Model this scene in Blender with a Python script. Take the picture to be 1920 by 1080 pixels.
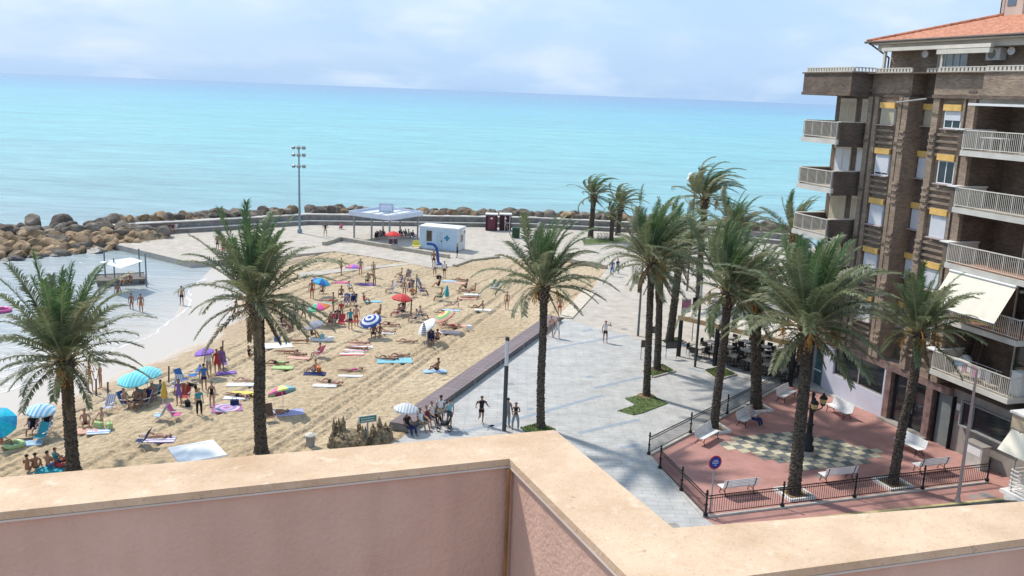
import bpy, bmesh, math, random
import numpy as np
from mathutils import Vector, Matrix, noise as mnoise
random.seed(7); rng = np.random.default_rng(7)
for o in list(bpy.data.objects): bpy.data.objects.remove(o)
S = bpy.context.scene
COL = S.collection
rad = math.radians
# ---------------------------------------------------------------- camera
F = 1720.; PITCH = math.atan(367/F); ROLL = rad(2.2); H = 18.5
fw = Vector((0, math.cos(PITCH), -math.sin(PITCH)))
r0 = Vector((1, 0, 0)); u0 = r0.cross(fw)
RV = r0*math.cos(ROLL)+u0*math.sin(ROLL); UV_ = -r0*math.sin(ROLL)+u0*math.cos(ROLL)
CAMP = Vector((0, 0, H))
cd = bpy.data.cameras.new('camera'); cam = bpy.data.objects.new('camera', cd); COL.objects.link(cam)
cd.sensor_width = 36; cd.lens = 36*F/1920; cd.clip_start = .1; cd.clip_end = 120000
M = Matrix((RV, UV_, -fw)).transposed().to_4x4(); M.translation = CAMP
cam.matrix_world = M; S.camera = cam
def ray(px, py): return fw*F+RV*(px-960)-UV_*(py-540)
def gp(px, py, z=0.):
    """ground position seen at a point of the photograph (1920 wide)"""
    d = ray(px, py); return CAMP+d*((z-H)/d.z)
def up(px, py, base):
    """point above `base` (in the upright plane facing the viewer) seen at a photo point"""
    n = Vector((base.x, base.y, 0)).normalized(); d = ray(px, py)
    return CAMP+d*((Vector(base)-CAMP).dot(n)/d.dot(n))
# ---------------------------------------------------------------- world + sun
SUN_TO = Vector((-.77, .63, 0)).normalized(); ELEV = rad(50)
w = bpy.data.worlds.new('World'); S.world = w; w.use_nodes = True
nt = w.node_tree; N = nt.nodes; L = nt.links
bg = N['Background']; bg.inputs[1].default_value = .15
sky = N.new('ShaderNodeTexSky'); sky.sky_type = 'NISHITA'; sky.sun_disc = False
sky.sun_elevation = ELEV; sky.sun_rotation = math.atan2(SUN_TO.x, SUN_TO.y); sky.air_density = 1.3; sky.dust_density = 2.5; sky.ozone_density = 1.5
tc = N.new('ShaderNodeTexCoord')
sep = N.new('ShaderNodeSeparateXYZ'); L.new(tc.outputs['Generated'], sep.inputs[0])
# cloud sheet: project the view direction on a plane overhead
add = N.new('ShaderNodeMath'); add.operation = 'MAXIMUM'; add.inputs[1].default_value = 0; L.new(sep.outputs[2], add.inputs[0])
a2 = N.new('ShaderNodeMath'); a2.operation = 'ADD'; a2.inputs[1].default_value = .30; L.new(add.outputs[0], a2.inputs[0])
dx = N.new('ShaderNodeMath'); dx.operation = 'DIVIDE'; L.new(sep.outputs[0], dx.inputs[0]); L.new(a2.outputs[0], dx.inputs[1])
dy = N.new('ShaderNodeMath'); dy.operation = 'DIVIDE'; L.new(sep.outputs[1], dy.inputs[0]); L.new(a2.outputs[0], dy.inputs[1])
cb = N.new('ShaderNodeCombineXYZ'); L.new(dx.outputs[0], cb.inputs[0]); L.new(dy.outputs[0], cb.inputs[1])
cn = N.new('ShaderNodeTexNoise'); cn.inputs['Scale'].default_value = 1.5; cn.inputs['Detail'].default_value = 9; cn.inputs['Roughness'].default_value = .56
cn.inputs['Distortion'].default_value = .4
L.new(cb.outputs[0], cn.inputs['Vector'])
cr = N.new('ShaderNodeValToRGB'); cr.color_ramp.elements[0].position = .40; cr.color_ramp.elements[0].color = (.1, .1, .1, 1)
cr.color_ramp.elements[1].position = .66; cr.color_ramp.elements[1].color = (.92, .92, .92, 1); L.new(cn.outputs[0], cr.inputs[0])
mx = N.new('ShaderNodeMixRGB'); L.new(cr.outputs[0], mx.inputs[0])
tint = N.new('ShaderNodeMixRGB'); tint.blend_type = 'MIX'; tint.inputs[0].default_value = .85
L.new(sky.outputs[0], tint.inputs[1]); tint.inputs[2].default_value = (1.7, 2.65, 4.0, 1)
L.new(tint.outputs[0], mx.inputs[1])
cn2 = N.new('ShaderNodeTexNoise'); cn2.inputs['Scale'].default_value = 2.6; cn2.inputs['Detail'].default_value = 6; L.new(cb.outputs[0], cn2.inputs['Vector'])
cc = N.new('ShaderNodeMixRGB'); cc.inputs[1].default_value = (2.1, 2.85, 3.9, 1); cc.inputs[2].default_value = (3.15, 3.6, 4.1, 1); rq = N.new('ShaderNodeMapRange'); rq.inputs[1].default_value = .38; rq.inputs[2].default_value = .64; L.new(cn2.outputs[0], rq.inputs[0]); L.new(rq.outputs[0], cc.inputs[0])
L.new(cc.outputs[0], mx.inputs[2])
L.new(mx.outputs[0], bg.inputs[0])
sl = bpy.data.lights.new('sun', 'SUN'); sl.energy = 2.5; sl.angle = rad(3.0); sl.color = (1, .955, .88)
so = bpy.data.objects.new('sun', sl); COL.objects.link(so)
sd = SUN_TO*math.cos(ELEV)+Vector((0, 0, math.sin(ELEV)))
so.rotation_euler = sd.to_track_quat('Z', 'Y').to_euler(); so.location = (0, 0, 60)
S.view_settings.view_transform = 'Standard'; S.view_settings.look = 'None'
S.view_settings.exposure = .8; S.view_settings.gamma = 1; S.view_settings.use_curve_mapping = False
S.render.engine = 'CYCLES'
# ---------------------------------------------------------------- materials
def newmat(name):
    m = bpy.data.materials.new(name); m.use_nodes = True
    return m, m.node_tree.nodes, m.node_tree.links, m.node_tree.nodes['Principled BSDF']
_mc = {}
def mat(name, c, rough=.8, var=.18, scale=6., bump=0., bscale=30., metal=0., objvar=0., spec=.3, c2=None, detail=4):
    if name in _mc: return _mc[name]
    m, N, L, b = newmat(name); b.inputs['Roughness'].default_value = rough; b.inputs['Metallic'].default_value = metal
    b.inputs['Specular IOR Level'].default_value = spec
    tc = N.new('ShaderNodeTexCoord')
    nz = N.new('ShaderNodeTexNoise'); nz.inputs['Scale'].default_value = scale; nz.inputs['Detail'].default_value = detail
    L.new(tc.outputs['Object'], nz.inputs['Vector'])
    mx = N.new('ShaderNodeMixRGB'); c = tuple(c)
    lo = tuple(max(0, x*(1-var)) for x in c); hi = tuple(min(1, x*(1+var)) for x in (c2 or c))
    rp = N.new('ShaderNodeMapRange'); rp.inputs[1].default_value = .3; rp.inputs[2].default_value = .7; L.new(nz.outputs[0], rp.inputs[0])
    mx.inputs[1].default_value = (*lo, 1); mx.inputs[2].default_value = (*hi, 1); L.new(rp.outputs[0], mx.inputs[0])
    out = mx.outputs[0]
    if objvar:
        oi = N.new('ShaderNodeObjectInfo'); hs = N.new('ShaderNodeHueSaturation')
        r = N.new('ShaderNodeMapRange'); r.inputs[3].default_value = 1-objvar; r.inputs[4].default_value = 1+objvar
        L.new(oi.outputs['Random'], r.inputs[0]); L.new(r.outputs[0], hs.inputs['Value']); L.new(out, hs.inputs['Color']); out = hs.outputs[0]
    L.new(out, b.inputs['Base Color'])
    if bump:
        n2 = N.new('ShaderNodeTexNoise'); n2.inputs['Scale'].default_value = bscale; n2.inputs['Detail'].default_value = 5
        L.new(tc.outputs['Object'], n2.inputs['Vector'])
        bp = N.new('ShaderNodeBump'); bp.inputs['Strength'].default_value = 1; bp.inputs['Distance'].default_value = bump
        L.new(n2.outputs[0], bp.inputs['Height']); L.new(bp.outputs[0], b.inputs['Normal'])
    _mc[name] = m; return m
def uvmat_brick(name, c1, c2, mortar, bw, bh, ms=.01, rough=.85, bump=.008, objscale=1., stain=.35, off=.5):
    m, N, L, b = newmat(name); b.inputs['Roughness'].default_value = rough; b.inputs['Specular IOR Level'].default_value = .25
    tc = N.new('ShaderNodeTexCoord'); br = N.new('ShaderNodeTexBrick')
    br.inputs['Scale'].default_value = 1; br.inputs['Brick Width'].default_value = bw; br.inputs['Row Height'].default_value = bh
    br.inputs['Mortar Size'].default_value = ms; br.inputs['Color1'].default_value = (*c1, 1); br.inputs['Color2'].default_value = (*c2, 1)
    br.inputs['Mortar'].default_value = (*mortar, 1); br.offset = off
    L.new(tc.outputs['UV'], br.inputs['Vector'])
    nz = N.new('ShaderNodeTexNoise'); nz.inputs['Scale'].default_value = .9; nz.inputs['Detail'].default_value = 7; nz.inputs['Roughness'].default_value = .65
    L.new(tc.outputs['Object'], nz.inputs['Vector'])
    r = N.new('ShaderNodeMapRange'); r.inputs[1].default_value = .3; r.inputs[2].default_value = .72; r.inputs[3].default_value = 1-stain; r.inputs[4].default_value = 1+stain
    L.new(nz.outputs[0], r.inputs[0])
    mu = N.new('ShaderNodeVectorMath'); mu.operation = 'SCALE'; L.new(br.outputs[0], mu.inputs[0]); L.new(r.outputs[0], mu.inputs['Scale'])
    L.new(mu.outputs[0], b.inputs['Base Color'])
    bp = N.new('ShaderNodeBump'); bp.invert = True; bp.inputs['Distance'].default_value = bump; L.new(br.outputs['Fac'], bp.inputs['Height']); L.new(bp.outputs[0], b.inputs['Normal'])
    return m
def glass(name, c, rough=.06):
    return mat(name, c, rough, .3, 1.2, spec=.9)

# ---------------------------------------------------------------- mesh helpers
class MB:
    def __init__(s): s.v = []; s.f = []; s.uv = []; s.mi = []
    def face(s, pts, uv=None, mi=0):
        i = len(s.v); s.v += [tuple(p) for p in pts]; s.f.append(tuple(range(i, i+len(pts)))); s.mi.append(mi)
        s.uv.append(uv if uv else [(p[0], p[1]) for p in pts])
    def box(s, x0, x1, y0, y1, z0, z1, mi=0, M=None):
        if x0 > x1: x0, x1 = x1, x0
        if y0 > y1: y0, y1 = y1, y0
        if z0 > z1: z0, z1 = z1, z0
        P = [(x0,y0,z0),(x1,y0,z0),(x1,y1,z0),(x0,y1,z0),(x0,y0,z1),(x1,y0,z1),(x1,y1,z1),(x0,y1,z1)]
        for f, ax in (((0,1,5,4),'xz'),((2,3,7,6),'xz'),((1,2,6,5),'yz'),((3,0,4,7),'yz'),((4,5,6,7),'xy'),((3,2,1,0),'xy')):
            pts = [P[i] for i in f]
            uv = [(p[0], p[2]) if ax == 'xz' else (p[1]+.37, p[2]) if ax == 'yz' else (p[0], p[1]) for p in pts]
            if M is not None: pts = [tuple(M @ Vector(p)) for p in pts]
            s.face(pts, uv, mi)
        return s
    def bar(s, a, b, r, n=6, r2=None, mi=0, cap=True):
        a = Vector(a); b = Vector(b); d = (b-a)
        if d.length < 1e-6: return s
        d.normalize(); r2 = r if r2 is None else r2
        t = Vector((0,0,1)) if abs(d.z) < .9 else Vector((1,0,0)); u = d.cross(t).normalized(); v = d.cross(u)
        A = [a+(u*math.cos(k*2*math.pi/n)+v*math.sin(k*2*math.pi/n))*r for k in range(n)]
        B = [b+(u*math.cos(k*2*math.pi/n)+v*math.sin(k*2*math.pi/n))*r2 for k in range(n)]
        for k in range(n):
            j = (k+1) % n; s.face([A[k], B[k], B[j], A[j]], None, mi)
        if cap: s.face(A, None, mi); s.face(B[::-1], None, mi)
        return s
    def tube(s, pts, r, n=6, mi=0):
        for a, b in zip(pts[:-1], pts[1:]): s.bar(a, b, r, n, mi=mi)
        return s
    def lathe(s, prof, n=12, c=(0,0,0), mi=0):
        for (r1, z1), (r2, z2) in zip(prof[:-1], prof[1:]):
            for k in range(n):
                a = 2*math.pi*k/n; b = 2*math.pi*(k+1)/n
                p = [(c[0]+r1*math.cos(a), c[1]+r1*math.sin(a), c[2]+z1), (c[0]+r1*math.cos(b), c[1]+r1*math.sin(b), c[2]+z1),
                     (c[0]+r2*math.cos(b), c[1]+r2*math.sin(b), c[2]+z2), (c[0]+r2*math.cos(a), c[1]+r2*math.sin(a), c[2]+z2)]
                if r1 < 1e-6: p = [p[0], p[2], p[3]]
                elif r2 < 1e-6: p = p[:3]
                s.face(p, None, mi)
        return s
    def ball(s, c, r, n=10, m=6, sz=1., mi=0):
        pr = [(r*math.sin(math.pi*i/m), -r*sz*math.cos(math.pi*i/m)) for i in range(m+1)]
        pr[0] = (0, pr[0][1]); pr[-1] = (0, pr[-1][1])
        return s.lathe(pr, n, c, mi)
    def prism(s, poly, z0, z1, mi=0):
        n = len(poly); a = sum(poly[i][0]*poly[(i+1) % n][1]-poly[(i+1) % n][0]*poly[i][1] for i in range(n))
        if a < 0: poly = poly[::-1]
        s.face([(p[0], p[1], z1) for p in poly], None, mi)
        s.face([(p[0], p[1], z0) for p in poly[::-1]], None, mi)
        for i in range(n):
            p = poly[i]; q = poly[(i+1) % n]; l = math.hypot(q[0]-p[0], q[1]-p[1])
            s.face([(p[0],p[1],z0),(q[0],q[1],z0),(q[0],q[1],z1),(p[0],p[1],z1)], [(0,z0),(l,z0),(l,z1),(0,z1)], mi)
        return s
    def mesh(s, name, mats, smooth=False, merge=False):
        me = bpy.data.meshes.new(name); me.from_pydata(s.v, [], s.f)
        uvl = me.uv_layers.new(name='UVMap'); flat = [c for u in s.uv for p in u for c in p]
        if len(flat) == 2*len(me.loops): uvl.data.foreach_set('uv', flat)
        for m in (mats if isinstance(mats, (list, tuple)) else [mats]): me.materials.append(m)
        me.polygons.foreach_set('material_index', s.mi)
        if merge or smooth:
            bm = bmesh.new(); bm.from_mesh(me); bmesh.ops.remove_doubles(bm, verts=bm.verts, dist=1e-4); bm.to_mesh(me); bm.free()
        if smooth: me.polygons.foreach_set('use_smooth', [True]*len(me.polygons))
        me.update(); return me
    def build(s, name, mats, parent=None, loc=None, rz=0, smooth=False):
        return link(name, s.mesh(name, mats, smooth), parent, loc, rz)
def link(name, me, parent=None, loc=None, rz=0):
    o = bpy.data.objects.new(name, me); COL.objects.link(o)
    if loc is not None: o.location = loc
    if rz: o.rotation_euler = (0, 0, rz)
    if parent is not None: o.parent = parent
    return o
def tag(o, label=None, cat=None, group=None, kind=None):
    if label: o['label'] = label
    if cat: o['category'] = cat
    if group: o['group'] = group
    if kind: o['kind'] = kind
    return o
def thing(name, label, cat, loc=(0,0,0), rz=0, group=None):
    o = bpy.data.objects.new(name, None); COL.objects.link(o); o.empty_display_size = .3
    o.location = loc; o.rotation_euler = (0, 0, rz)
    return tag(o, label, cat, group)
def copy_tree(o, parent=None):
    c = o.copy(); COL.objects.link(c)
    if parent is not None: c.parent = parent
    for ch in kids(o): copy_tree(ch, c)
    return c
_kids = {}
def kids(o): return list(o.children)
def bevel_mesh(me, w=.01, seg=2, ang=40):
    bm = bmesh.new(); bm.from_mesh(me); bmesh.ops.remove_doubles(bm, verts=bm.verts, dist=1e-4)
    ed = [e for e in bm.edges if len(e.link_faces) == 2 and e.calc_face_angle(0) > rad(ang)]
    bmesh.ops.bevel(bm, geom=ed, offset=w, segments=seg, affect='EDGES', profile=.6); bm.to_mesh(me); bm.free(); return me
def poly_slab(name, pts, z0, z1, m, kind='structure', parent=None):
    bm = bmesh.new(); vs = [bm.verts.new((p[0], p[1], z1)) for p in pts]; f = bm.faces.new(vs)
    bmesh.ops.recalc_face_normals(bm, faces=[f])
    if f.normal.z < 0: f.normal_flip()
    if z0 is not None:
        r = bmesh.ops.extrude_face_region(bm, geom=[f]); vv = [x for x in r['geom'] if isinstance(x, bmesh.types.BMVert)]
        # extruded copy becomes the bottom
        for v in vv: v.co.z = z0
        bmesh.ops.recalc_face_normals(bm, faces=bm.faces)
    bmesh.ops.triangulate(bm, faces=bm.faces[:])
    uvl = bm.loops.layers.uv.new('UVMap')
    for f in bm.faces:
        for l in f.loops:
            c = l.vert.co; l[uvl].uv = (c.x, c.y) if abs(f.normal.z) > .5 else (c.x+c.y, c.z)
    me = bpy.data.meshes.new(name); bm.to_mesh(me); bm.free(); me.materials.append(m)
    o = link(name, me, parent)
    if kind: o['kind'] = kind
    return o
G2 = lambda *p: [tuple(gp(*q).xy) for q in p]

# ================================================================ SEA
WZ = -.6
shore_px = [(470,478),(400,500),(352,548),(325,596),(262,636),(165,676),(80,706),(0,733),(-200,800),(-700,960)]
SHORE = np.array([tuple(gp(*p, WZ).xy) for p in shore_px])
def sea_material():
    m, N, L, b = newmat('sea_water'); b.inputs['Roughness'].default_value = .22; b.inputs['Specular IOR Level'].default_value = .32
    geo = N.new('ShaderNodeNewGeometry'); sp = N.new('ShaderNodeSeparateXYZ'); L.new(geo.outputs['Position'], sp.inputs[0])
    # distance offshore (log scale) drives the real colour of shallow / deep water
    ln = N.new('ShaderNodeMath'); ln.operation = 'LOGARITHM'; ln.inputs[1].default_value = 10
    mxm = N.new('ShaderNodeMath'); mxm.operation = 'MAXIMUM'; mxm.inputs[1].default_value = 1
    skew = N.new('ShaderNodeMath'); skew.operation = 'MULTIPLY_ADD'; skew.inputs[1].default_value = .12
    L.new(sp.outputs[0], skew.inputs[0]); L.new(sp.outputs[1], skew.inputs[2]); L.new(skew.outputs[0], mxm.inputs[0]); L.new(mxm.outputs[0], ln.inputs[0])
    n1 = N.new('ShaderNodeTexNoise'); n1.inputs['Scale'].default_value = 1; n1.inputs['Detail'].default_value = 5
    mp = N.new('ShaderNodeMapping'); mp.inputs['Scale'].default_value = (.004, .012, 1); L.new(geo.outputs['Position'], mp.inputs[0]); L.new(mp.outputs[0], n1.inputs['Vector'])
    ad = N.new('ShaderNodeMath'); ad.operation = 'MULTIPLY_ADD'; ad.inputs[1].default_value = .42; L.new(n1.outputs[0], ad.inputs[0]); L.new(ln.outputs[0], ad.inputs[2])
    mr = N.new('ShaderNodeMapRange'); mr.inputs[1].default_value = 2.1; mr.inputs[2].default_value = 4.4; L.new(ad.outputs[0], mr.inputs[0])
    cr = N.new('ShaderNodeValToRGB'); e = cr.color_ramp.elements
    e[0].position = 0; e[0].color = (.27, .345, .35, 1); e[1].position = 1; e[1].color = (.10, .21, .36, 1)
    for p, c in ((.08, (.25,.36,.37)), (.18, (.20,.42,.41)), (.32, (.155,.44,.44)), (.48, (.11,.38,.44)), (.62, (.09,.28,.41)), (.78, (.10,.23,.38))):
        x = e.new(p); x.color = (*c, 1)
    L.new(mr.outputs[0], cr.inputs[0])
    # wave streak colour
    n2 = N.new('ShaderNodeTexNoise'); n2.inputs['Scale'].default_value = 1; n2.inputs['Detail'].default_value = 12; n2.inputs['Roughness'].default_value = .78
    mp2 = N.new('ShaderNodeMapping'); mp2.inputs['Scale'].default_value = (.018, .075, 1); mp2.inputs['Rotation'].default_value = (0, 0, .12)
    L.new(geo.outputs['Position'], mp2.inputs[0]); L.new(mp2.outputs[0], n2.inputs['Vector'])
    r2 = N.new('ShaderNodeMapRange'); r2.inputs[1].default_value = .3; r2.inputs[2].default_value = .7; r2.inputs[3].default_value = .78; r2.inputs[4].default_value = 1.2; L.new(n2.outputs[0], r2.inputs[0])
    mu = N.new('ShaderNodeVectorMath'); mu.operation = 'SCALE'; L.new(cr.outputs[0], mu.inputs[0]); L.new(r2.outputs[0], mu.inputs['Scale'])
    n6 = N.new('ShaderNodeTexNoise'); n6.inputs['Scale'].default_value = 1; n6.inputs['Detail'].default_value = 7; n6.inputs['Roughness'].default_value = .7
    mp6 = N.new('ShaderNodeMapping'); mp6.inputs['Scale'].default_value = (.09, .34, 1); mp6.inputs['Rotation'].default_value = (0, 0, -.15)
    L.new(geo.outputs['Position'], mp6.inputs[0]); L.new(mp6.outputs[0], n6.inputs['Vector'])
    r6 = N.new('ShaderNodeMapRange'); r6.inputs[1].default_value = .34; r6.inputs[2].default_value = .66; r6.inputs[3].default_value = .80; r6.inputs[4].default_value = 1.16; L.new(n6.outputs[0], r6.inputs[0])
    mu6 = N.new('ShaderNodeVectorMath'); mu6.operation = 'SCALE'; L.new(mu.outputs[0], mu6.inputs[0]); L.new(r6.outputs[0], mu6.inputs['Scale']); mu = mu6
    # whitecaps
    n3 = N.new('ShaderNodeTexNoise'); n3.inputs['Scale'].default_value = 1; n3.inputs['Detail'].default_value = 6; n3.inputs['Roughness'].default_value = .75
    mp3 = N.new('ShaderNodeMapping'); mp3.inputs['Scale'].default_value = (.10, .45, 1); mp3.inputs['Rotation'].default_value = (0, 0, .1)
    L.new(geo.outputs['Position'], mp3.inputs[0]); L.new(mp3.outputs[0], n3.inputs['Vector'])
    r3 = N.new('ShaderNodeMapRange'); r3.inputs[1].default_value = .66; r3.inputs[2].default_value = .72; r3.inputs[4].default_value = .6; L.new(n3.outputs[0], r3.inputs[0])
    wc = N.new('ShaderNodeMixRGB'); L.new(r3.outputs[0], wc.inputs[0]); L.new(mu.outputs[0], wc.inputs[1]); wc.inputs[2].default_value = (.75, .78, .78, 1)
    # sheltered bay: milky shallow water over pale sand (west of the pier, near shore)
    bx = N.new('ShaderNodeMapRange'); bx.inputs[1].default_value = 106; bx.inputs[2].default_value = 92; L.new(sp.outputs[1], bx.inputs[0])
    bm_ = N.new('ShaderNodeMixRGB'); L.new(bx.outputs[0], bm_.inputs[0]); L.new(wc.outputs[0], bm_.inputs[1])
    n4 = N.new('ShaderNodeTexNoise'); n4.inputs['Scale'].default_value = 1; n4.inputs['Detail'].default_value = 6
    mp4 = N.new('ShaderNodeMapping'); mp4.inputs['Scale'].default_value = (.10, .42, 1); mp4.inputs['Rotation'].default_value = (0, 0, .5); L.new(geo.outputs['Position'], mp4.inputs[0]); L.new(mp4.outputs[0], n4.inputs['Vector'])
    bc = N.new('ShaderNodeMixRGB'); bc.inputs[1].default_value = (.26, .31, .33, 1); bc.inputs[2].default_value = (.46, .48, .47, 1); L.new(n4.outputs[0], bc.inputs[0])
    L.new(bc.outputs[0], bm_.inputs[2])
    # water thinning out over the pale bottom along the beach
    P0 = Vector((float(SHORE[3][0]), float(SHORE[3][1]), 0)); P1 = Vector((float(SHORE[8][0]), float(SHORE[8][1]), 0)); dl = (P1-P0).normalized(); nl_ = Vector((-dl.y, dl.x, 0))
    if (Vector((-60, 95, 0))-P0).dot(nl_) < 0: nl_ = -nl_
    dt = N.new('ShaderNodeVectorMath'); dt.operation = 'DOT_PRODUCT'; dt.inputs[1].default_value = nl_; L.new(geo.outputs['Position'], dt.inputs[0])
    wob = N.new('ShaderNodeMath'); wob.operation = 'MULTIPLY_ADD'; wob.inputs[1].default_value = -7; L.new(n4.outputs[0], wob.inputs[0]); L.new(dt.outputs['Value'], wob.inputs[2])
    sh = N.new('ShaderNodeMapRange'); sh.inputs[1].default_value = P0.dot(nl_)-4; sh.inputs[2].default_value = P0.dot(nl_)+7; L.new(wob.outputs[0], sh.inputs[0])
    near = N.new('ShaderNodeMath'); near.operation = 'SUBTRACT'; near.inputs[0].default_value = 1; L.new(sh.outputs[0], near.inputs[1])
    nb = N.new('ShaderNodeMath'); nb.operation = 'MULTIPLY'; L.new(near.outputs[0], nb.inputs[0]); L.new(bx.outputs[0], nb.inputs[1])
    fin = N.new('ShaderNodeMixRGB'); L.new(nb.outputs[0], fin.inputs[0]); L.new(bm_.outputs[0], fin.inputs[1]); fin.inputs[2].default_value = (.52, .475, .42, 1)
    L.new(fin.outputs[0], b.inputs['Base Color'])
    n5 = N.new('ShaderNodeTexNoise'); n5.inputs['Scale'].default_value = 1; n5.inputs['Detail'].default_value = 8; n5.inputs['Roughness'].default_value = .62
    mp5 = N.new('ShaderNodeMapping'); mp5.inputs['Scale'].default_value = (.22, .9, 1); L.new(geo.outputs['Position'], mp5.inputs[0]); L.new(mp5.outputs[0], n5.inputs['Vector'])
    bp = N.new('ShaderNodeBump'); bp.inputs['Strength'].default_value = .8; bp.inputs['Distance'].default_value = .35; L.new(n5.outputs[0], bp.inputs['Height']); L.new(bp.outputs[0], b.inputs['Normal'])
    return m
def make_sea():
    rs = [0, 40, 60, 80, 100, 130, 160, 200, 260, 340, 450, 600, 900, 1500, 3000, 8000, 20000, 60000]; n = 64
    v = [(0, 0, WZ)]; f = []
    for r in rs[1:]:
        for k in range(n): a = 2*math.pi*k/n; v.append((r*math.cos(a), r*math.sin(a), WZ))
    for k in range(n): f.append((0, 1+k, 1+(k+1) % n))
    for i in range(len(rs)-2):
        for k in range(n):
            a = 1+i*n; f.append((a+k, a+n+k, a+n+(k+1) % n, a+(k+1) % n))
    me = bpy.data.meshes.new('sea'); me.from_pydata(v, [], f); me.materials.append(sea_material())
    tag(link('sea', me), kind='structure')
make_sea()
# ================================================================ SAND
def shore_dist(X, Y):
    """signed distance landward (+) of the waterline"""
    best = np.full(X.shape, 1e9); sg = np.ones(X.shape)
    for a, b in zip(SHORE[:-1], SHORE[1:]):
        d = b-a; t = np.clip(((X-a[0])*d[0]+(Y-a[1])*d[1])/(d@d), 0, 1)
        ex = X-(a[0]+t*d[0]); ey = Y-(a[1]+t*d[1]); q = np.hypot(ex, ey)
        s = np.sign(d[0]*(Y-a[1])-d[1]*(X-a[0]))
        u = q < best-1e-6; best = np.where(u, q, best); sg = np.where(u, s, sg)
    return best*sg
def sand_z_np(X, Y):
    d = shore_dist(X, Y); z = WZ+.055*d
    return np.where(z > -.16, -.16+.11*(1-np.exp(-(z+.16)/.11)), z).clip(-2, -.05)
def sand_z(x, y): return float(sand_z_np(np.array([x]), np.array([y]))[0])
def sp(px, py):
    """point of the sand seen at a photo point"""
    z = -.08
    for _ in range(4): p = gp(px, py, z); z = sand_z(p.x, p.y)
    return gp(px, py, z)
def sand_material():
    m, N, L, b = newmat('beach_sand'); geo = N.new('ShaderNodeNewGeometry'); sp_ = N.new('ShaderNodeSeparateXYZ'); L.new(geo.outputs['Position'], sp_.inputs[0])
    n1 = N.new('ShaderNodeTexNoise'); n1.inputs['Scale'].default_value = .12; n1.inputs['Detail'].default_value = 8; n1.inputs['Roughness'].default_value = .6; L.new(geo.outputs['Position'], n1.inputs['Vector'])
    n2 = N.new('ShaderNodeTexNoise'); n2.inputs['Scale'].default_value = 3.2; n2.inputs['Detail'].default_value = 8; n2.inputs['Roughness'].default_value = .75; L.new(geo.outputs['Position'], n2.inputs['Vector'])
    r1 = N.new('ShaderNodeMapRange'); r1.inputs[1].default_value = .35; r1.inputs[2].default_value = .65; L.new(n1.outputs[0], r1.inputs[0])
    c1 = N.new('ShaderNodeMixRGB'); c1.inputs[1].default_value = (.42, .31, .19, 1); c1.inputs[2].default_value = (.51, .395, .255, 1); L.new(r1.outputs[0], c1.inputs[0])
    r2 = N.new('ShaderNodeMapRange'); r2.inputs[1].default_value = .35; r2.inputs[2].default_value = .65; r2.inputs[3].default_value = .70; r2.inputs[4].default_value = 1.22; L.new(n2.outputs[0], r2.inputs[0])
    mu = N.new('ShaderNodeVectorMath'); mu.operation = 'SCALE'; L.new(c1.outputs[0], mu.inputs[0]); L.new(r2.outputs[0], mu.inputs['Scale'])
    # wet rim by height, the sky's sheen put into its pale colour
    nw = N.new('ShaderNodeTexNoise'); nw.inputs['Scale'].default_value = .25; nw.inputs['Detail'].default_value = 4; L.new(geo.outputs['Position'], nw.inputs['Vector'])
    ww = N.new('ShaderNodeMath'); ww.operation = 'MULTIPLY_ADD'; ww.inputs[1].default_value = .16; L.new(nw.outputs[0], ww.inputs[0]); L.new(sp_.outputs[2], ww.inputs[2])
    wet = N.new('ShaderNodeMapRange'); wet.inputs[1].default_value = -.20; wet.inputs[2].default_value = -.27; L.new(ww.outputs[0], wet.inputs[0])
    damp = N.new('ShaderNodeMapRange'); damp.inputs[1].default_value = -.07; damp.inputs[2].default_value = -.17; damp.inputs[4].default_value = .8; L.new(ww.outputs[0], damp.inputs[0])
    c2 = N.new('ShaderNodeMixRGB'); L.new(damp.outputs[0], c2.inputs[0]); L.new(mu.outputs[0], c2.inputs[1]); c2.inputs[2].default_value = (.42, .31, .21, 1)
    c3 = N.new('ShaderNodeMixRGB'); L.new(wet.outputs[0], c3.inputs[0]); L.new(c2.outputs[0], c3.inputs[1]); c3.inputs[2].default_value = (.50, .435, .37, 1)
    L.new(c3.outputs[0], b.inputs['Base Color'])
    ro = N.new('ShaderNodeMapRange'); ro.inputs[3].default_value = .95; ro.inputs[4].default_value = .38; L.new(wet.outputs[0], ro.inputs[0]); L.new(ro.outputs[0], b.inputs['Roughness'])
    b.inputs['Specular IOR Level'].default_value = .35
    # footprints + rake tracks
    vo = N.new('ShaderNodeTexVoronoi'); vo.inputs['Scale'].default_value = 2.6; vo.feature = 'SMOOTH_F1'; L.new(geo.outputs['Position'], vo.inputs['Vector'])
    n3 = N.new('ShaderNodeTexNoise'); n3.inputs['Scale'].default_value = 4; n3.inputs['Detail'].default_value = 6; L.new(geo.outputs['Position'], n3.inputs['Vector'])
    s1 = N.new('ShaderNodeMath'); s1.operation = 'ADD'; L.new(vo.outputs[0], s1.inputs[0]); L.new(n3.outputs[0], s1.inputs[1])
    dry = N.new('ShaderNodeMath'); dry.operation = 'SUBTRACT'; dry.inputs[0].default_value = 1; L.new(wet.outputs[0], dry.inputs[1])
    s2 = N.new('ShaderNodeMath'); s2.operation = 'MULTIPLY'; L.new(s1.outputs[0], s2.inputs[0]); L.new(dry.outputs[0], s2.inputs[1])
    bp = N.new('ShaderNodeBump'); bp.inputs['Distance'].default_value = .13; bp.inputs['Strength'].default_value = 1; L.new(s2.outputs[0], bp.inputs['Height']); L.new(bp.outputs[0], b.inputs['Normal'])
    return m
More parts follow.
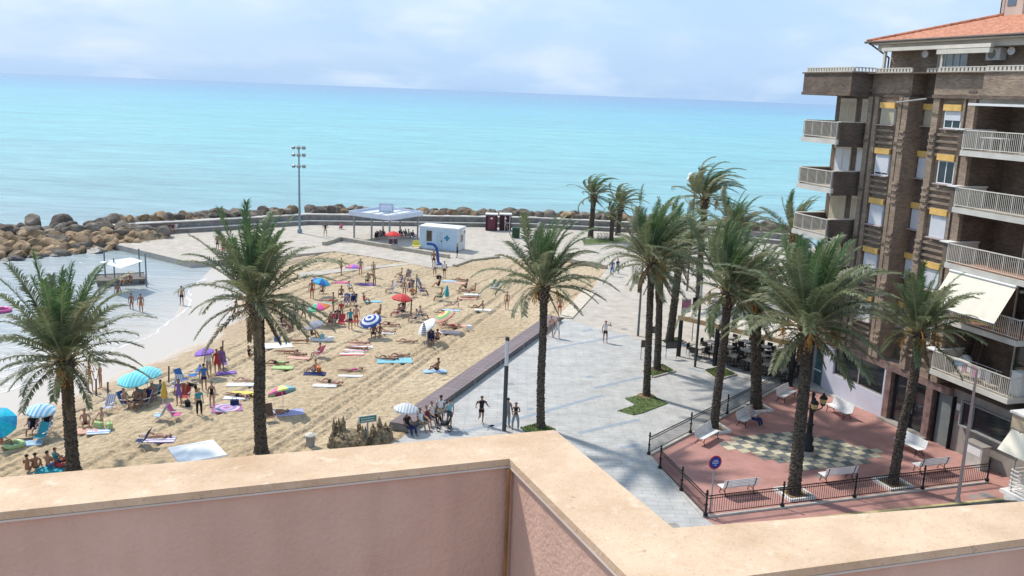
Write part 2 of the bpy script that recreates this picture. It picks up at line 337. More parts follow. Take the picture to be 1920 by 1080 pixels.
def make_sand():
    xs = np.arange(-62, 12.01, .15); ys = np.arange(28, 114.01, .15)
    X, Y = np.meshgrid(xs, ys); Z = sand_z_np(X, Y)
    # raked ruts parallel to the bench wall
    e = gp(1014,625)-gp(855,753); e.normalize(); u = X*(-e.y)+Y*e.x; v = X*e.x+Y*e.y
    rut = np.zeros_like(X)
    rr = np.random.default_rng(3)
    for k in range(34):
        c = rr.uniform(-25, 60); wob = rr.uniform(.1, .6); ph = rr.uniform(0, 6); sl = rr.uniform(-.06, .06)
        d = u-(c*1.0-0)+wob*np.sin(v*.08+ph)+sl*v
        for s in (0, 1.25): rut += -.13*np.exp(-((d-s)/.11)**2)+.05*np.exp(-((d-s-.26)/.12)**2)
    low = rr.normal(size=(60, 60)); from_ = np.linspace
    def smooth_noise(cell, amp):
        g = rr.normal(size=(int((ys[-1]-ys[0])/cell)+3, int((xs[-1]-xs[0])/cell)+3))
        fy = (Y-ys[0])/cell; fx = (X-xs[0])/cell; iy = fy.astype(int); ix = fx.astype(int); ty = fy-iy; tx = fx-ix
        ty = ty*ty*(3-2*ty); tx = tx*tx*(3-2*tx)
        return amp*((g[iy,ix]*(1-tx)+g[iy,ix+1]*tx)*(1-ty)+(g[iy+1,ix]*(1-tx)+g[iy+1,ix+1]*tx)*ty)
    n = smooth_noise(.42, .024)+smooth_noise(1.7, .018)
    dry = np.clip((Z+.34)/.12, 0, 1)
    Z = Z+(np.clip(rut, -.14, .08)+n)*dry; Z = np.minimum(Z, -.012)
    keep = shore_dist(X, Y) > -14
    idx = -np.ones(X.shape, int); idx[keep] = np.arange(keep.sum())
    V = np.stack([X[keep], Y[keep], Z[keep]], 1)
    q = keep[:-1,:-1] & keep[1:,:-1] & keep[:-1,1:] & keep[1:,1:]
    Fq = np.stack([idx[:-1,:-1][q], idx[:-1,1:][q], idx[1:,1:][q], idx[1:,:-1][q]], 1)
    me = bpy.data.meshes.new('sand_beach'); me.vertices.add(len(V)); me.vertices.foreach_set('co', V.astype('f').ravel())
    me.loops.add(Fq.size); me.loops.foreach_set('vertex_index', Fq.ravel().astype('i')); me.polygons.add(len(Fq))
    me.polygons.foreach_set('loop_start', np.arange(0, Fq.size, 4).astype('i')); me.polygons.foreach_set('loop_total', np.full(len(Fq), 4, 'i'))
    me.update(calc_edges=True); me.polygons.foreach_set('use_smooth', [True]*len(Fq)); me.materials.append(sand_material())
    tag(link('sand_beach', me), kind='structure')
make_sand()
# foam lines
def foam_strip(off, wid, seed, x0=0, x1=1):
    rr = random.Random(seed); pts = []
    seg = [(SHORE[i], SHORE[i+1]) for i in range(1, len(SHORE)-2)]
    P = []
    for a, b in seg:
        n = max(2, int(np.linalg.norm(b-a)/.35))
        for k in range(n): P.append(a+(b-a)*k/n)
    P = np.array(P); n = len(P); i0 = int(n*x0); i1 = int(n*x1)
    v = []; f = []
    for i in range(i0, i1):
        t = P[min(i+1, n-1)]-P[max(i-1, 0)]; t = t/np.linalg.norm(t); nn = np.array([-t[1], t[0]])
        w = 1.1*mnoise.noise(Vector((i*.05, seed, 0)))+.35*mnoise.noise(Vector((i*.3, seed, 3)))
        ww = wid*(.25+abs(mnoise.noise(Vector((i*.17, seed*3, 9))))*1.9)*min(1, (i-i0)/6, (i1-i)/6)
        c = P[i]+nn*(off+w)
        for s in (-.5, .5):
            q = c+nn*s*ww; zz = max(WZ+.012, sand_z(q[0], q[1])+.012); v.append((q[0], q[1], zz))
    for i in range(len(v)//2-1): f.append((2*i, 2*i+2, 2*i+3, 2*i+1))
    me = bpy.data.meshes.new('foam'); me.from_pydata(v, [], f); me.materials.append(mat('sea_foam', (.70,.72,.72), .6, .14, 3))
    return me
for off, wid, sd_, a, b in ((.3, .22, 1, .1, .95), (-2.8, .55, 3, .66, 1)):
    tag(link('wave_foam', foam_strip(off, wid, sd_, a, b)), kind='stuff')
# ================================================================ PROMENADE, PLAZA
m_prom = uvmat_brick('promenade_concrete', (.46,.405,.34), (.445,.39,.33), (.40,.35,.30), 1.6, .8, .012, .9, .004, stain=.2)
m_grey = uvmat_brick('grey_pavers', (.45,.435,.41), (.425,.41,.39), (.30,.29,.275), 1.2, .4, .014, .85, .003, stain=.2)
m_red = uvmat_brick('red_pavers', (.47,.25,.215), (.43,.225,.19), (.37,.195,.165), .2, .1, .01, .85, .003, stain=.18)
m_kerb = mat('kerb_stone', (.46,.42,.37), .85, .15, 3, .003)
wall_px = [(205,446),(273,441),(400,433.5),(580,421.5),(790,424),(1000,427),(1180,436),(1330,446),(1480,460)]
WL = [gp(*p) for p in wall_px]
prom = G2((212,457),(355,491),(440,486),(628,471),(767,492.5),(640,503.5),(560,511),(560,521),(640,509.5),(775,495),(812,503),(850,499),(880,488.5),(935,482.5),(1067,491),(1138,504),(1107,546),(1057,598),(752,822))
prom += [(-7.2,43.5),(-8.5,36),(-30,20),(-60,-30),(90,-60),(110,60)]
off = Vector((0, 2.2, 0))
prom += [tuple((p+off).xy) for p in WL[::-1]]
poly_slab('promenade_ground', prom, -1.4, 0, m_prom)
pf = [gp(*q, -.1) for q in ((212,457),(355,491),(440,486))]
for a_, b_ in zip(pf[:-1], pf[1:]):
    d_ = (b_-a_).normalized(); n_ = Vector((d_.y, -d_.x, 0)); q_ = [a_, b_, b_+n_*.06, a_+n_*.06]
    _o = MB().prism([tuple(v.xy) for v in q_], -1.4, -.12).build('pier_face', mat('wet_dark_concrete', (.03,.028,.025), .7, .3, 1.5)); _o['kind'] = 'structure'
grey = G2((1057,598),(1190,633),(1330,668),(1560,722))+[(30,58),(60,40),(60,-30),(-20,-30),(-8.3,36),(-7.0,43.5)]+G2((753,821))
poly_slab('plaza_pavement', grey, None, .004, m_grey)
redp = G2((1216,857),(1235,881),(1322,972),(1347,989),(1652,959),(1880,934))+[tuple(gp(1900,893).xy), tuple(gp(1655,783).xy), tuple(gp(1542,737).xy)]+G2((1478,721))
poly_slab('red_paving', redp, None, .010, m_red)
def ground_bar(name, a, b, w, z0, z1, m, **k):
    a = Vector((a.x, a.y, 0)); b = Vector((b.x, b.y, 0)); d = (b-a); Lh = d.length; ang = math.atan2(d.y, d.x)
    mb = MB().box(0, Lh, -w/2, w/2, z0, z1); o = link(name, bevel_mesh(mb.mesh(name, m), .01, 1), None, (a.x, a.y, 0), ang)
    o['kind'] = 'structure'; return o
fA, fE, fB, fC, fD = gp(1216,855), gp(1478,719), gp(1237,881), gp(1322,970), gp(1850,905)
for a, b in ((fA, fE), (fA, fB), (fB, fC)): ground_bar('kerb', a, b, .22, 0, .09, m_kerb)
ground_bar('kerb', fC+Vector((.12,0,0)), fD, .16, .011, .08, m_kerb)
ground_bar('kerb', gp(1347,991), gp(1880,936), .18, 0, .05, mat('yellow_kerb', (.50,.42,.2), .8, .2, 2))
poly_slab('road', [tuple(gp(1347,993).xy), tuple(gp(1880,938).xy), (60,43), (60,-10), (3,-10), (6,30)], None, .008, mat('asphalt', (.06,.06,.062), .9, .2, 3, .004, 60))
# darker inlaid bands of the plaza
m_band = uvmat_brick('blue_grey_band', (.31,.345,.385), (.29,.325,.365), (.27,.30,.335), .62, .21, .012, .8, .003, stain=.1)
def band(p, q, w=.42):
    a = gp(*p); b = gp(*q); d = (b-a).normalized(); n = Vector((-d.y, d.x, 0))*w/2
    poly_slab('paving_band', [tuple((a-n).xy), tuple((b-n).xy), tuple((b+n).xy), tuple((a+n).xy)], None, .009, m_band)
for p, q in (((1026,655),(1177,628)), ((1114,728),(1205,707)), ((920,800),(1130,741)), ((830,818),(925,797)), ((1085,812),(1198,787)), ((1265,653),(1290,647)), ((1100,708),(1110,705)), ((1290,690),(1380,712)), ((1092,622),(1110,618)), ((990,768),(1000,765)), ((1165,840),(1200,833))):
    band(p, q, .34)
# checkerboard: every tile its own object
m_ty = mat('cream_tile', (.56,.49,.34), .7, .12, 3, objvar=.12); m_tg = mat('grey_tile', (.17,.175,.165), .7, .15, 3, objvar=.15)
me_y = MB().box(-.272,.272,-.272,.272,0,.014).mesh('tile', m_ty); me_g = MB().box(-.272,.272,-.272,.272,0,.013).mesh('tile', m_tg)
cbase = tag(poly_slab('chequered_floor', [tuple((gp(1350,841)+Vector((x*math.cos(rad(18.7))-y*math.sin(rad(18.7)), x*math.sin(rad(18.7))+y*math.cos(rad(18.7)), 0))).xy) for x, y in ((.3,-3.8),(9.4,-3.8),(9.4,1.4),(.3,1.4))], None, .0135, m_red))
tr = random.Random(4)
for i in range(18):
    for j in range(9):
        u = i*.56; v = 1.05-j*.56
        # ragged diamond-like outline
        lo = 0 if j < 2 else (j-2)*.62; hi = 10.8+j*.62 if j < 6 else 14.8-(j-6)*1.3
        if i < lo+1 or i > hi+.5 or (j == 0 and (i < 3)): continue
        if (i, j) in ((2,8),(3,8)): continue
        a = rad(18.7); c = gp(1350,841)+Vector((u*math.cos(a)-v*math.sin(a), u*math.sin(a)+v*math.cos(a), .0135))
        o = link('tile', me_y if (i+j) % 2 else me_g, None, (c.x, c.y, .0137), a+tr.uniform(-.004,.004)); o.parent = cbase
# grass beds with low kerbs
m_grass = mat('lawn', (.085,.13,.04), .95, .35, 5, .02, 60, c2=(.12,.16,.055)); m_earth = mat('bare_earth', (.25,.16,.09), .95, .25, 6)
def grass_bed(pts, label, kerb=True, earth=None):
    P = G2(*pts); n = len(P)
    t = tag(poly_slab('grass_bed', P, 0, .05, m_grass, None), label, 'grass bed')
    if kerb:
        mb = MB()
        c = Vector((sum(p[0] for p in P)/n, sum(p[1] for p in P)/n))
        for i in range(n):
            a = Vector(P[i]); b = Vector(P[(i+1) % n]); d = (b-a).normalized(); nn = Vector((-d.y, d.x)); 
            if (c-a).dot(nn) > 0: nn = -nn
            q = [a-d*.0, b+d*.0, b+nn*.1, a+nn*.1]
            mb.prism([tuple(x) for x in q], 0, .10)
        mb.build('kerb', m_kerb, t)
    if earth is not None:
        g = gp(*earth); MB().lathe([(.62,0),(.55,.06),(0,.09)], 14, (g.x, g.y, 0)).build('soil_ring', m_earth, t)
    rr = random.Random(len(label)); v = []; f = []
    xs = [p[0] for p in P]; ys = [p[1] for p in P]
    def inside(x, y):
        c = False
        for i in range(n):
            (x1,y1),(x2,y2) = P[i], P[(i+1) % n]
            if (y1 > y) != (y2 > y) and x < (x2-x1)*(y-y1)/(y2-y1)+x1: c = not c
        return c
    for _ in range(2600):
        x = rr.uniform(min(xs), max(xs)); y = rr.uniform(min(ys), max(ys))
        if not inside(x, y): continue
        a = rr.uniform(0, 6.3); h = rr.uniform(.04,.11); k = len(v); w = .012
        v += [(x-w*math.cos(a), y-w*math.sin(a), .045), (x+w*math.cos(a), y+w*math.sin(a), .045), (x+rr.uniform(-.04,.04), y+rr.uniform(-.04,.04), .05+h)]; f.append((k, k+1, k+2))
    me = bpy.data.meshes.new('grass_blades'); me.from_pydata(v, [], f); me.materials.append(m_grass); o = link('grass_blades', me, t); o['kind'] = 'stuff'
    return t
grass_bed([(1172,748),(1215,738),(1252,757),(1205,775),(1188,779),(1158,771),(1192,760)], 'L shaped lawn patch around the nearest plaza palm, right of centre', False, (1212,743))
grass_bed([(1205,697),(1243,684),(1265,697),(1224,708)], 'kerbed lawn patch around the second thin palm left of the restaurant', True, (1233,693))
grass_bed([(1320,696),(1352,688),(1380,703),(1345,713)], 'small kerbed lawn patch in front of the restaurant terrace', True)
grass_bed([(975,803),(1010,794),(1042,806),(1000,822)], 'lawn patch at the foot of the solitary palm by the parapet', False)
grass_bed([(1240,640),(1270,634),(1285,642),(1252,650)], 'shaded lawn patch around the thick palm left of the pergola', True)
grass_bed([(1090,450),(1170,446),(1180,456),(1095,460)], 'distant lawn patch under the three palms by the sea wall', True)
# bench platform along the sand
m_plank = mat('purple_planks', (.225,.175,.175), .7, .2, 4, objvar=.1); m_plankface = mat('concrete_riser', (.20,.19,.19), .85, .15, 3)
def bench_platform():
    r_near, r_far = gp(768,811,0), gp(1052,603,0)
    d = (r_far-r_near); Ln = d.length; ang = math.atan2(d.y, d.x)
    t = thing('bench_platform', 'long low purplish plank platform dividing sand from grey plaza', 'bench', (r_near.x, r_near.y, 0), ang)
    W = 1.25; hh = .42
    MB().box(0, Ln, .08, W-.06, 0.0, hh-.045).build('plinth', m_plankface, t)
    nseg = 12; nrow = 8; pw = W/nrow
    meq = bevel_mesh(MB().box(.008, Ln/nseg-.008, .006, pw-.006, 0, .04).mesh('plank', m_plank), .004, 1)
    for i in range(nseg):
        for j in range(nrow): link('plank', meq, t, (i*Ln/nseg, j*pw, hh-.04))
    for i in range(0, nseg+1, 2): MB().box(i*Ln/nseg-.02, i*Ln/nseg+.02, -.02, .075, 0, hh-.06).build('divider', m_kerb, t)
    # far tapered pale ramp
    return t
bench_platform()
# pale ramp edge between sand and promenade
def edge_wall(pts, h, w, m, name, label):
    P = [gp(*p) for p in pts]; mb = MB()
    t = thing(name, label, 'wall', (P[0].x, P[0].y, 0))
    for i in range(len(P)-1):
        a, b = P[i], P[i+1]; d = (b-a); ln = d.length; ang = math.atan2(d.y, d.x)
        o = link('wall_section', bevel_mesh(MB().box(0, ln-.01, -w/2, w/2, .002, h).mesh('wall_section', m), .015, 1), t, (a.x-P[0].x, a.y-P[0].y, 0), ang)
    return t
m_seat = mat('seat_wall_concrete', (.40,.35,.28), .85, .2, 2)
edge_wall([(607,460),(640,450.5),(726,464.5),(842,484)], .42, .45, m_seat, 'seat_wall', 'low angled concrete seat wall in front of the white canopy')
edge_wall([(852,499),(882,488.5),(935,482.5)], .18, .5, m_seat, 'seat_wall', 'short concrete edge between sand and promenade right of the blue slide')
edge_wall([(1067,491),(1138,504)], .4, .4, m_seat, 'seat_wall', 'low brownish wall at the back right corner of the sand')
edge_wall([(1106,547),(1059,597)], .10, 1.3, mat('pale_ramp', (.55,.47,.37), .85, .12, 2), 'ramp_edge', 'wide pale concrete strip continuing the plank platform to the sea')
# sea wall: two tiers
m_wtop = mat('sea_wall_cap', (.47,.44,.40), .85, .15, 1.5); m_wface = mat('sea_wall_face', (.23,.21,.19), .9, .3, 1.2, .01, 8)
def sea_wall():
    t = thing('sea_wall', 'long curved two tier concrete sea wall closing the promenade', 'wall', WL[0])
    P = [p-WL[0] for p in WL]
    def strip(w0, w1, z0, z1, m, nm):
        mb = MB()
        for i in range(len(P)-1):
            q = []
            def nrm(k):
                a = P[max(k-1,0)]; b = P[min(k+1,len(P)-1)]; d = (b-a).normalized(); return Vector((-d.y, d.x, 0))
            a, b = P[i], P[i+1]; na, nb = nrm(i), nrm(i+1)
            c = [a+na*w0, b+nb*w0, b+nb*w1, a+na*w1]
            mb.prism([tuple(x.xy) for x in c], z0, z1)
        return mb.build(nm, m, t)
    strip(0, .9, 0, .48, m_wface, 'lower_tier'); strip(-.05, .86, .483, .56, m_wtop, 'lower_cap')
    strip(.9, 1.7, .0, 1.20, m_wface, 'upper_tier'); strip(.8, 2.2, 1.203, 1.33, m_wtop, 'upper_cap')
sea_wall()

def rock_mesh(seed, pal):
    rr = random.Random(seed); bm = bmesh.new(); bmesh.ops.create_icosphere(bm, subdivisions=3, radius=1)
    pl = [(Vector((rr.gauss(0,1), rr.gauss(0,1), rr.gauss(0,1))).normalized(), rr.uniform(.52,.82)) for _ in range(9)]
    for v in bm.verts:
        n = v.co.normalized(); r = 1.
        for q, dd in pl:
            c = n.dot(q)
            if c > .05: r = min(r, dd/c)
        v.co = n*(r*.70+.03*mnoise.noise(n*4+Vector((seed,0,0)))); v.co.x *= 1.05; v.co.y *= .88; v.co.z *= .74
    me = bpy.data.meshes.new('boulder'); bm.to_mesh(me); bm.free(); me.materials.append(pal); return me
m_rb = mat('ochre_rock', (.23,.135,.072), .92, .5, 1.2, .05, 6, objvar=.35, c2=(.32,.225,.135)); m_rg = mat('grey_rock', (.11,.092,.075), .92, .45, 1.2, .05, 6, objvar=.35, c2=(.20,.16,.125))
m_rd = mat('wet_dark_rock', (.06,.055,.05), .5, .4, 3, .02, 8, objvar=.2)
RB = [rock_mesh(i, m_rb) for i in range(7)]; RG = [rock_mesh(20+i, m_rg) for i in range(6)]; RD = [rock_mesh(40+i, m_rd) for i in range(3)]
ROCKS = 0
def rock(p, s, kind, label=None, group=None, rr=random):
    global ROCKS
    o = link('boulder', rr.choice({'b': RB, 'g': RG, 'd': RD}[kind]), None, p)
    o.scale = (s*rr.uniform(.9,1.2), s*rr.uniform(.85,1.1), s*rr.uniform(.8,1.15)); o.rotation_euler = (rr.uniform(-.4,.4), rr.uniform(-.4,.4), rr.uniform(0,6.3))
    LB = {'b': ('ochre boulder in the stone heap beside the bay', 'ochre boulders heaped beside the bay'), 'g': ('grey boulder on the seaward crest behind the sea wall', 'grey boulders along the seaward crest'),
          'd': ('dark wet boulder at the waterline of the stone heap', 'dark wet boulders at the waterline')}[kind]
    tag(o, label or LB[0], 'boulder', None if label else (group or LB[1])); ROCKS += 1; return o
rr = random.Random(11)
# heap: quadrilateral from the bay waterline (front) to the crest (back)
fr = [gp(-60,493,WZ), gp(60,484,WZ), gp(150,476,WZ), gp(235,466,WZ), gp(300,452,-.2)]
bk = [gp(-60,421,1.9), gp(60,421,1.8), gp(150,421,1.7), gp(235,424,1.4), gp(310,431,.8)]
# solid core under the boulders so no gap shows the sea
def lerp(a, b, t): return a+(b-a)*t
def along(P, t):
    t = max(0, min(.9999, t))*(len(P)-1); i = int(t); return lerp(P[i], P[i+1], t-i)
core = MB()
for i in range(4):
    a, b, c, d = fr[i], fr[i+1], bk[i+1], bk[i]; z = Vector((0,0,-1.0))
    core.face([a+z, b+z, c+z, d+z]); e1 = c+z+(c-b)*.35; e2 = d+z+(d-a)*.35; e1.z = e2.z = -1.5; core.face([d+z, c+z, e1, e2])
tag(core.build('rubble_core', m_rd), kind='structure')
nrow = 8
for r in range(nrow):
    t = r/(nrow-1)
    ncol = 21
    for c in range(ncol):
        u = (c+.5*(r % 2)+rr.uniform(-.2,.2))/ncol
        p = lerp(along(fr, u), along(bk, u), t+rr.uniform(-.05,.05)); p.z += rr.uniform(-.25,.1)-.35
        kind = 'd' if r == 0 else ('g' if (t > .8 or rr.random() < .14) else 'b')
        rock(p, rr.uniform(1.25, 2.0), kind, rr=rr)
rock(gp(62,418,1.7), 2.0, 'g', 'big round grey boulder on top of the heap, left one of two', rr=rr)
rock(gp(112,418,1.7), 2.4, 'g', 'biggest grey boulder on top of the heap, right one of two', rr=rr)
# seaward line behind the wall
acc = 0
tot = sum((WL[i+1]-WL[i]).length for i in range(len(WL)-1))
def walong(s):
    for i in range(len(WL)-1):
        l = (WL[i+1]-WL[i]).length
        if s <= l: d = (WL[i+1]-WL[i])/l; return WL[i]+d*s, Vector((-d.y, d.x, 0))
        s -= l
    return WL[-1], Vector((-d.y, d.x, 0))
s = 0
extra = []
while s < tot:
    p, n = walong(s); s += rr.uniform(.6, .95)
    for k, (o_, z) in enumerate(((2.8, 1.35), (4.1, .95), (5.8, .1))):
        q = p+n*(o_+rr.uniform(-.3,.3)); q.z = z+rr.uniform(-.25,.3)
        if k == 0 or (k == 1 and ROCKS < 200): 
            if ROCKS < 292: rock(q, rr.uniform(1.1,1.75), 'g' if rr.random() < .72 else 'b', 'brown boulder on the crest behind the promenade sea wall' if False else 'boulder on the rubble crest behind the promenade sea wall', None, rr)['group'] = 'boulders on the rubble crest behind the sea wall'
            else: extra.append((q, rr.uniform(1.3,2.5)))
        else: extra.append((q, rr.uniform(1.5,2.6)))
def joined_rocks(lst, name):
    V = []; Fc = []
    for q, sc in lst:
        me = rr.choice(RG); R = Matrix.Rotation(rr.uniform(0,6.3), 3, 'Z') @ Matrix.Rotation(rr.uniform(-.4,.4), 3, 'X'); k = len(V)
        V += [tuple(q+R @ (v.co*sc)) for v in me.vertices]; Fc += [tuple(k+i for i in p.vertices) for p in me.polygons]
    me = bpy.data.meshes.new(name); me.from_pydata(V, [], Fc); me.materials.append(m_rg); return tag(link(name, me), 'grey rubble sloping into the sea behind the wall', 'rubble', kind='stuff')
joined_rocks(extra, 'rubble_slope')

def surf_foam(i0, i1, seed):
    rf = random.Random(seed); V = []; Fc = []; s_ = i0
    while s_ < i1:
        p, n = walong(s_); w = abs(mnoise.noise(Vector((s_*.16, seed, 0))))*3.2+.15; o_ = 6.6+.8*mnoise.noise(Vector((s_*.3, seed, 4)))
        for q in (o_, o_+w): c = p+n*q; V.append((c.x, c.y, WZ+.03))
        s_ += .5
    for i in range(len(V)//2-1): Fc.append((2*i, 2*i+2, 2*i+3, 2*i+1))
    me = bpy.data.meshes.new('wave_foam'); me.from_pydata(V, [], Fc); me.materials.append(mat('sea_foam', (.7,.72,.72))); tag(link('wave_foam', me), kind='stuff')
surf_foam(0, tot, 3)
# ================================================================ OWN TERRACE PARAPET
def coping_mat():
    m, N, L, b = newmat('peach_coping_stone'); tc = N.new('ShaderNodeTexCoord'); b.inputs['Roughness'].default_value = .85; b.inputs['Specular IOR Level'].default_value = .25
    n1 = N.new('ShaderNodeTexNoise'); n1.inputs['Scale'].default_value = 3.; n1.inputs['Detail'].default_value = 8; n1.inputs['Roughness'].default_value = .7; L.new(tc.outputs['Object'], n1.inputs['Vector'])
    c = N.new('ShaderNodeMixRGB'); c.inputs[1].default_value = (.52,.345,.21,1); c.inputs[2].default_value = (.70,.51,.35,1)
    r = N.new('ShaderNodeMapRange'); r.inputs[1].default_value = .33; r.inputs[2].default_value = .62; L.new(n1.outputs[0], r.inputs[0]); L.new(r.outputs[0], c.inputs[0])
    last = c.outputs[0]
    for sc, lo, hi, col, st in ((30, .63, .72, (.26,.15,.085), .5), (110, .58, .68, (.30,.19,.115), .5), (4, .55, .75, (.42,.29,.19), .4), (16, .58, .70, (.78,.63,.47), .6), (55, .60, .70, (.36,.17,.10), .35)):
        n = N.new('ShaderNodeTexNoise'); n.inputs['Scale'].default_value = sc; n.inputs['Detail'].default_value = 6; n.inputs['Roughness'].default_value = .65; L.new(tc.outputs['Object'], n.inputs['Vector'])
        q = N.new('ShaderNodeMapRange'); q.inputs[1].default_value = lo; q.inputs[2].default_value = hi; q.inputs[4].default_value = st; L.new(n.outputs[0], q.inputs[0])
        x = N.new('ShaderNodeMixRGB'); L.new(q.outputs[0], x.inputs[0]); L.new(last, x.inputs[1]); x.inputs[2].default_value = (*col, 1); last = x.outputs[0]
    L.new(last, b.inputs['Base Color'])
    n = N.new('ShaderNodeTexNoise'); n.inputs['Scale'].default_value = 45; n.inputs['Detail'].default_value = 8; n.inputs['Roughness'].default_value = .75; L.new(tc.outputs['Object'], n.inputs['Vector'])
    bp = N.new('ShaderNodeBump'); bp.inputs['Distance'].default_value = .004; L.new(n.outputs[0], bp.inputs['Height']); L.new(bp.outputs[0], b.inputs['Normal'])
    return m
def stucco(name, c, c2, pscale=1.6):
    m, N, L, b = newmat(name); tc = N.new('ShaderNodeTexCoord'); b.inputs['Roughness'].default_value = .92; b.inputs['Specular IOR Level'].default_value = .2
    n1 = N.new('ShaderNodeTexNoise'); n1.inputs['Scale'].default_value = pscale; n1.inputs['Detail'].default_value = 9; n1.inputs['Roughness'].default_value = .68; L.new(tc.outputs['Object'], n1.inputs['Vector'])
    r = N.new('ShaderNodeMapRange'); r.inputs[1].default_value = .36; r.inputs[2].default_value = .66; L.new(n1.outputs[0], r.inputs[0])
    x = N.new('ShaderNodeMixRGB'); x.inputs[1].default_value = (*c,1); x.inputs[2].default_value = (*c2,1); L.new(r.outputs[0], x.inputs[0])
    mp = N.new('ShaderNodeMapping'); mp.inputs['Scale'].default_value = (9, 9, .8); L.new(tc.outputs['Object'], mp.inputs[0])
    n2 = N.new('ShaderNodeTexNoise'); n2.inputs['Scale'].default_value = 1; n2.inputs['Detail'].default_value = 5; L.new(mp.outputs[0], n2.inputs['Vector'])
    r2 = N.new('ShaderNodeMapRange'); r2.inputs[1].default_value = .35; r2.inputs[2].default_value = .7; r2.inputs[3].default_value = .93; r2.inputs[4].default_value = 1.05; L.new(n2.outputs[0], r2.inputs[0])
    mu = N.new('ShaderNodeVectorMath'); mu.operation = 'SCALE'; L.new(x.outputs[0], mu.inputs[0]); L.new(r2.outputs[0], mu.inputs['Scale']); L.new(mu.outputs[0], b.inputs['Base Color'])
    n = N.new('ShaderNodeTexNoise'); n.inputs['Scale'].default_value = 70; n.inputs['Detail'].default_value = 6; L.new(tc.outputs['Object'], n.inputs['Vector'])
    bp = N.new('ShaderNodeBump'); bp.inputs['Distance'].default_value = .004; L.new(n.outputs[0], bp.inputs['Height']); L.new(bp.outputs[0], b.inputs['Normal'])
    return m
def own_building():
    zc = H-1.1
    g = lambda x, y: Vector(gp(x, y, zc).xy)
    # outer and inner outline of the coping: left run, diagonal run, right run
    oA, oB, oC, oD = g(-700,955), g(1040,806), g(1262,990), g(2600,888)
    iA, iB, iD = g(-700,1034), g(955,860), None
    d = (g(1175,1080)-iB).normalized(); e1 = g(1400,1080); e2 = g(1920,1010); f = (e2-e1).normalized()
    # intersection of inner diagonal and inner right run
    t = ((e1-iB).x*f.y-(e1-iB).y*f.x)/(d.x*f.y-d.y*f.x); iC = iB+d*t; iD = e1+f*3.2
    t0 = thing('terrace_building', 'peach stone topped pink terrace parapet in the foreground', 'building', (0,0,0))
    mc = coping_mat(); ms = stucco('pink_stucco', (.58,.36,.275), (.67,.45,.35))
    def coping(a, b, c, dd, nm='coping'):
        mb = MB().prism([tuple(x) for x in (a, b, c, dd)], zc-.022, zc)
        return link(nm, bevel_mesh(mb.mesh(nm, mc), .009, 3), t0)
    jo = .0035
    o = poly_slab('coping', [tuple(q) for q in (oA, oB, oC, oD, iD, iC, iB, iA)], zc-.022, zc, mc, None, t0)
    # thin pale drip edge under the inner rim
    def inset(P, k):  # shift polyline to the left normal by k
        out = []
        for i in range(len(P)):
            ds = []
            if i > 0: ds.append((P[i]-P[i-1]).normalized())
            if i < len(P)-1: ds.append((P[i+1]-P[i]).normalized())
            n = sum((Vector((-q.y, q.x)) for q in ds), Vector((0,0))).normalized(); cs = n.dot(Vector((-ds[0].y, ds[0].x)))
            out.append(P[i]+n*k/cs)
        return out
    OP = [oA, oB, oC, oD]; IP = [iA, iB, iC, iD]
    oi = inset(OP, -.02); ii = inset(IP, .012)
    for a in range(3):
        mb = MB().prism([tuple(x) for x in (oi[a], oi[a+1], ii[a+1], ii[a])], 15.2, zc-.0245); o = mb.build('parapet_wall', ms, t0)
    lip = inset(IP, -.001)
    for a in range(3):
        MB().prism([tuple(x) for x in (lip[a], lip[a+1], ii[a+1], ii[a])], zc-.029, zc-.0235).build('drip_edge', mat('pale_mortar', (.62,.52,.45), .8, .1, 4), t0)
    MB().bar((iB.x,iB.y-.012,15.9),(iB.x,iB.y-.012,zc-.03),.007,6).build('dirty_shadow_line', mat('dirty_shadow_brown', (.30,.15,.06), .8, .4, 9), t0)  # added brown bar: painted shadow line and dirt of the inner corner
    # floor of the terrace and body of the building below
    back = -9
    body = [oi[0], oi[1], oi[2], oi[3], Vector((oi[3].x, back)), Vector((oi[0].x, back))]
    poly_slab('terrace_body', [tuple(p) for p in body], 0.02, 15.19, ms, None, t0)
    poly_slab('terrace_floor', [tuple(p) for p in [ii[0], ii[1], ii[2], ii[3], Vector((ii[3].x, back+.1)), Vector((ii[0].x, back+.1))]], 15.195, 15.9, mat('terrace_tiles', (.42,.25,.17), .7, .1, 3), None, t0)
own_building()

# ================================================================ BRICK APARTMENT BLOCK
BA = rad(-71.3); BO = gp(1655,783)
m_brick = uvmat_brick('shaded_dark_brick', (.19,.132,.098), (.092,.066,.052), (.20,.16,.13), .27, .065, .012, .88, .010, stain=.30)  # darker copy: shade of recesses and panels put into the colour; also bands
m_brick2 = uvmat_brick('sunlit_brown_brick', (.38,.27,.19), (.20,.14,.105), (.33,.27,.21), .27, .065, .012, .88, .010, stain=.28)  # same brick, colour lightened to look sunlit on facade and pilasters
m_cream = mat('cream_paint', (.60,.55,.47), .7, .08, 1.5); m_white = mat('white_paint', (.74,.73,.71), .5, .05, 2)
m_shW = mat('white_shutter', (.68,.69,.72), .5, .05, 2); m_shB = mat('beige_shutter', (.52,.45,.32), .6, .08, 2); m_yel = mat('yellow_awning_box', (.72,.45,.14), .6, .12, 3)
m_glD = glass('dark_glass', (.018,.022,.026)); m_glT = glass('teal_glass', (.06,.13,.135)); m_glC = mat('curtained_glass', (.36,.42,.42), .15, .2, 3, spec=.8)
m_black = mat('black_metal', (.012,.012,.014), .45, .2, 6); m_pipe = mat('brown_pipe', (.10,.075,.065), .5, .15, 5); m_grey_p = mat('grey_pipe', (.32,.31,.30), .5, .15, 5)
m_marble = mat('red_brown_marble', (.19,.115,.10), .35, .35, 2.5, c2=(.23,.15,.13), spec=.5); m_grstone = mat('grey_stone', (.30,.27,.24), .75, .15, 1.5)
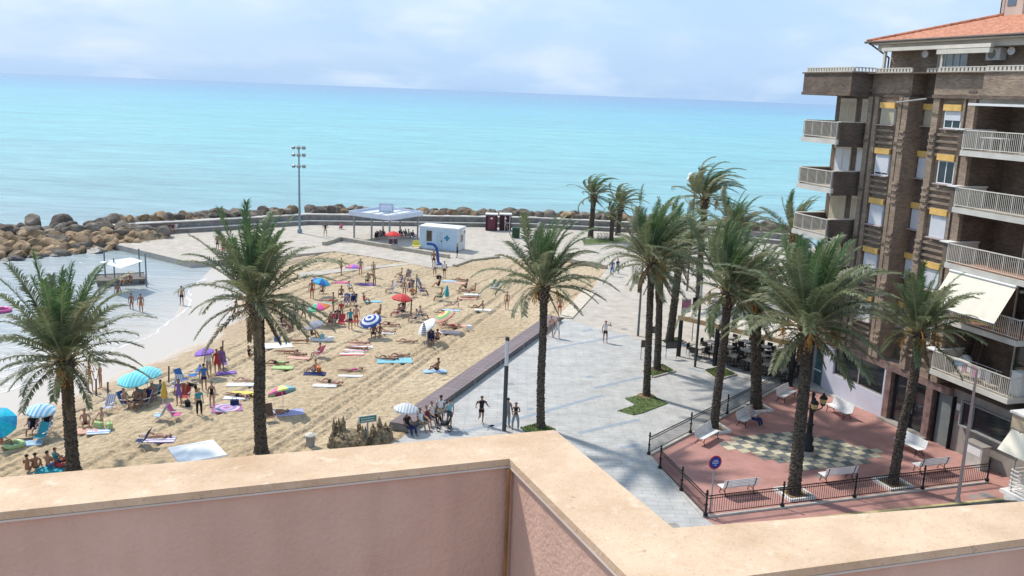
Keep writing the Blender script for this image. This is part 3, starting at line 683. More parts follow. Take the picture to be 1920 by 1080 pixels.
m_rail = mat('cream_rail', (.66,.61,.53), .5, .05, 5); m_slab = mat('cream_slab', (.58,.55,.49), .7, .14, 1.0); m_floor = mat('balcony_tiles', (.42,.19,.10), .7, .15, 4)
m_beigef = mat('beige_balcony_tiles', (.48,.40,.31), .7, .12, 4)
def brick_building():
    t = thing('apartment_building', 'dark brown brick apartment block with cream balconies and red roof', 'building', (BO.x, BO.y, 0), BA)
    def P(nm, mb, m, par=None, lab=None, sm=False):
        o = mb.build(nm, m, par or t, smooth=sm)
        if lab: o['label'] = lab
        return o
    D = 13.   # depth
    TOP = 19.3
    # ---- walls: bodies between recesses (x=s, y=depth inward)
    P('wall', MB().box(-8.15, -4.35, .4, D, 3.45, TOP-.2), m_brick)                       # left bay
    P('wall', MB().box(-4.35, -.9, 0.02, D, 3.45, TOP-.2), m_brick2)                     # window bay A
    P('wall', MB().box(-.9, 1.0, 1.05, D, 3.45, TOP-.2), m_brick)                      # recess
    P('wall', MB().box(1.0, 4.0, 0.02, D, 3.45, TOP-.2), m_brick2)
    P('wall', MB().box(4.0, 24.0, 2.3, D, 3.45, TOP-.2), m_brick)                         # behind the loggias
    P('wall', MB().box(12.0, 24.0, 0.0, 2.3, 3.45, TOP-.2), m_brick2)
    # pilasters with grooves
    for a, b in ((-4.33,-3.95),(-3.75,-3.40),(-1.70,-1.42),(-1.34,-.90),(1.02,1.48),(3.2,3.34),(3.52,4.02)):
        P('pilaster', MB().box(a, b, -.22, .015, 3.5, 19.05), m_brick2)
    # windows
    def window(x0, x1, z0, z1, y, style, shut=1., box=True, hood=True):
        fr = MB(); w = .06
        fr.box(x0, x0+w, y-.05, y+.05, z0, z1).box(x1-w, x1, y-.05, y+.05, z0, z1).box(x0+w, x1-w, y-.05, y+.05, z0, z0+w).box(x0+w, x1-w, y-.05, y+.05, z1-w, z1)
        xm = (x0+x1)/2; fr.box(xm-.03, xm+.03, y-.045, y+.03, z0+w, z1-w)
        f = P('window', fr, m_white)
        o = MB().box(x0+w, xm-.03, y-.012, y+.02, z0+w, z1-w).box(xm+.03, x1-w, y-.03, y-.004, z0+w, z1-w).build('pane', m_glD if style != 'c' else m_glC, f)
        if shut > 0:
            zb = z1-w-(z1-z0-w)*shut; mb = MB(); z = z1-w; n = 0
            while z > zb+.01:
                mb.box(x0+w*.5, x1-w*.5, y-.095, y-.06, max(zb, z-.048), z-.004); z -= .05
            s = mb.build('shutter', m_shW if style != 'b' else m_shB, f)
        MB().box(x0-.08, x1+.08, y-.26, y-.055, z0-.06, z0-.004).build('sill', mat('pink_sill', (.42,.33,.31), .8, .1, 3), f)
        if hood: MB().box(x0-.03, x1+.03, y-.20, y-.055, z1+.005, z1+.34).build('awning_box', m_yel, f)
        return f
    FL = [(18.40,17.45), (15.72,14.45), (12.72,11.45), (9.72,8.5), (6.72,5.5)]
    stA = [('b',1.,),('w',.86),('w',1.),('w',.72),('w',1.)]; stB = [('w',.5),('w',0.),('w',1.),('w',.9),('w',.4)]; stC = ('b','w','w','w','w')
    for k, (z1, z0) in enumerate(FL):
        window(-3.22, -2.02, z0, z1, -.04, stA[k][0], stA[k][1]); window(1.85, 3.05, z0, z1, -.04, stB[k][0], stB[k][1])
        window(-.80, .08, z0+.05, z1, .98, stC[k], 1.)
        # brick ledges in the spandrel below each window
        for x0, x1 in ((-3.38,-1.92),(1.5,3.18)):
            for j in range(4):
                zz = z0-.28-j*.36
                if zz > 4.2: P('brick_ledge', MB().box(x0, x1, -.16, .015, zz-.14, zz), m_brick2)
        for j in range(4):
            zz = z0-.28-j*.36
            if zz > 4.2: P('brick_ledge', MB().box(-1.33, -.93, -.30, -.225, zz-.14, zz), m_brick2); P('brick_ledge', MB().box(1.04, 1.46, -.30, -.225, zz-.14, zz), m_brick2)
        for x0, x1 in ((-4.35,-3.95), (-1.72,-.88), (3.5,4.04)):
            P('brick_ledge', MB().box(x0, x1, -.27, -.222, z0+1.9, z0+2.04), m_brick)
    # small windows at the back of the recess: orange/yellow boxes already in window()
    # downpipes
    for x, y in ((-3.85,-.1),(-1.80,-.12),(3.43,-.12)):
        P('downpipe', MB().bar((x, y, 3.6), (x, y, 19.0), .055, 8), m_pipe)
    P('downpipe', MB().bar((-1.80, -.30, 18.75), (.9, -.62, 19.0), .05, 8), m_grey_p)
    # ---- left balconies (three floors + one hidden by palms)
    def railing(parent, x0, x1, y, z, h=1.05, side=None):
        mb = MB().box(x0, x1, y-.035, y+.035, z+h-.05, z+h).box(x0, x1, y-.02, y+.02, z+.08, z+.12)
        o = mb.build('handrail', m_rail, parent)
        mb = MB(); n = int(abs(x1-x0)/.115)
        for i in range(n+1):
            x = x0+(x1-x0)*i/n; w = .02 if i % 8 == 0 else .011
            mb.box(x-w, x+w, y-w, y+w, z+.12, z+h-.05)
        o = mb.build('balusters', m_rail, parent); o['kind'] = 'stuff'
    doorst = ['b','w','b','b']
    for k, zf in enumerate((16.42, 13.42, 10.42, 7.42)):
        b = P('balcony', MB().box(-8.30, -4.72, -1.92, .395, zf-.32, zf-.02), m_slab)
        MB().box(-8.26, -4.76, -1.80, .39, zf-.018, zf).build('floor_tiles', m_beigef, b)
        MB().box(-4.90, -4.70, -1.75, .39, zf-.45, zf+1.02).build('brick_panel', m_brick, b)
        MB().box(-4.95, -4.66, -1.80, .39, zf+1.023, zf+1.08).build('panel_cap', m_cream, b)
        MB().box(-8.28, -8.12, -1.75, .39, zf-.012, zf+1.02).build('brick_panel', m_brick, b)
        MB().box(-8.32, -8.08, -1.80, .39, zf+1.023, zf+1.08).build('panel_cap', m_cream, b)
        railing(b, -8.22, -4.80, -1.86, zf)
        MB().bar((-4.8,-1.87,zf-.5),(-4.8,-1.87,zf+1.0),.06,8).build('downpipe', m_grey_p, b)
        # shuttered doors
        for x0, x1 in ((-7.55,-6.15),(-5.45,-4.55)):
            f = P('door', MB().box(x0-.06, x0, .32, .42, zf, zf+2.3).box(x1, x1+.06, .32, .42, zf, zf+2.3).box(x0-.06, x1+.06, .30, .42, zf+2.303, zf+2.5), m_cream)
            MB().box(x0+.002, x1-.002, .375, .395, zf+.02, zf+2.3).build('pane', m_glD, f)
            mb = MB(); z = zf+.02
            while z < zf+2.28: mb.box(x0, x1, .33, .365, z, z+.046); z += .05
            mb.build('shutter', m_shB if doorst[k] == 'b' else m_shW, f)
            MB().box((x0+x1)/2-.025, (x0+x1)/2+.025, .315, .328, zf, zf+2.3).build('rail', m_cream, f)
    # dead lamp under the roof terrace
    # ---- right loggias
    specs = [(16.42,'table'),(13.42,''),(10.42,''),(7.42,'awning'),(4.42,'laundry')]
    for k, (zf, ex) in enumerate(specs):
        b = P('balcony', MB().box(4.05, 9.35, -.85, 2.29, zf-.30, zf-.02), m_slab)
        if k < 4: pass
        MB().box(4.1, 9.28, -.70, 2.28, zf-.018, zf).build('floor_tiles', m_floor if k in (2,3) else m_beigef, b)
        MB().box(3.75, 4.03, -.80, -.30, zf-.35, zf+1.0).build('brick_panel', m_brick, b)
        MB().box(4.035, 4.16, -.78, 1.2, zf+.002, zf+1.02).build('side_wall', m_cream, b)
        MB().box(3.55, 4.20, -.90, 1.25, zf+1.025, zf+1.09).build('panel_cap', m_white, b)
        MB().bar((3.66,-.62,zf-.35),(3.66,-.62,zf+.98),.06,8).build('downpipe', m_grey_p, b)
        railing(b, 4.1, 9.30, -.80, zf)
        # return railing on the far end
        mb = MB().box(9.27, 9.33, -.76, 2.2, zf+1.0, zf+1.05)
        for i in range(18): y = -.7+i*.165; mb.box(9.29, 9.31, y-.011, y+.011, zf, zf+1.0)
        mb.build('end_railing', m_rail, b)
        # side brick of loggia left
        # sliding door at the back
        x0, x1 = (6.2, 8.4) if k != 4 else (6.6, 8.6)
        f = P('door', MB().box(x0-.08, x0, 2.2, 2.32, zf, zf+2.25).box(x1, x1+.08, 2.2, 2.32, zf, zf+2.25).box(x0-.08, x1+.08, 2.17, 2.32, zf+2.253, zf+2.68), m_cream)
        xm = x0+(x1-x0)*.45
        MB().box(x0+.001, xm, 2.27, 2.295, zf+.02, zf+2.25).build('pane', m_glD, f)
        MB().box(xm+.06, x1-.06, 2.23, 2.25, zf+.08, zf+2.2).build('pane', m_glT if k != 2 else m_glC, f)
        MB().box(xm, xm+.06, 2.215, 2.265, zf+.02, zf+2.25).box(x1-.06, x1-.001, 2.215, 2.265, zf+.02, zf+2.25).box(xm+.06, x1-.06, 2.215, 2.265, zf+.02, zf+.08).build('sash', m_white, f)
        if k == 0: MB().box(x0+.001, x1-.001, 2.19, 2.21, zf+1.3, zf+2.25).build('shutter', m_shW, f)
        # second door further right
        x0, x1 = 9.6, 11.4
        f = P('door', MB().box(x0-.08, x0, 2.2, 2.32, zf, zf+2.25).box(x1, x1+.08, 2.2, 2.32, zf, zf+2.25).box(x0-.08, x1+.08, 2.17, 2.32, zf+2.253, zf+2.5), m_cream)
        MB().box(x0+.001, x1-.001, 2.27, 2.295, zf+.02, zf+2.25).build('pane', m_glT, f)
        P('floor_slab', MB().box(9.38, 12.0, 0.2, 2.29, zf-.30, zf), m_slab)
        # divider of the loggia left flank
        P('flank_wall', MB().box(3.88, 4.02, .02, 2.29, zf+1.1 if False else zf, zf+2.68), m_brick)
    P('lintel', MB().box(4.05, 12.0, -.05, 2.29, 18.85, 19.05), m_slab)
    # balcony awning rolled out between 2nd and 3rd floor
    a = Vector((4.6,-.92,10.05)); mb = MB()
    for i in range(12):
        x0 = 4.6+i*.36; x1 = x0+.36
        for z0_, z1_, y0_, y1_ in ((10.05, 8.25, -.92, -2.0),):
            mb.face([(x0, y0_, z0_), (x1, y0_, z0_), (x1, y1_, z1_), (x0, y1_, z1_)], None, i % 2)
            mb.face([(x1, y0_, z0_-.012), (x0, y0_, z0_-.012), (x0, y1_, z1_-.012), (x1, y1_, z1_-.012)], None, i % 2)
    aw = P('awning', mb, [mat('cream_canvas', (.72,.67,.56), .85, .04, 3), mat('cream_canvas_dark', (.70,.65,.54), .85, .04, 3)], None, 'cream sun awning rolled down over the second floor balcony')
    MB().bar((4.6,-2.0,8.25),(8.92,-2.0,8.25),.035,8).build('front_bar', m_white, aw); MB().bar((4.6,-.95,10.06),(8.92,-.95,10.06),.07,8).build('roller', m_white, aw)
    # rolled awning cassettes under slabs
    P('awning_cassette', MB().box(3.9, 9.2, -.6, -.35, 18.72, 18.84), m_white)
    # ---- projecting roof-terrace parapet
    def par(x0, x1, y0, y1, m=m_brick2):
        P('parapet', MB().box(x0, x1, y0, y1, 19.24, 20.38), m)
        P('parapet_band', MB().box(x0-.05, x1+.05, y0-.05, y1, 19.05, 19.235), m_brick); 
    par(-9.15, -4.40, -1.55, 1.5, m_brick); par(-4.40+.055, -1.0, 0-.02, 1.5); par(-.9, .9, .9, 1.5, m_brick); par(1.0, 4.6, -.25, 1.5); par(4.66, 24.0, -.55, 1.5)
    P('parapet_band', MB().box(-9.25, -4.28, -1.65, 1.5, 20.383, 20.47), m_brick)
    P('parapet_band', MB().box(-4.27, 24, -.62, 1.5, 20.383, 20.44), m_brick)
    # pale lattice blocks on the parapet
    def lattice(x0, x1, y, ax='x', z=20.475):
        mb = MB(); n = max(1, int((x1-x0)/.26))
        if ax == 'x':
            mb.box(x0, x1, y, y+.1, z, z+.05).box(x0, x1, y, y+.1, z+.24, z+.29)
            for i in range(n+1): x = x0+(x1-x0-.07)*i/n; mb.box(x, x+.15, y+.01, y+.09, z+.05, z+.24)
        else:
            mb.box(y, y+.1, x0, x1, z, z+.05).box(y, y+.1, x0, x1, z+.24, z+.29)
            for i in range(n+1): x = x0+(x1-x0-.07)*i/n; mb.box(y+.01, y+.09, x, x+.07, z+.05, z+.24)
        P('lattice_block', mb, m_cream)
    lattice(-9.0, -4.5, -1.5); lattice(-1.38, .2, -4.5, 'y'); lattice(-4.3, -1.3, .02, z=20.45); lattice(-1.1, .9, .95, z=20.45); lattice(1.0, 4.6, -.15, z=20.45); lattice(4.7, 14, -.5, z=20.45); 
    P('terrace_floor', MB().box(-9.1, 24, 1.5, D, 19.1, 19.4), m_floor)
    # ---- penthouse
    P('penthouse_wall', MB().box(-5.7, 24, 2.2, D-1, 19.4, 22.3), m_brick2)
    for x0, x1, z0, z1 in ((-1.55,.55,19.42,21.6),(4.6,8.6,20.2,21.75)):
        f = P('window', MB().box(x0-.07,x0,2.1,2.25,z0,z1).box(x1,x1+.07,2.1,2.25,z0,z1).box(x0-.07,x1+.07,2.08,2.25,z1+.002,z1+.32).box((x0+x1)/2-.05,(x0+x1)/2+.05,2.1,2.22,z0,z1), m_cream)
        MB().box(x0, x1, 2.14, 2.19, z0, z1).build('pane', m_glC, f)
        for q in (.25,.75): MB().box(x0+(x1-x0)*q-.03, x0+(x1-x0)*q+.03, 2.09, 2.14, z0, z1).build('sash', m_white, f)
    P('pergola_post', MB().box(-4.35,-4.2,.5,.65,19.4,21.95), m_cream); P('pergola_post', MB().box(.35,.5,.5,.65,19.4,21.9), m_cream)
    P('awning_cassette', MB().box(-4.5, 3.8, .45, .7, 21.75, 21.95), m_cream); P('awning_cassette', MB().box(.3, 4.0, .2, .45, 21.45, 21.7), m_cream)
    ac = P('air_conditioner', MB().box(2.3, 3.25, 1.7, 2.15, 21.15, 21.8), m_white); MB().lathe([(.0,0),(.25,0),(.25,.02),(0,.02)], 16).build('fan_grille', m_grstone, ac, (2.7,1.69,21.47)).rotation_euler = (math.pi/2,0,0)
    for x in (-2.3, 3.9):
        dish = P('satellite_dish', MB().lathe([(0,0),(.12,.02),(.21,.07)], 16), m_white, None); dish.location = (x, 1.8, 21.6); dish.rotation_euler = (math.pi/2, 0, .3)
    # ---- hip roof with corrugated tiles
    ex0, ey0, ez = -6.1, .75, 22.38; slope = .30; rd = 6.4
    def roof_face(a, b, c, d, nm):
        """a-b eave, d-c ridge; tiles as ridges running up the slope"""
        a, b, c, d = map(Vector, (a, b, c, d)); mb = MB(); n = int((b-a).length/.24)
        e = (b-a).normalized(); nn = e.cross((d-a)).normalized()
        if nn.z < 0: nn = -nn
        # triangle/trapezoid clipping along the hips
        for i in range(n):
            t0, t1 = i/n, (i+1)/n; 
            def top(t):
                s = (a+(b-a)*t); 
                # distance up the slope until the hip
                L0 = (b-a).length; h = rd; x = t*L0
                return min(1, x/h if hipL else 1, (L0-x)/h if hipR else 1)
            upv = ups
            for m_, (ta, tb) in enumerate(((t0, (t0+t1)/2), ((t0+t1)/2, t1))):
                zz = (.0, .055) if m_ == 0 else (.055, .0)
                pa = a+(b-a)*ta; pb = a+(b-a)*tb
                mb.face([pa+nn*zz[0], pb+nn*zz[1], pb+upv*top(tb)+nn*zz[1], pa+upv*top(ta)+nn*zz[0]])
        return mb
    m_tile = mat('terracotta_tiles', (.46,.17,.095), .8, .3, 5, c2=(.52,.23,.14))
    hipL, hipR = True, False; ups = Vector((0, rd, rd*slope))
    P('cornice', MB().box(ex0+.35, 24, ey0+.45, ey0+1.4, 21.85, ez-.185), m_cream); P('cornice', MB().box(ex0+.35, ex0+.6, ey0+1.41, ey0+9, 21.95, ez-.185), m_cream)
    rf = P('roof', MB().prism([(ex0,ey0),(24,ey0),(24,ey0+2*rd),(ex0,ey0+2*rd)], ez-.18, ez-.03), m_cream)
    o = roof_face((ex0-.1,ey0-.1,ez),(24,ey0-.1,ez),(24,0,0),(0,0,0),'').build('roof_tiles', m_tile, rf); o['kind'] = 'stuff'
    hipL, hipR = True, True; ups = Vector((rd, 0, rd*slope))
    o = roof_face((ex0-.1,ey0-.1+2*rd,ez),(ex0-.1,ey0-.1,ez),0 and 0 or (0,0,0),(0,1,1),'').build('roof_tiles', m_tile, rf); o['kind'] = 'stuff'
    MB().bar((ex0-.1,ey0-.1,ez+.05),(ex0+rd-.1,ey0+rd-.1,ez+rd*slope+.06),.1,8).build('hip_ridge', m_tile, rf)
    MB().bar((ex0+rd-.1,ey0+rd-.1,ez+rd*slope+.06),(24,ey0+rd-.1,ez+rd*slope+.06),.1,8).build('hip_ridge', m_tile, rf)
    MB().bar((ex0-.15,ey0-.16,ez-.04),(24,ey0-.16,ez-.04),.07,8).build('gutter', m_pipe, rf)
    MB().tube([(ex0+.2,ey0-.1,ez-.1),(ex0+.35,1.7,ez-.7),(ex0+.35,2.1,ez-.9),(ex0+.35,2.1,19.4)],.05,8).build('downpipe', m_pipe, rf)
    # tower on the roof
    tw = P('stair_tower', MB().box(-1.25, .35, 5.8, 9.5, 23.0, 28.6), mat('pink_cream_render', (.58,.46,.38), .8, .08, 1))
    MB().box(-.75,-.15,5.77,5.798,24.45,25.05).build('pane', glass('blue_grey_glass', (.10,.13,.17)), tw)
    MB().bar((-1.1,5.7,24),(-1.1,5.7,27.5),.03,6).build('cable', m_black, tw)
    # ---- ground floor
    P('ground_wall', MB().box(-8.15, 24, .25, D, .01, 3.44), m_grstone)
    P('fascia', MB().box(-8.2, 4.9, -.12, .24, 3.5 if False else 3.05, 3.49), m_marble)
    # white cafe front
    wf = P('cafe_front', MB().box(-5.9, -.05, -.10, .24, .01, 1.28), mat('lavender_white_wall', (.56,.56,.64), .6, .06, 1))
    for _a, _b in ((-5.9,-4.9),(-.22,-.05)): MB().box(_a,_b,-.10,.24,1.283,3.04).build('jamb', mat('lavender_white_wall', (.56,.56,.64)), wf)
    MB().box(-4.9,-.22,.06,.1,1.283,3.04).build('pane', m_glD, wf); MB().box(-4.9,-.22,-.02,.058,1.283,1.34).box(-2.6,-2.5,0,.058,1.343,3.04).build('frame', m_grstone, wf)
    for i, x in enumerate((-8.0,-7.0)):
        f = P('glass_door', MB().box(x, x+.07, -.02, .24, .01, 3.04).box(x+.93, x+1.0, -.02, .24, .01, 3.04), m_grey_p); MB().box(x+.07, x+.93, .08, .12, .02, 3.03).build('pane', m_glT, f); MB().box(x+.1,x+.85,-.06,.0,1.0,1.06).build('handle', m_white, f)
    # marble portal with dark double door
    pr = P('portal', MB().box(-.04,.42,-.14,.24,.01,3.04).box(3.25,3.75,-.14,.24,.01,3.04).box(1.7,1.95,-.10,.24,.01,3.04), m_marble)
    for x0, x1 in ((.42,1.7),(1.95,3.25)): MB().box(x0, x1, .16, .2, .12, 3.03).build('door', m_glD, pr)
    for x in (1.5, 2.15): MB().bar((x,.1,1.0),(x,.1,1.5),.02,6).build('handle', m_grey_p, pr)
    MB().box(-.04,3.75,-.45,.15,.011,.12).build('step', m_grstone, pr)
    # grey roller shutter
    f = P('shutter_door', MB().box(3.95,4.0,-.02,.24,.02,3.04).box(5.1,5.15,-.02,.24,.02,3.04), m_black)
    mb = MB(); z = .02
    while z < 3.0: mb.box(4.0,5.1,.14,.2,z,z+.095); z += .1
    mb.build('slats', mat('grey_roller', (.20,.215,.205), .5, .12, 2), f)
    # shop window
    sw = P('shop_window', MB().box(5.7,9.1,-.02,.24,1.62,1.70).box(5.7,9.1,-.02,.24,3.0,3.04).box(5.7,5.78,-.02,.24,1.703,2.998).box(9.02,9.1,-.02,.24,1.703,2.998).box(6.5,6.56,-.01,.2,1.703,2.998), m_grey_p)
    MB().box(5.78,9.02,.12,.16,1.703,2.998).build('pane', m_glD, sw)
    ns = P('notice_board', MB().box(5.2,5.65,.2,.248,2.3,2.75), m_grstone); MB().box(5.24,5.61,.19,.199,2.34,2.71).build('sheet', m_white, ns)
    P('red_marking', MB().box(5.24,5.4,.235,.2485,1.75,1.8).box(5.24,5.36,.235,.2485,1.85,1.9).box(5.24,5.4,.235,.2485,1.95,2.0), mat('red_paint', (.45,.12,.10), .7))
    return t
brick_building()
BM = Matrix.Translation((BO.x, BO.y, 0)) @ Matrix.Rotation(BA, 4, 'Z')
def bl(s, y, z): return BM @ Vector((s, y, z))
# balcony furniture and laundry
def plastic_table(p, rz, label):
    t = thing('table', label, 'table', p, rz)
    MB().box(-.7,.7,-.4,.4,.68,.72).build('table_top', m_white, t)
    for x in (-.6,.6):
        for y in (-.3,.3): MB().bar((x,y,0),(x*.9,y*.9,.68),.03,6).build('leg', m_white, t)
    return t
plastic_table(bl(5.6,-.1,16.42), BA, 'white plastic table on the top right balcony of the brick block')
dk = thing('drying_rack', 'white drying rack hung with clothes on the lowest brick block balcony', 'drying rack', bl(6.6,-.1,4.42), BA)
MB().bar((-1.2,-.3,.85),(1.2,-.3,.85),.015,6).bar((-1.2,.3,.85),(1.2,.3,.85),.015,6).bar((-1.0,-.3,0),(-.9,.3,.85),.015,6).bar((1.0,-.3,0),(.9,.3,.85),.015,6).build('frame', m_white, dk)
for i, c in enumerate(((.75,.7,.68),(.55,.25,.33),(.72,.72,.72),(.5,.2,.35),(.74,.7,.7),(.4,.42,.5),(.7,.66,.7))):
    x = -1.1+i*.32; MB().box(x, x+.28, -.315, -.285, .25+.08*(i % 3), .86).build('cloth', mat('laundry%d' % i, c, .9, .1, 5), dk)
sb = thing('ironing_board', 'folded white ironing board leaning by the lowest balcony rail', 'ironing board', bl(5.6,-.35,4.42), BA)
MB().lathe([(0,0),(.2,0),(.2,.04),(0,.04)],16).build('board_top', m_white, sb, (0,0,.85)).scale = (3.2,1,1); MB().bar((-.4,0,0),(.3,0,.85),.015,6).bar((.4,0,0),(-.3,0,.85),.015,6).build('leg', m_grey_p, sb)
pl = thing('wooden_boards', 'brown boards leaning in the lowest loggia of the brick block', 'boards', bl(5.2,1.2,4.42), BA)
for i in range(3): MB().bar((-.3+i*.22,-.2,0),(-1.0+i*.25,.95,2.5),.07,4).build('board', m_pipe, pl)
sk = thing('storage_sack', 'lumpy white sack on a ledge in the lowest loggia', 'sack', bl(4.7,.9,4.42), BA); MB().ball((0,0,.45),.38,12,8,1.1).build('sack', m_white, sk, smooth=True)
ptc = thing('storage_box', 'tall white plastic box at the corner of the lowest balcony', 'box', bl(8.9,.3,4.42), BA); MB().box(-.3,.3,-.3,.3,0,1.15).build('body', m_white, ptc); MB().box(-.33,.33,-.33,.33,1.153,1.2).build('lid', m_white, ptc)
crate_ = thing('drinks_cooler', 'white poster covered cabinet against the grey shop wall', 'cabinet', bl(7.5,-.35,.011), BA)
MB().box(-.6,.6,-.25,.28,0,1.25).build('body', mat('offwhite_cab', (.52,.50,.45), .7, .2, 2), crate_); MB().box(-.5,.5,-.26,-.252,.7,1.15).build('poster', m_white, crate_)
MB().box(-.66,.66,-.32,.3,1.253,1.3).build('lid', m_grstone, crate_)
# neighbouring cream building at the right edge
def cream_corner():
    t = thing('cream_building', 'cream rendered building corner with white slatted balcony at right edge', 'building', bl(0,0,0), BA)
    mc = mat('cream_render', (.56,.45,.31), .85, .08, 1)
    MB().box(10.35, 20, -1.5, -.2, 3.35, 4.1).build('balcony_body', mc, t); MB().box(10.25, 20.1, -1.6, -.1, 4.103, 4.2).build('balcony_cap', m_white, t)
    MB().box(11.2, 20, -.6, .2, .012, 3.34).build('wall', mc, t)
    rl = MB()
    for i in range(6): rl.box(10.8, 14, -1.54, -1.5, .3+i*.2, .35+i*.2); rl.box(10.76, 10.8, -1.5, -.6, .3+i*.2, .35+i*.2)
    r = rl.build('slatted_rail', m_white, t); MB().bar((10.9,-1.48,.05),(10.9,-1.48,3.34),.03,6).build('post', m_grey_p, t)
    MB().box(10.45, 14, -1.7, -.6, .012, .2).build('platform', m_white, t)
    u = MB(); u.face([(10.4,-1.45,3.3),(14,-1.45,3.3),(14,-2.2,2.3),(10.4,-2.2,2.3)]); u.face([(10.4,-2.2,2.29),(14,-2.2,2.29),(14,-1.45,3.29),(10.4,-1.45,3.29)])
    u.build('awning', mat('cream_canvas', (.7,.62,.48)), t)
cream_corner()

# ================================================================ PALMS
def leaf_mat(name, c, c2, hv=.25):
    m, N, L, b = newmat(name); b.inputs['Roughness'].default_value = .48; b.inputs['Specular IOR Level'].default_value = .4
    oi = N.new('ShaderNodeObjectInfo'); mx = N.new('ShaderNodeMixRGB'); mx.inputs[1].default_value = (*c,1); mx.inputs[2].default_value = (*c2,1); L.new(oi.outputs['Random'], mx.inputs[0])
    g = N.new('ShaderNodeNewGeometry'); nz = N.new('ShaderNodeTexNoise'); nz.inputs['Scale'].default_value = 2.2; L.new(g.outputs['Position'], nz.inputs['Vector'])
    r = N.new('ShaderNodeMapRange'); r.inputs[1].default_value = .3; r.inputs[2].default_value = .7; r.inputs[3].default_value = 1-hv; r.inputs[4].default_value = 1+hv; L.new(nz.outputs[0], r.inputs[0])
    mu = N.new('ShaderNodeVectorMath'); mu.operation = 'SCALE'; L.new(mx.outputs[0], mu.inputs[0]); L.new(r.outputs[0], mu.inputs['Scale']); L.new(mu.outputs[0], b.inputs['Base Color'])
    tr = N.new('ShaderNodeBsdfTranslucent'); L.new(mu.outputs[0], tr.inputs[0]); ms = N.new('ShaderNodeMixShader'); ms.inputs[0].default_value = .38
    L.new(b.outputs[0], ms.inputs[1]); L.new(tr.outputs[0], ms.inputs[2]); L.new(ms.outputs[0], N['Material Output'].inputs[0]); return m
m_leaf = leaf_mat('palm_leaf', (.16,.195,.095), (.27,.275,.16)); m_leafy = leaf_mat('palm_leaf_young', (.10,.175,.065), (.15,.22,.09)); m_leafd = leaf_mat('palm_leaf_old', (.17,.165,.09), (.25,.21,.12))
m_rach = mat('rachis', (.36,.32,.17), .6, .2, 5)
m_trunk = mat('palm_trunk', (.045,.034,.026), .95, .5, 9, .04, 25, c2=(.10,.08,.06)); m_boot = mat('leaf_stub', (.12,.085,.055), .9, .4, 6, c2=(.22,.15,.09)); m_date = mat('date_stalks', (.45,.22,.05), .7, .3, 8); m_dead = mat('dead_frond', (.19,.14,.09), .9, .3, 5)
m_deadleaf = leaf_mat('palm_leaf_dead', (.20,.14,.08), (.30,.22,.13))
WIND = Vector((1.0, -.05, -.12))
def frond_mesh(el, az, Lh, wind, seed, mleaf, nl=74, droop=1., young=False):
    rr = np.random.default_rng(seed); n = 26
    d = np.array([math.cos(el)*math.cos(az), math.cos(el)*math.sin(az), math.sin(el)]); W = np.array(WIND)*wind
    p = np.zeros(3); P = [p.copy()]; T = [d.copy()]; ds = Lh/n
    for i in range(n):
        t = (i+1)/n; hor = math.hypot(d[0], d[1])
        d = d+np.array([0,0,-1])*ds*droop*(.06+.34*t)*(.35+hor*.8)+W*ds*(.05+.30*t*t)
        d /= np.linalg.norm(d); p = p+d*ds; P.append(p.copy()); T.append(d.copy())
    P = np.array(P); T = np.array(T)
    V = []; Fc = []; MI = []
    # rachis: tapered 3-sided
    side = np.cross(T, [0,0,1.]); side /= np.linalg.norm(side, axis=1)[:,None]+1e-6; upn = np.cross(side, T)
    for i in range(0, n+1, 2):
        r = .062*(1-i/n)**1.6+.008; k = len(V)
        V += [P[i]+side[i]*r, P[i]-side[i]*r, P[i]-upn[i]*r]
        if i: 
            for a, b in ((0,1),(1,2),(2,0)): Fc.append((k-3+a, k-3+b, k+b, k+a)); MI.append(1)
    for j in range(nl):
        t = .17+.83*(j+.5)/nl; x = t*n; i = min(n-1, int(x)); fr_ = x-i
        c = P[i]*(1-fr_)+P[i+1]*fr_; tv = T[i]; s_ = side[i]; u_ = upn[i]
        ll = .74*min(1, .40+(t-.1)*3.4)*(1-.5*max(0, t-.5)/.5)*Lh/4.6
        for sg in (-1, 1):
            a = rad((27 if young else 40)+18*(1-t))*rr.uniform(.75,1.25); vup = rr.uniform(.05,.55)
            dd = tv*math.cos(a)+(s_*sg*1.0+u_*vup)*math.sin(a); dd /= np.linalg.norm(dd)
            wv = np.cross(dd, s_*sg*.4+u_); wv /= np.linalg.norm(wv)+1e-9
            l = ll*rr.uniform(.8,1.12); w = (.021 if young else .032)*rr.uniform(.8,1.2)
            mid = c+dd*l*.5; d2 = dd+np.array([0,0,-.5])+W*.35; d2 /= np.linalg.norm(d2); tip = mid+d2*l*.5
            k = len(V); V += [c-wv*w*.6, c+wv*w*.6, mid+wv*w, mid-wv*w, tip]
            Fc.append((k, k+1, k+2, k+3)); MI.append(0); Fc.append((k+3, k+2, k+4)); MI.append(0)
    me = bpy.data.meshes.new('frond'); me.from_pydata([tuple(v) for v in V], [], Fc); me.materials.append(mleaf); me.materials.append(m_rach); me.polygons.foreach_set('material_index', MI); me.update(); return me
ELS = [83, 73, 62, 48, 32, 14, -6, -26, -58]; NAZ = 12
_fl = {}
def get_frond(ei, ai, wind):
    k = (ei, ai, wind)
    if k not in _fl:
        ml = m_leafy if ei <= 1 else (m_deadleaf if ei == 8 else m_leafd if ei >= 7 else m_leaf)
        _fl[k] = frond_mesh(rad(ELS[ei]), ai*2*math.pi/NAZ, (4.0, 4.4, 4.6, 4.6, 4.4, 4.2, 3.9, 3.4, 2.4)[ei], {0: .35, 1: .85, 2: 2.6}[wind], ei*100+ai+wind*7777, ml, droop=1.0, young=ei <= 1)
    return _fl[k]
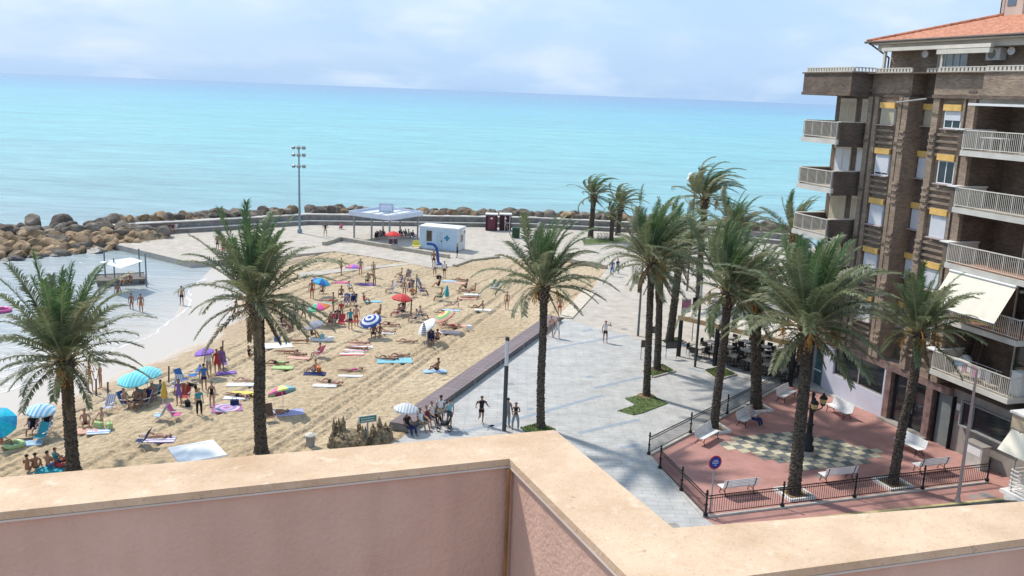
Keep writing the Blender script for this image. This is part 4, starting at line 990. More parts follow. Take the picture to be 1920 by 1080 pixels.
def trunk_mesh(pts, r0, r1, seed):
    rr = random.Random(seed); V = []; Fc = []; n = 20; Ln = sum((b-a).length for a, b in zip(pts[:-1], pts[1:])); m = int(Ln/.055)
    def at(t):
        x = t*(len(pts)-1); i = min(len(pts)-2, int(x)); f = x-i
        P0 = pts[max(i-1,0)]; P1 = pts[i]; P2 = pts[i+1]; P3 = pts[min(i+2,len(pts)-1)]
        return .5*((2*P1)+(P2-P0)*f+(2*P0-5*P1+4*P2-P3)*f*f+(3*P1-P0-3*P2+P3)*f**3)
    for j in range(m+1):
        t = j/m; c = at(t); r = r0+(r1-r0)*t
        r *= 1+.35*math.exp(-t*Ln/.35)           # flare at the foot
        r *= 1+.55*math.exp(-((1-t)*Ln/1.0)**2)   # swollen stubby head
        for k in range(n):
            a = 2*math.pi*(k/n)
            ph = (k*5/n+j*.36) % 1.; ph2 = (j*.36-k*5/n) % 1.
            bmp = .13*((ph)*(ph2)*2-.5)+.05*rr.uniform(-1,1)+.03*math.sin(j*.7+seed)
            V.append((c.x+math.cos(a)*r*(1+bmp), c.y+math.sin(a)*r*(1+bmp), c.z))
    for j in range(m):
        for k in range(n): Fc.append((j*n+k, j*n+(k+1) % n, (j+1)*n+(k+1) % n, (j+1)*n+k))
    me = bpy.data.meshes.new('trunk'); me.from_pydata(V, [], Fc); me.materials.append(m_trunk); return me
def palm(base_px, top_px, r, scale, nf, wind, label, seed, mids=(), dates=3, dead=10, group=None, full=1.):
    base = gp(*base_px); top = up(*top_px, base); rr = random.Random(seed)
    t = thing('palm_tree', label, 'palm tree', base)
    pts = [Vector((0,0,-.05))]+[up(*q, base)-base for q in mids]+[top-base]
    if not mids: pts.insert(1, (top-base)*.5+Vector((rr.uniform(-.1,.1), rr.uniform(-.1,.1), 0)))
    tr = link('trunk', trunk_mesh(pts, r, r*.82, seed), t)
    c = top-base
    # stubs of cut leaves around the head
    mb = MB()
    for i in range(46):
        a = i*2.399; h = -.95+i*.024; q = c+Vector((math.cos(a)*r*1.0, math.sin(a)*r*1.0, h)); d = Vector((math.cos(a)*.9, math.sin(a)*.9, 1.1)).normalized()
        mb.bar(q, q+d*rr.uniform(.22,.42)*scale, .05, 4, .025)
    mb.build('leaf_stubs', m_boot, t)['kind'] = 'stuff'
    nf = int(nf*1.15)
    for i in range(nf):
        u = (i+.5)/nf; ei = min(7, int((u**.95)*7.35)) if full >= 1 else min(7, int((u**.85)*7.6*full))
        if 4 <= ei <= 7 and rr.random() < .26: continue
        if i >= nf-3 and r < .35: ei = 8
        az = i*2.39996+rr.uniform(-.25,.25); ai = int(round((az % (2*math.pi))/(2*math.pi)*NAZ)) % NAZ
        o = link('frond', get_frond(ei, ai, wind), t, c+Vector((math.cos(az)*.12, math.sin(az)*.12, -.35*u+.1)))
        o.rotation_euler = (rr.uniform(-.13,.13), rr.uniform(-.13,.13), (az-ai*2*math.pi/NAZ+math.pi) % (2*math.pi)-math.pi); s = scale*rr.uniform(.74,1.13)*(1. if ei < 5 else .92); o.scale = (s, s, s)
    for i in range(dead):
        a = rr.uniform(0, 6.28); mb = MB(); q = c+Vector((math.cos(a)*r*.9, math.sin(a)*r*.9, -.2)); d = Vector((math.cos(a), math.sin(a), .35)); pp = [q]
        ln = rr.uniform(.5,1.5)*scale
        for j in range(6): d = (d+Vector((0,0,-.38))).normalized(); q = q+d*ln/6; pp.append(q)
        for j in range(6): mb.bar(pp[j], pp[j+1], .022*(1-j/8), 4)
        mb.build('dry_stalk', m_dead, t)
    for i in range(dates):
        a = rr.uniform(0, 6.28); mb = MB(); q = c+Vector((math.cos(a)*r, math.sin(a)*r, .0)); pp = [q]; d = Vector((math.cos(a), math.sin(a), .9))
        for j in range(5): d = (d+Vector((0,0,-.4))).normalized(); q = q+d*.22*scale; pp.append(q)
        mb.tube(pp, .025, 5)
        for j in range(26):
            e = pp[-1]+Vector((rr.gauss(0,.16), rr.gauss(0,.16), -rr.uniform(.1,.75)))*scale; mb.bar(pp[-2], e, .008, 3); mb.ball(e, .035*scale, 5, 4)
        mb.build('date_cluster', m_date, t)
    return t
palm((137,882), (122,672), .30, 1.02, 58, 0, 'nearest left palm standing in the sand by the water edge', 1, [(130,780)], dates=4)
palm((490,847), (482,562), .31, 1.0, 62, 0, 'tall thick palm rising from the sand behind the parapet, left of centre', 2, [(486,760),(487,680)], dates=3, dead=22)
palm((1014,803), (1020,535), .235, .88, 50, 1, 'solitary slim palm between plank platform and parapet', 3, [(1014,720),(1018,630)], dates=3)
palm((1212,743), (1222,490), .235, .95, 54, 1, 'slim front palm of the two growing close together on the plaza', 4, [(1216,640)], dates=3)
palm((1232,694), (1238,505), .25, .95, 46, 1, 'rear palm of the two growing close together on the plaza', 5)
palm((1338,806), (1366,545), .25, .92, 58, 1, 'tall palm beside the first white bench of the red square', 6, [(1345,740),(1357,640)])
palm((1418,766), (1418,566), .34, .92, 50, 1, 'stout palm behind the seated man in the red square', 7)
palm((1488,926), (1516,610), .30, 1.02, 66, 0, 'large palm next to the black lamp post in the red square', 8, [(1498,820),(1508,720)], dates=4, dead=14)
palm((1674,908), (1724,622), .235, .74, 52, 0, 'leaning palm in the white planter near the building door', 9, [(1692,800),(1712,720)], dates=4)
palm((1255,640), (1275,480), .31, .95, 46, 1, 'thick palm just left of the restaurant pergola', 10)
palm((1107,446), (1114,366), .36, .82, 40, 2, 'wind bent palm left of the distant three by the sea wall', 11, dates=0)
palm((1158,441), (1164,385), .34, .82, 36, 2, 'middle height wind bent palm of the distant three by the sea wall', 12, dates=0)
palm((1146,452), (1150,402), .28, .5, 28, 2, 'smallest wind bent palm of the distant three by the sea wall', 13, dates=0)
palm((1310,560), (1322,372), .30, 1.0, 44, 2, 'windswept palm rising highest against the sea beside the building', 14)
palm((1490,575), (1490,440), .30, .9, 42, 1, 'palm half hidden beside the corner of the brick building', 15)
palm((1372,600), (1378,440), .30, .9, 42, 1, 'palm behind the pergola with its crown against the sea', 16)
# white planter rings
def planter(px, py, r, label, sq=False):
    g = gp(px, py); t = thing('planter_ring', label, 'planter', g, rad(18.7))
    mb = MB()
    for a in range(4):
        Mx = Matrix.Rotation(a*math.pi/2, 4, 'Z'); mb.box(-r, r-.12, r-.12, r, .011, .16, 0, Mx)
    mb.build('rim', mat('whitewash', (.72,.70,.66), .8, .1, 3), t); MB().box(-r+.13, r-.13, -r+.13, r-.13, .011, .05).build('soil', m_earth, t)
planter(1489,928,.72,'white square kerb ring round the large palm by the lamp'); planter(1674,909,.72,'white square kerb ring round the leaning palm')
planter(1340,806,.68,'white square kerb ring beside the first bench'); planter(1420,767,.68,'white square kerb ring behind the seated man')

# ================================================================ FENCES, BENCHES, LAMPS
def post_mesh():
    return MB().lathe([(.10,0),(.10,.12),(.05,.16),(.045,.5),(.07,.53),(.07,.57),(.04,.60),(.04,1.02),(.065,1.05),(.065,1.09),(.03,1.12),(.055,1.18),(.03,1.24),(0,1.26)], 10).mesh('post', m_black, True)
PM = post_mesh()
def fence(a, b, n, label):
    d = b-a; ln = d.length; t = thing('iron_fence', label, 'fence', (a.x, a.y, .085), math.atan2(d.y, d.x))
    for i in range(n+1): link('post', PM, t, (ln*i/n, 0, 0))
    for i in range(n):
        x0 = ln*i/n+.06; x1 = ln*(i+1)/n-.06
        f = MB().box(x0, x1, -.018, .018, .93, .97).box(x0, x1, -.014, .014, .80, .83).box(x0, x1, -.014, .014, .10, .13).build('rail_frame', m_black, t)
        mb = MB(); k = int((x1-x0)/.12)
        for j in range(1, k): x = x0+(x1-x0)*j/k; mb.box(x-.008, x+.008, -.008, .008, .13, .93)
        mb.build('bars', m_black, f)['kind'] = 'stuff'
fence(fA, fE, 4, 'black iron fence running along the plaza side of the red square')
fence(fB, fC, 2, 'short black iron fence at the left end of the red square')
fence(fC+(fD-fC)*.001, fD, 4, 'long black iron fence along the near side of the red square')
m_benchw = mat('bench_white', (.76,.75,.73), .5, .08, 4)
def make_bench():
    t = thing('bench', 'x', 'bench')
    L2 = .95
    me = bevel_mesh(MB().box(-L2, L2, -.038, .038, 0, .028).mesh('slat', m_benchw), .006, 1)
    for i in range(6): link('slat', me, t, (0, -.22+i*.085, .43-.012*math.sin(i/5*math.pi)))
    for i in range(5):
        o = link('slat', me, t, (0, .285+i*.022, .50+i*.085)); o.rotation_euler = (rad(76), 0, 0)
    for x in (-.78, .78):
        MB().tube([(x,-.28,0),(x,-.2,.2),(x,-.24,.41),(x,.24,.42),(x,.28,.5),(x,.40,.88)], .022, 6).tube([(x,.36,0),(x,.2,.2),(x,.16,.41)], .022, 6).tube([(x,-.2,.2),(x,0,.27),(x,.2,.2)], .015, 6).build('leg', m_black, t)
    return t
fd = math.atan2((fE-fA).y, (fE-fA).x)
BEN = [((1326,828),fd+math.pi,'white slatted bench nearest the left fence corner, left of three by that fence'),((1402,795),fd+math.pi,'white slatted bench on which the man in checked shirt sits'),((1474,750),fd+math.pi,'white slatted bench furthest along the plaza fence'),
       ((1571,779),BA+math.pi,'bright white bench in front of the white cafe wall'),((1703,846),BA+math.pi,'bright white bench in front of the black doorway'),
       ((1381,925),rad(18.7)+math.pi,'white bench seen from behind, left of three at the near fence'),((1568,902),rad(18.7)+math.pi,'white bench seen from behind, between the large and leaning palms'),((1742,884),rad(18.7)+math.pi,'white bench seen from behind, right of the leaning palm')]
b0 = make_bench()
for i, (p, a, lb) in enumerate(BEN):
    o = b0 if i == 0 else copy_tree(b0); g = gp(*p); o.location = (g.x, g.y, .011); o['label'] = lb; o['group'] = 'white benches of the red square'
    # local +y is the backrest side
    if i < 3: a = fd
    elif i < 5: a = BA
    else: a = rad(18.7)+math.pi
    o.rotation_euler = (0, 0, a)
def lamp_tall():
    g = gp(1795,942); tp = up(1822,690,g)-g; h = tp.z
    t = thing('street_lamp', 'tall pinkish street lamp in front of the shop window', 'street lamp', g)
    mp = mat('pink_beige_metal', (.46,.33,.28), .5, .08, 4)
    MB().bar((0,0,0),(0,0,h),.085,12,.055).build('pole', mp, t); MB().lathe([(.16,0),(.16,.06),(.1,.3),(.085,.32)],12).build('base', mp, t)
    MB().bar((0,0,h-.05),(-.55,.3,h+.12),.035,8).build('arm', mp, t)
    MB().lathe([(0,0),(.30,.02),(.33,.06),(.26,.14),(.1,.19),(0,.2)],20,(-.75,.4,h+.05)).build('lamp_head', mat('lamp_grey', (.5,.5,.5), .4), t, smooth=True)
lamp_tall()
def pole_lamp(px, top, r, label, style):
    g = gp(*px); tp = up(*top, g)-g; h = tp.z
    t = thing('street_lamp', label, 'street lamp', g); md = mat('graphite_metal', (.055,.06,.065), .4, .1, 4)
    if style == 'column':
        MB().bar((0,0,0),(0,0,h*.70),r,16).build('pole', md, t); MB().bar((0,0,h*.703),(0,0,h*.965),r*.92,16).build('lamp_tube', mat('frosted_tube', (.62,.60,.60), .3, .05, 3), t); MB().bar((0,0,h*.967),(0,0,h),r,16).build('cap', md, t)
    elif style == 'hang':
        mg = mat('mid_grey_metal', (.17,.17,.165), .5, .1, 4)
        MB().bar((0,0,0),(0,0,h),r,12,r*.7).build('pole', mg, t); MB().tube([(0,0,h-.4),(-.35,0,h-.1),(-.55,0,h-.5),(-.55,0,h-1.0)],.022,6).build('arm', mg, t)
        MB().lathe([(0,.35),(.1,.33),(.3,.08),(.32,0),(.2,-.1),(0,-.13)],16,(-.55,0,h-1.3)).build('lantern', mat('rust_lantern', (.12,.07,.06), .5), t, smooth=True)
    elif style == 'mast':
        mg = mat('blue_grey_mast', (.20,.27,.31), .4, .1, 4)
        MB().bar((0,0,0),(0,0,h),r,10,r*.5).build('pole', mg, t); MB().lathe([(.3,0),(.3,.5),(.16,.55)],12).build('base', mg, t)
        for zz in (h-2.6, h-1.2, h-.3):
            MB().bar((-.7,0,zz),(.7,0,zz),.04,6).build('crossbar', mg, t)
            for x in (-.65,.0,.65):
                f = MB().box(-.2,.2,-.14,.14,-.16,.16).build('floodlight', mat('flood_grey', (.25,.27,.28), .4), t, (x,-.12,zz+.05)); f.rotation_euler = (rad(30),0,x)
    elif style == 'globes':
        mg = mat('mid_grey_metal', (.17,.17,.165))
        MB().bar((0,0,0),(0,0,h),r,10,r*.7).build('pole', mg, t)
        for k in range(4):
            a = k*math.pi/2+.5; MB().bar((0,0,h-.6),(.7*math.cos(a),.7*math.sin(a),h-.4+.3*(k % 2)),.03,6).build('arm', mg, t); MB().ball((.75*math.cos(a),.75*math.sin(a),h-.3+.3*(k % 2)),.28,14,9).build('globe', mat('white_globe', (.75,.75,.73), .3), t, smooth=True)
    return t
pole_lamp((945,808),(948,632),.115,'dark round column lamp with pale top right behind the parapet','column')
pole_lamp((1196,630),(1207,492),.10,'slim grey lamp post with hanging lantern left of the plaza palms','hang')
pole_lamp((1303,688),(1314,520),.09,'slim dark lamp post in front of the restaurant terrace','column')
pole_lamp((562,437),(561,273),.16,'very tall blue grey floodlight mast by the sea wall','mast')
pole_lamp((1288,545),(1298,330),.10,'white globe lamp beside the highest windswept palm','globes')
def ornate_lamp():
    g = gp(1513,852); t = thing('ornate_street_lamp', 'black cast iron street lamp with glass lanterns beside the large palm', 'street lamp', g)
    MB().lathe([(.42,0),(.42,.25),(.36,.3),(.0,.31)],8).build('stone_base', m_grstone, t)
    MB().lathe([(.30,.3),(.30,.55),(.2,.7),(.24,1.1),(.15,1.3),(.13,1.9),(.2,1.98),(.12,2.1),(.10,3.1),(.15,3.2),(.08,3.3),(.07,3.9),(.1,4.0),(0,4.15)],14).build('column', m_black, t, smooth=True)
    for k in range(3):
        a = k*2.094+.35; x, y = .62*math.cos(a), .62*math.sin(a)
        ar = MB().tube([(0,0,3.05),(x*.5,y*.5,2.9),(x*.9,y*.9,2.98),(x,y,3.15)],.03,6).build('arm', m_black, t)
        f = MB().lathe([(.08,3.15),(.13,3.2),(.20,3.62),(.22,3.64),(.12,3.8),(.05,3.85),(.05,3.95),(0,4.0)],6,(x,y,0)).build('lantern', m_black, t)
        MB().lathe([(.135,3.24),(.205,3.6)],6,(x,y,0)).build('glass', mat('amber_glass', (.50,.38,.16), .2, .1, 3), f)
    return t
_ol = ornate_lamp(); _ol.scale = (1.1,1.1,.86)
def round_sign():
    g = gp(1331,968); h = (up(1336,866,g)-g).z
    t = thing('road_sign', 'round blue no parking sign with red rim on a grey pole', 'road sign', g, rad(20))
    MB().bar((0,0,0),(0,0,h+.1),.03,8).build('pole', m_grey_p, t)
    def disc(r, y, nm, m): o = MB().lathe([(0,0),(r,0),(r,.012),(0,.012)],28).build(nm, m, t, (0,y,h)); o.rotation_euler = (rad(90),0,0)
    disc(.33,-.035,'sign_disc',mat('sign_red', (.48,.05,.06), .4, .05)); disc(.26,-.048,'sign_face',mat('sign_blue', (.03,.05,.30), .4, .05))
    for k, (z, w) in enumerate(((.11,.10),(.04,.16),(-.03,.15))):
        mb = MB(); x = -w
        rr = random.Random(k)
        while x < w: ww = rr.uniform(.02,.035); mb.box(x, x+ww*.7, -.066, -.062, h+z-.018, h+z+.018); x += ww
        mb.build('lettering', m_white, t)
    MB().box(-.06,.06,-.066,-.062,h-.13,h-.11).box(.03,.06,-.067,-.063,h-.145,h-.095).build('arrow', m_white, t)
round_sign()
# service covers in the paving
for i, (px, py, w_, lb) in enumerate(((1540,893,.3,'x'),(1825,932,.25,'x'),(1848,929,.35,'x'),(955,720,.3,''),(1170,617,.25,''),(1258,1012-25,.35,''))):
    g = gp(px, py); o = MB().box(-w_, w_, -w_*.8, w_*.8, .012, .018).build('access_cover', m_grstone, None, (g.x,g.y,0), rad(18.7)); tag(o, ['small dark cover in red paving under the large palm','left grey cover in the red strip beside the tall lamp','right grey cover in the red strip near the kerb end','pale cover in plaza paving left of the solitary palm','cover at the far end of the plaza band','red oval patch at the tip of the parapet corner'][i], 'manhole cover')

# ================================================================ RESTAURANT TERRACE
m_tan = mat('tan_wood', (.42,.27,.14), .7, .2, 3); m_roofc = mat('cream_roof_canvas', (.60,.54,.45), .8, .08, 2); m_chair = mat('dark_rattan', (.045,.038,.034), .6, .3, 20); m_ttop = mat('pale_table_top', (.50,.45,.39), .5, .12, 4)
def pergola():
    a = gp(1272,668); b = gp(1412,706); d = (b-a); ln = d.length; ang = math.atan2(d.y, d.x)
    t = thing('pergola', 'restaurant terrace canopy with tan beams and black posts', 'pergola', (a.x, a.y, 0), ang)
    Wd = 6.5; hz = 2.75
    for x in (0, ln/2, ln, ln*1.45):
        for y in (0, Wd):
            MB().box(x-.11, x+.11, y-.11, y+.11, .005, hz).build('post', m_black, t)
    for y in (0, Wd): MB().box(-.25, ln*1.5, y-.09, y+.09, hz+.003, hz+.30).build('beam', m_tan, t)
    for x in (-.2, ln*.5, ln, ln*1.45): MB().box(x-.06, x+.06, .1, Wd-.1, hz+.01, hz+.26).build('beam', m_tan, t)
    for i in range(12):
        x = -.2+i*(ln*1.5)/12; MB().box(x, x+ln*1.5/12-.05, -.02, Wd+.02, hz+.303, hz+.345+.02*(i % 2)).build('roof_panel', m_roofc, t)
    return t, ang, a, ln, Wd
PG, pang, pa, pln, pW = pergola()
def make_table():
    t = thing('restaurant_table', 'x', 'table')
    MB().box(-.4,.4,-.4,.4,.72,.755).build('table_top', m_ttop, t); MB().bar((0,0,.04),(0,0,.72),.03,8).build('pedestal', m_black, t); MB().box(-.25,.25,-.25,.25,.0,.035).build('foot', m_black, t); return t
def make_chair():
    t = thing('restaurant_chair', 'x', 'chair')
    MB().box(-.22,.22,-.22,.22,.42,.47).build('seat', m_chair, t); o = MB().box(-.22,.22,.19,.23,.5,.88).build('backrest', m_chair, t)
    for x in (-.2,.2):
        MB().bar((x,-.2,0),(x,-.2,.42),.016,5).build('leg', m_black, t); MB().bar((x,.21,0),(x,.21,.86),.016,5).build('leg', m_black, t); MB().bar((x,-.2,.66),(x,.2,.66),.016,5).bar((x,-.2,.42),(x,-.2,.66),.014,5).build('armrest', m_black, t)
    return t
t0 = make_table(); c0 = make_chair(); first_t = first_c = True
rr = random.Random(5); rows = 3; cols = 6
Rm = Matrix.Rotation(pang, 4, 'Z')
rown = ['front row', 'middle row', 'back row']; coln = ['first', 'second', 'third', 'fourth', 'fifth', 'sixth']
for i in range(cols):
    for j in range(rows):
        x = .9+i*pln*1.42/cols; y = 1.0+j*2.15; p = Vector((pa.x, pa.y, 0))+Rm @ Vector((x+rr.uniform(-.15,.15), y+rr.uniform(-.15,.15), .006))
        tb = t0 if first_t else copy_tree(t0); first_t = False; tb.location = p; tb.rotation_euler = (0,0,pang+rr.uniform(-.1,.1)); tb['label'] = 'square pale terrace table, %s from the left post in the %s' % (coln[i], rown[j]); tb['group'] = 'tables under the restaurant canopy'
        for k in range(4):
            if (i*7+j*3+k) % 9 == 0: continue
            a = pang+k*math.pi/2+rr.uniform(-.12,.12); q = p+Vector((math.cos(a+math.pi/2)*.62, math.sin(a+math.pi/2)*.62, 0))
            c = c0 if first_c else copy_tree(c0); first_c = False; c.location = q; c.rotation_euler = (0,0,a); c['label'] = 'dark chair, %s side of the %s canopy table in the %s' % (['far','left','near','right'][k], coln[i], rown[j]); c['group'] = 'dark chairs under the restaurant canopy'
def menu_board(px, h, label, rz, w=.45, c=m_black):
    g = gp(*px); t = thing('menu_board', label, 'menu board', g, rz)
    o = MB().box(-w/2,w/2,-.02,.02,h-.55,h).build('board', c, t); MB().bar((-w/2+.05,0,0),(-w/2+.05,0,h-.55),.02,6).build('leg', m_black, t); MB().bar((w/2-.05,0,0),(w/2-.05,0,h-.55),.02,6).build('leg', m_black, t)
    MB().box(-w/2+.05,w/2-.05,-.026,-.021,h-.5,h-.05).build('sheet', mat('menu_sheet', (.09,.09,.09), .5), t)
menu_board((1258,672), 1.3, 'black menu stand just left of the first canopy post', .2, .9)
menu_board((1206,674), 1.45, 'tall narrow brown menu board leaning by the paired palms', .3, .5, mat('brown_board', (.2,.13,.1), .6))
menu_board((1226,645), 1.4, 'black board half hidden behind the paired palms', .2, .5)
fl = thing('pvc_banner', 'white and pink advertising banner by the canopy corner', 'banner', gp(1282,640), .2)
MB().box(-.35,.35,-.02,.02,1.7,3.4).build('panel', mat('banner_white', (.72,.70,.72), .6), fl); MB().box(-.35,.35,-.03,-.021,2.7,3.3).build('print', mat('banner_pink', (.5,.2,.3), .6), fl); MB().bar((-.36,0,0),(-.36,0,3.5),.025,6).build('pole', m_black, fl); MB().box(.5,.85,-.05,.05,2.5,3.5).build('screen', m_black, fl); MB().bar((.67,0,0),(.67,0,2.5),.03,6).build('pole', m_black, fl)

# ================================================================ PEOPLE
def nv(*a): return Vector(a).normalized()
def pose_def(n):
    """bone directions in a frame facing +Y; returns dict"""
    d = dict(spine=nv(0,0,1), neck=nv(0,.05,1), head=nv(0,.05,1), uaL=nv(-.22,0,-1), uaR=nv(.22,0,-1), faL=nv(-.05,.25,-1), faR=nv(.05,.25,-1), thL=nv(-.06,0,-1), thR=nv(.06,0,-1), shL=nv(0,-.03,-1), shR=nv(0,-.03,-1), ftL=nv(-.1,1,-.12), ftR=nv(.1,1,-.12))
    if n == 'walk': d.update(thL=nv(-.04,.38,-1), shL=nv(0,-.05,-1), thR=nv(.04,-.3,-1), shR=nv(0,-.6,-1), uaR=nv(.2,.35,-1), faR=nv(0,.6,-1), uaL=nv(-.2,-.35,-1), faL=nv(0,.1,-1), spine=nv(0,.05,1), ftR=nv(.1,.7,-.7))
    if n == 'run': d.update(thL=nv(-.04,-.15,-1), shL=nv(0,-.2,-1), thR=nv(.04,.45,-1), shR=nv(0,-1.2,-.35), uaR=nv(.45,-.3,-.8), faR=nv(.1,.9,-.1), uaL=nv(-.45,.25,-.8), faL=nv(-.1,.9,.1), spine=nv(0,.12,1), ftR=nv(.1,.1,-1))
    if n == 'hips': d.update(uaL=nv(-.8,-.1,-.8), faL=nv(.75,.2,-.5), uaR=nv(.8,-.1,-.8), faR=nv(-.75,.2,-.5), thL=nv(-.2,0,-1), thR=nv(.2,0,-1))
    if n == 'crossed': d.update(uaL=nv(-.3,.1,-1), faL=nv(.9,.5,.15), uaR=nv(.3,.1,-1), faR=nv(-.9,.55,.1), thL=nv(-.18,0,-1), thR=nv(.18,0,-1))
    if n == 'phone': d.update(uaL=nv(-.7,.2,-.3), faL=nv(.6,.2,1), thL=nv(-.1,.2,-1))
    if n == 'bend': d.update(spine=nv(0,1,.35), neck=nv(0,1,-.1), head=nv(0,.9,-.3), uaL=nv(-.1,.25,-1), uaR=nv(.1,.25,-1), faL=nv(0,.2,-1), faR=nv(0,.2,-1), thL=nv(-.1,-.15,-1), thR=nv(.1,-.05,-1))
    if n == 'chair': d.update(spine=nv(0,-.30,1), thL=nv(-.15,1,.10), thR=nv(.15,1,.10), shL=nv(0,.35,-1), shR=nv(0,.35,-1), uaL=nv(-.25,.45,-1), uaR=nv(.25,.45,-1), faL=nv(-.05,1,-.05), faR=nv(.05,1,-.05))
    if n == 'ground': d.update(spine=nv(0,-.15,1), thL=nv(-.25,1,.75), thR=nv(.25,1,.75), shL=nv(.05,.6,-1), shR=nv(-.05,.6,-1), uaL=nv(-.25,.6,-.8), uaR=nv(.25,.6,-.8), faL=nv(.25,.8,-.2), faR=nv(-.25,.8,-.2))
    if n == 'recline': d.update(spine=nv(0,-.75,.75), neck=nv(0,-.3,1), thL=nv(-.12,1,.05), thR=nv(.15,1,.55), shL=nv(-.05,1,-.08), shR=nv(0,.6,-1), uaL=nv(-.3,-.55,-.9), uaR=nv(.3,-.55,-.9), faL=nv(0,.2,-1), faR=nv(0,.2,-1), ftL=nv(-.1,.5,1))
    if n == 'supine': d.update(spine=nv(0,-1,0), neck=nv(0,-1,.1), head=nv(0,-1,.12), thL=nv(-.12,1,0), thR=nv(.12,1,.45), shL=nv(-.05,1,0), shR=nv(0,.75,-.6), uaL=nv(-.5,.9,0), uaR=nv(.45,.9,0), faL=nv(-.1,1,0), faR=nv(-.3,1,.15), ftL=nv(-.2,.3,1), ftR=nv(.2,.8,.3))
    if n == 'prone': d.update(spine=nv(0,-1,.03), neck=nv(0,-1,.1), head=nv(0,-1,0), thL=nv(-.1,1,0), thR=nv(.1,1,0), shL=nv(-.03,1,0), shR=nv(.03,1,0), uaL=nv(-1,-.5,0), uaR=nv(1,-.5,0), faL=nv(.5,-1,.0), faR=nv(-.5,-1,.0), ftL=nv(0,1,-.1), ftR=nv(0,1,-.1))
    return d
SITZ = {'chair': .33}
_pc = {}
def person_geo(pose, sex):
    key = (pose, sex)
    if key in _pc: return _pc[key]
    d = pose_def(pose); wsh = .185 if sex == 'm' else .16; hip = .085 if sex == 'm' else .095; k = 1. if sex == 'm' else .94
    J = {}; J['pel'] = Vector((0,0,0)); J['waist'] = d['spine']*.20; J['chest'] = d['spine']*.40; J['nb'] = d['spine']*.52
    xx = Vector((1,0,0))
    J['neck'] = J['nb']+d['neck']*.085; J['head'] = J['neck']+d['head']*.09; J['crown'] = J['head']+d['head']*.085
    for s, sg in (('L',-1),('R',1)):
        J['sh'+s] = J['chest']+d['spine']*.075+xx*sg*wsh; J['el'+s] = J['sh'+s]+d['ua'+s]*.29; J['wr'+s] = J['el'+s]+d['fa'+s]*.25; J['pm'+s] = J['wr'+s]+d['fa'+s]*.08
        J['hp'+s] = xx*sg*hip-d['spine']*.05; J['kn'+s] = J['hp'+s]+d['th'+s]*.43; J['an'+s] = J['kn'+s]+d['sh'+s]*.41; J['to'+s] = J['an'+s]+d['ft'+s]*.17
    R = dict(pel=.125, waist=.105 if sex == 'm' else .09, chest=.135 if sex == 'm' else .12, nb=.075, neck=.052, head=.088, crown=.07)
    for s in 'LR': R.update({'sh'+s: .062 if sex == 'm' else .052, 'el'+s: .04, 'wr'+s: .028, 'pm'+s: .034, 'hp'+s: .092, 'kn'+s: .056, 'an'+s: .036, 'to'+s: .034})
    E = [('pel','waist'),('waist','chest'),('chest','nb'),('nb','neck'),('neck','head'),('head','crown')]
    for s in 'LR': E += [('chest','sh'+s),('sh'+s,'el'+s),('el'+s,'wr'+s),('wr'+s,'pm'+s),('pel','hp'+s),('hp'+s,'kn'+s),('kn'+s,'an'+s),('an'+s,'to'+s)]
    names = list(J); me = bpy.data.meshes.new('sk'); me.from_pydata([tuple(J[n]*k) for n in names], [(names.index(a), names.index(b)) for a, b in E], [])
    o = bpy.data.objects.new('sk', me); COL.objects.link(o)
    bpy.context.view_layer.objects.active = o
    md = o.modifiers.new('s', 'SKIN'); sv = me.skin_vertices[0].data if len(me.skin_vertices) else None
    if sv is None:
        bm = bmesh.new(); bm.from_mesh(me); bm.verts.layers.skin.verify(); bm.to_mesh(me); bm.free(); sv = me.skin_vertices[0].data
    for i, n in enumerate(names):
        r = R[n]*k; f = 1.
        sv[i].radius = (r*1.0, r*1.0)
        sv[i].use_root = (n == 'pel')
    md.branch_smoothing = .6; md.use_x_symmetry = False; md.use_y_symmetry = False; md.use_z_symmetry = False
    o.modifiers.new('ss', 'SUBSURF').levels = 1; o.modifiers['ss'].render_levels = 1
    dg = bpy.context.evaluated_depsgraph_get(); dg.update(); ev = o.evaluated_get(dg); m2 = bpy.data.meshes.new_from_object(ev)
    V = [v.co.copy() for v in m2.vertices]; Fc = [tuple(p.vertices) for p in m2.polygons]
    bpy.data.objects.remove(o)
    # nearest bone per vertex
    segs = [(a, b, J[a]*k, J[b]*k) for a, b in E]
    info = []
    for v in V:
        best = (9, None, 0)
        for a, b, p, q in segs:
            dd = q-p; t = max(0, min(1, (v-p).dot(dd)/dd.length_squared)); ds = (v-(p+dd*t)).length-(R[a]*(1-t)+R[b]*t)*k
            if ds < best[0]: best = (ds, a+'>'+b, t)
        info.append(best)
    NV = len(V)
    # face + hands
    ex = MB(); hd = d['head']; H0 = J['head']*k
    fwd = Vector((0,1,0))
    if abs(hd.y) > .7: fwd = Vector((0,0,1)) if pose == 'supine' else Vector((0,0,-1))
    fwd = (fwd-hd*fwd.dot(hd)).normalized(); sx = hd.cross(fwd)
    ex.bar(H0+fwd*.085+hd*.02, H0+fwd*.115-hd*.015, .010, 5, .016)
    ex.bar(H0+fwd*.088-hd*.05-sx*.02, H0+fwd*.088-hd*.05+sx*.02, .008, 5, mi=1)
    for sg in (-1,1): ex.ball(H0+fwd*.086+hd*.025+sx*sg*.033, .012, 6, 4, mi=1); ex.ball(H0+sx*sg*.092, .022, 6, 4, 1.4)
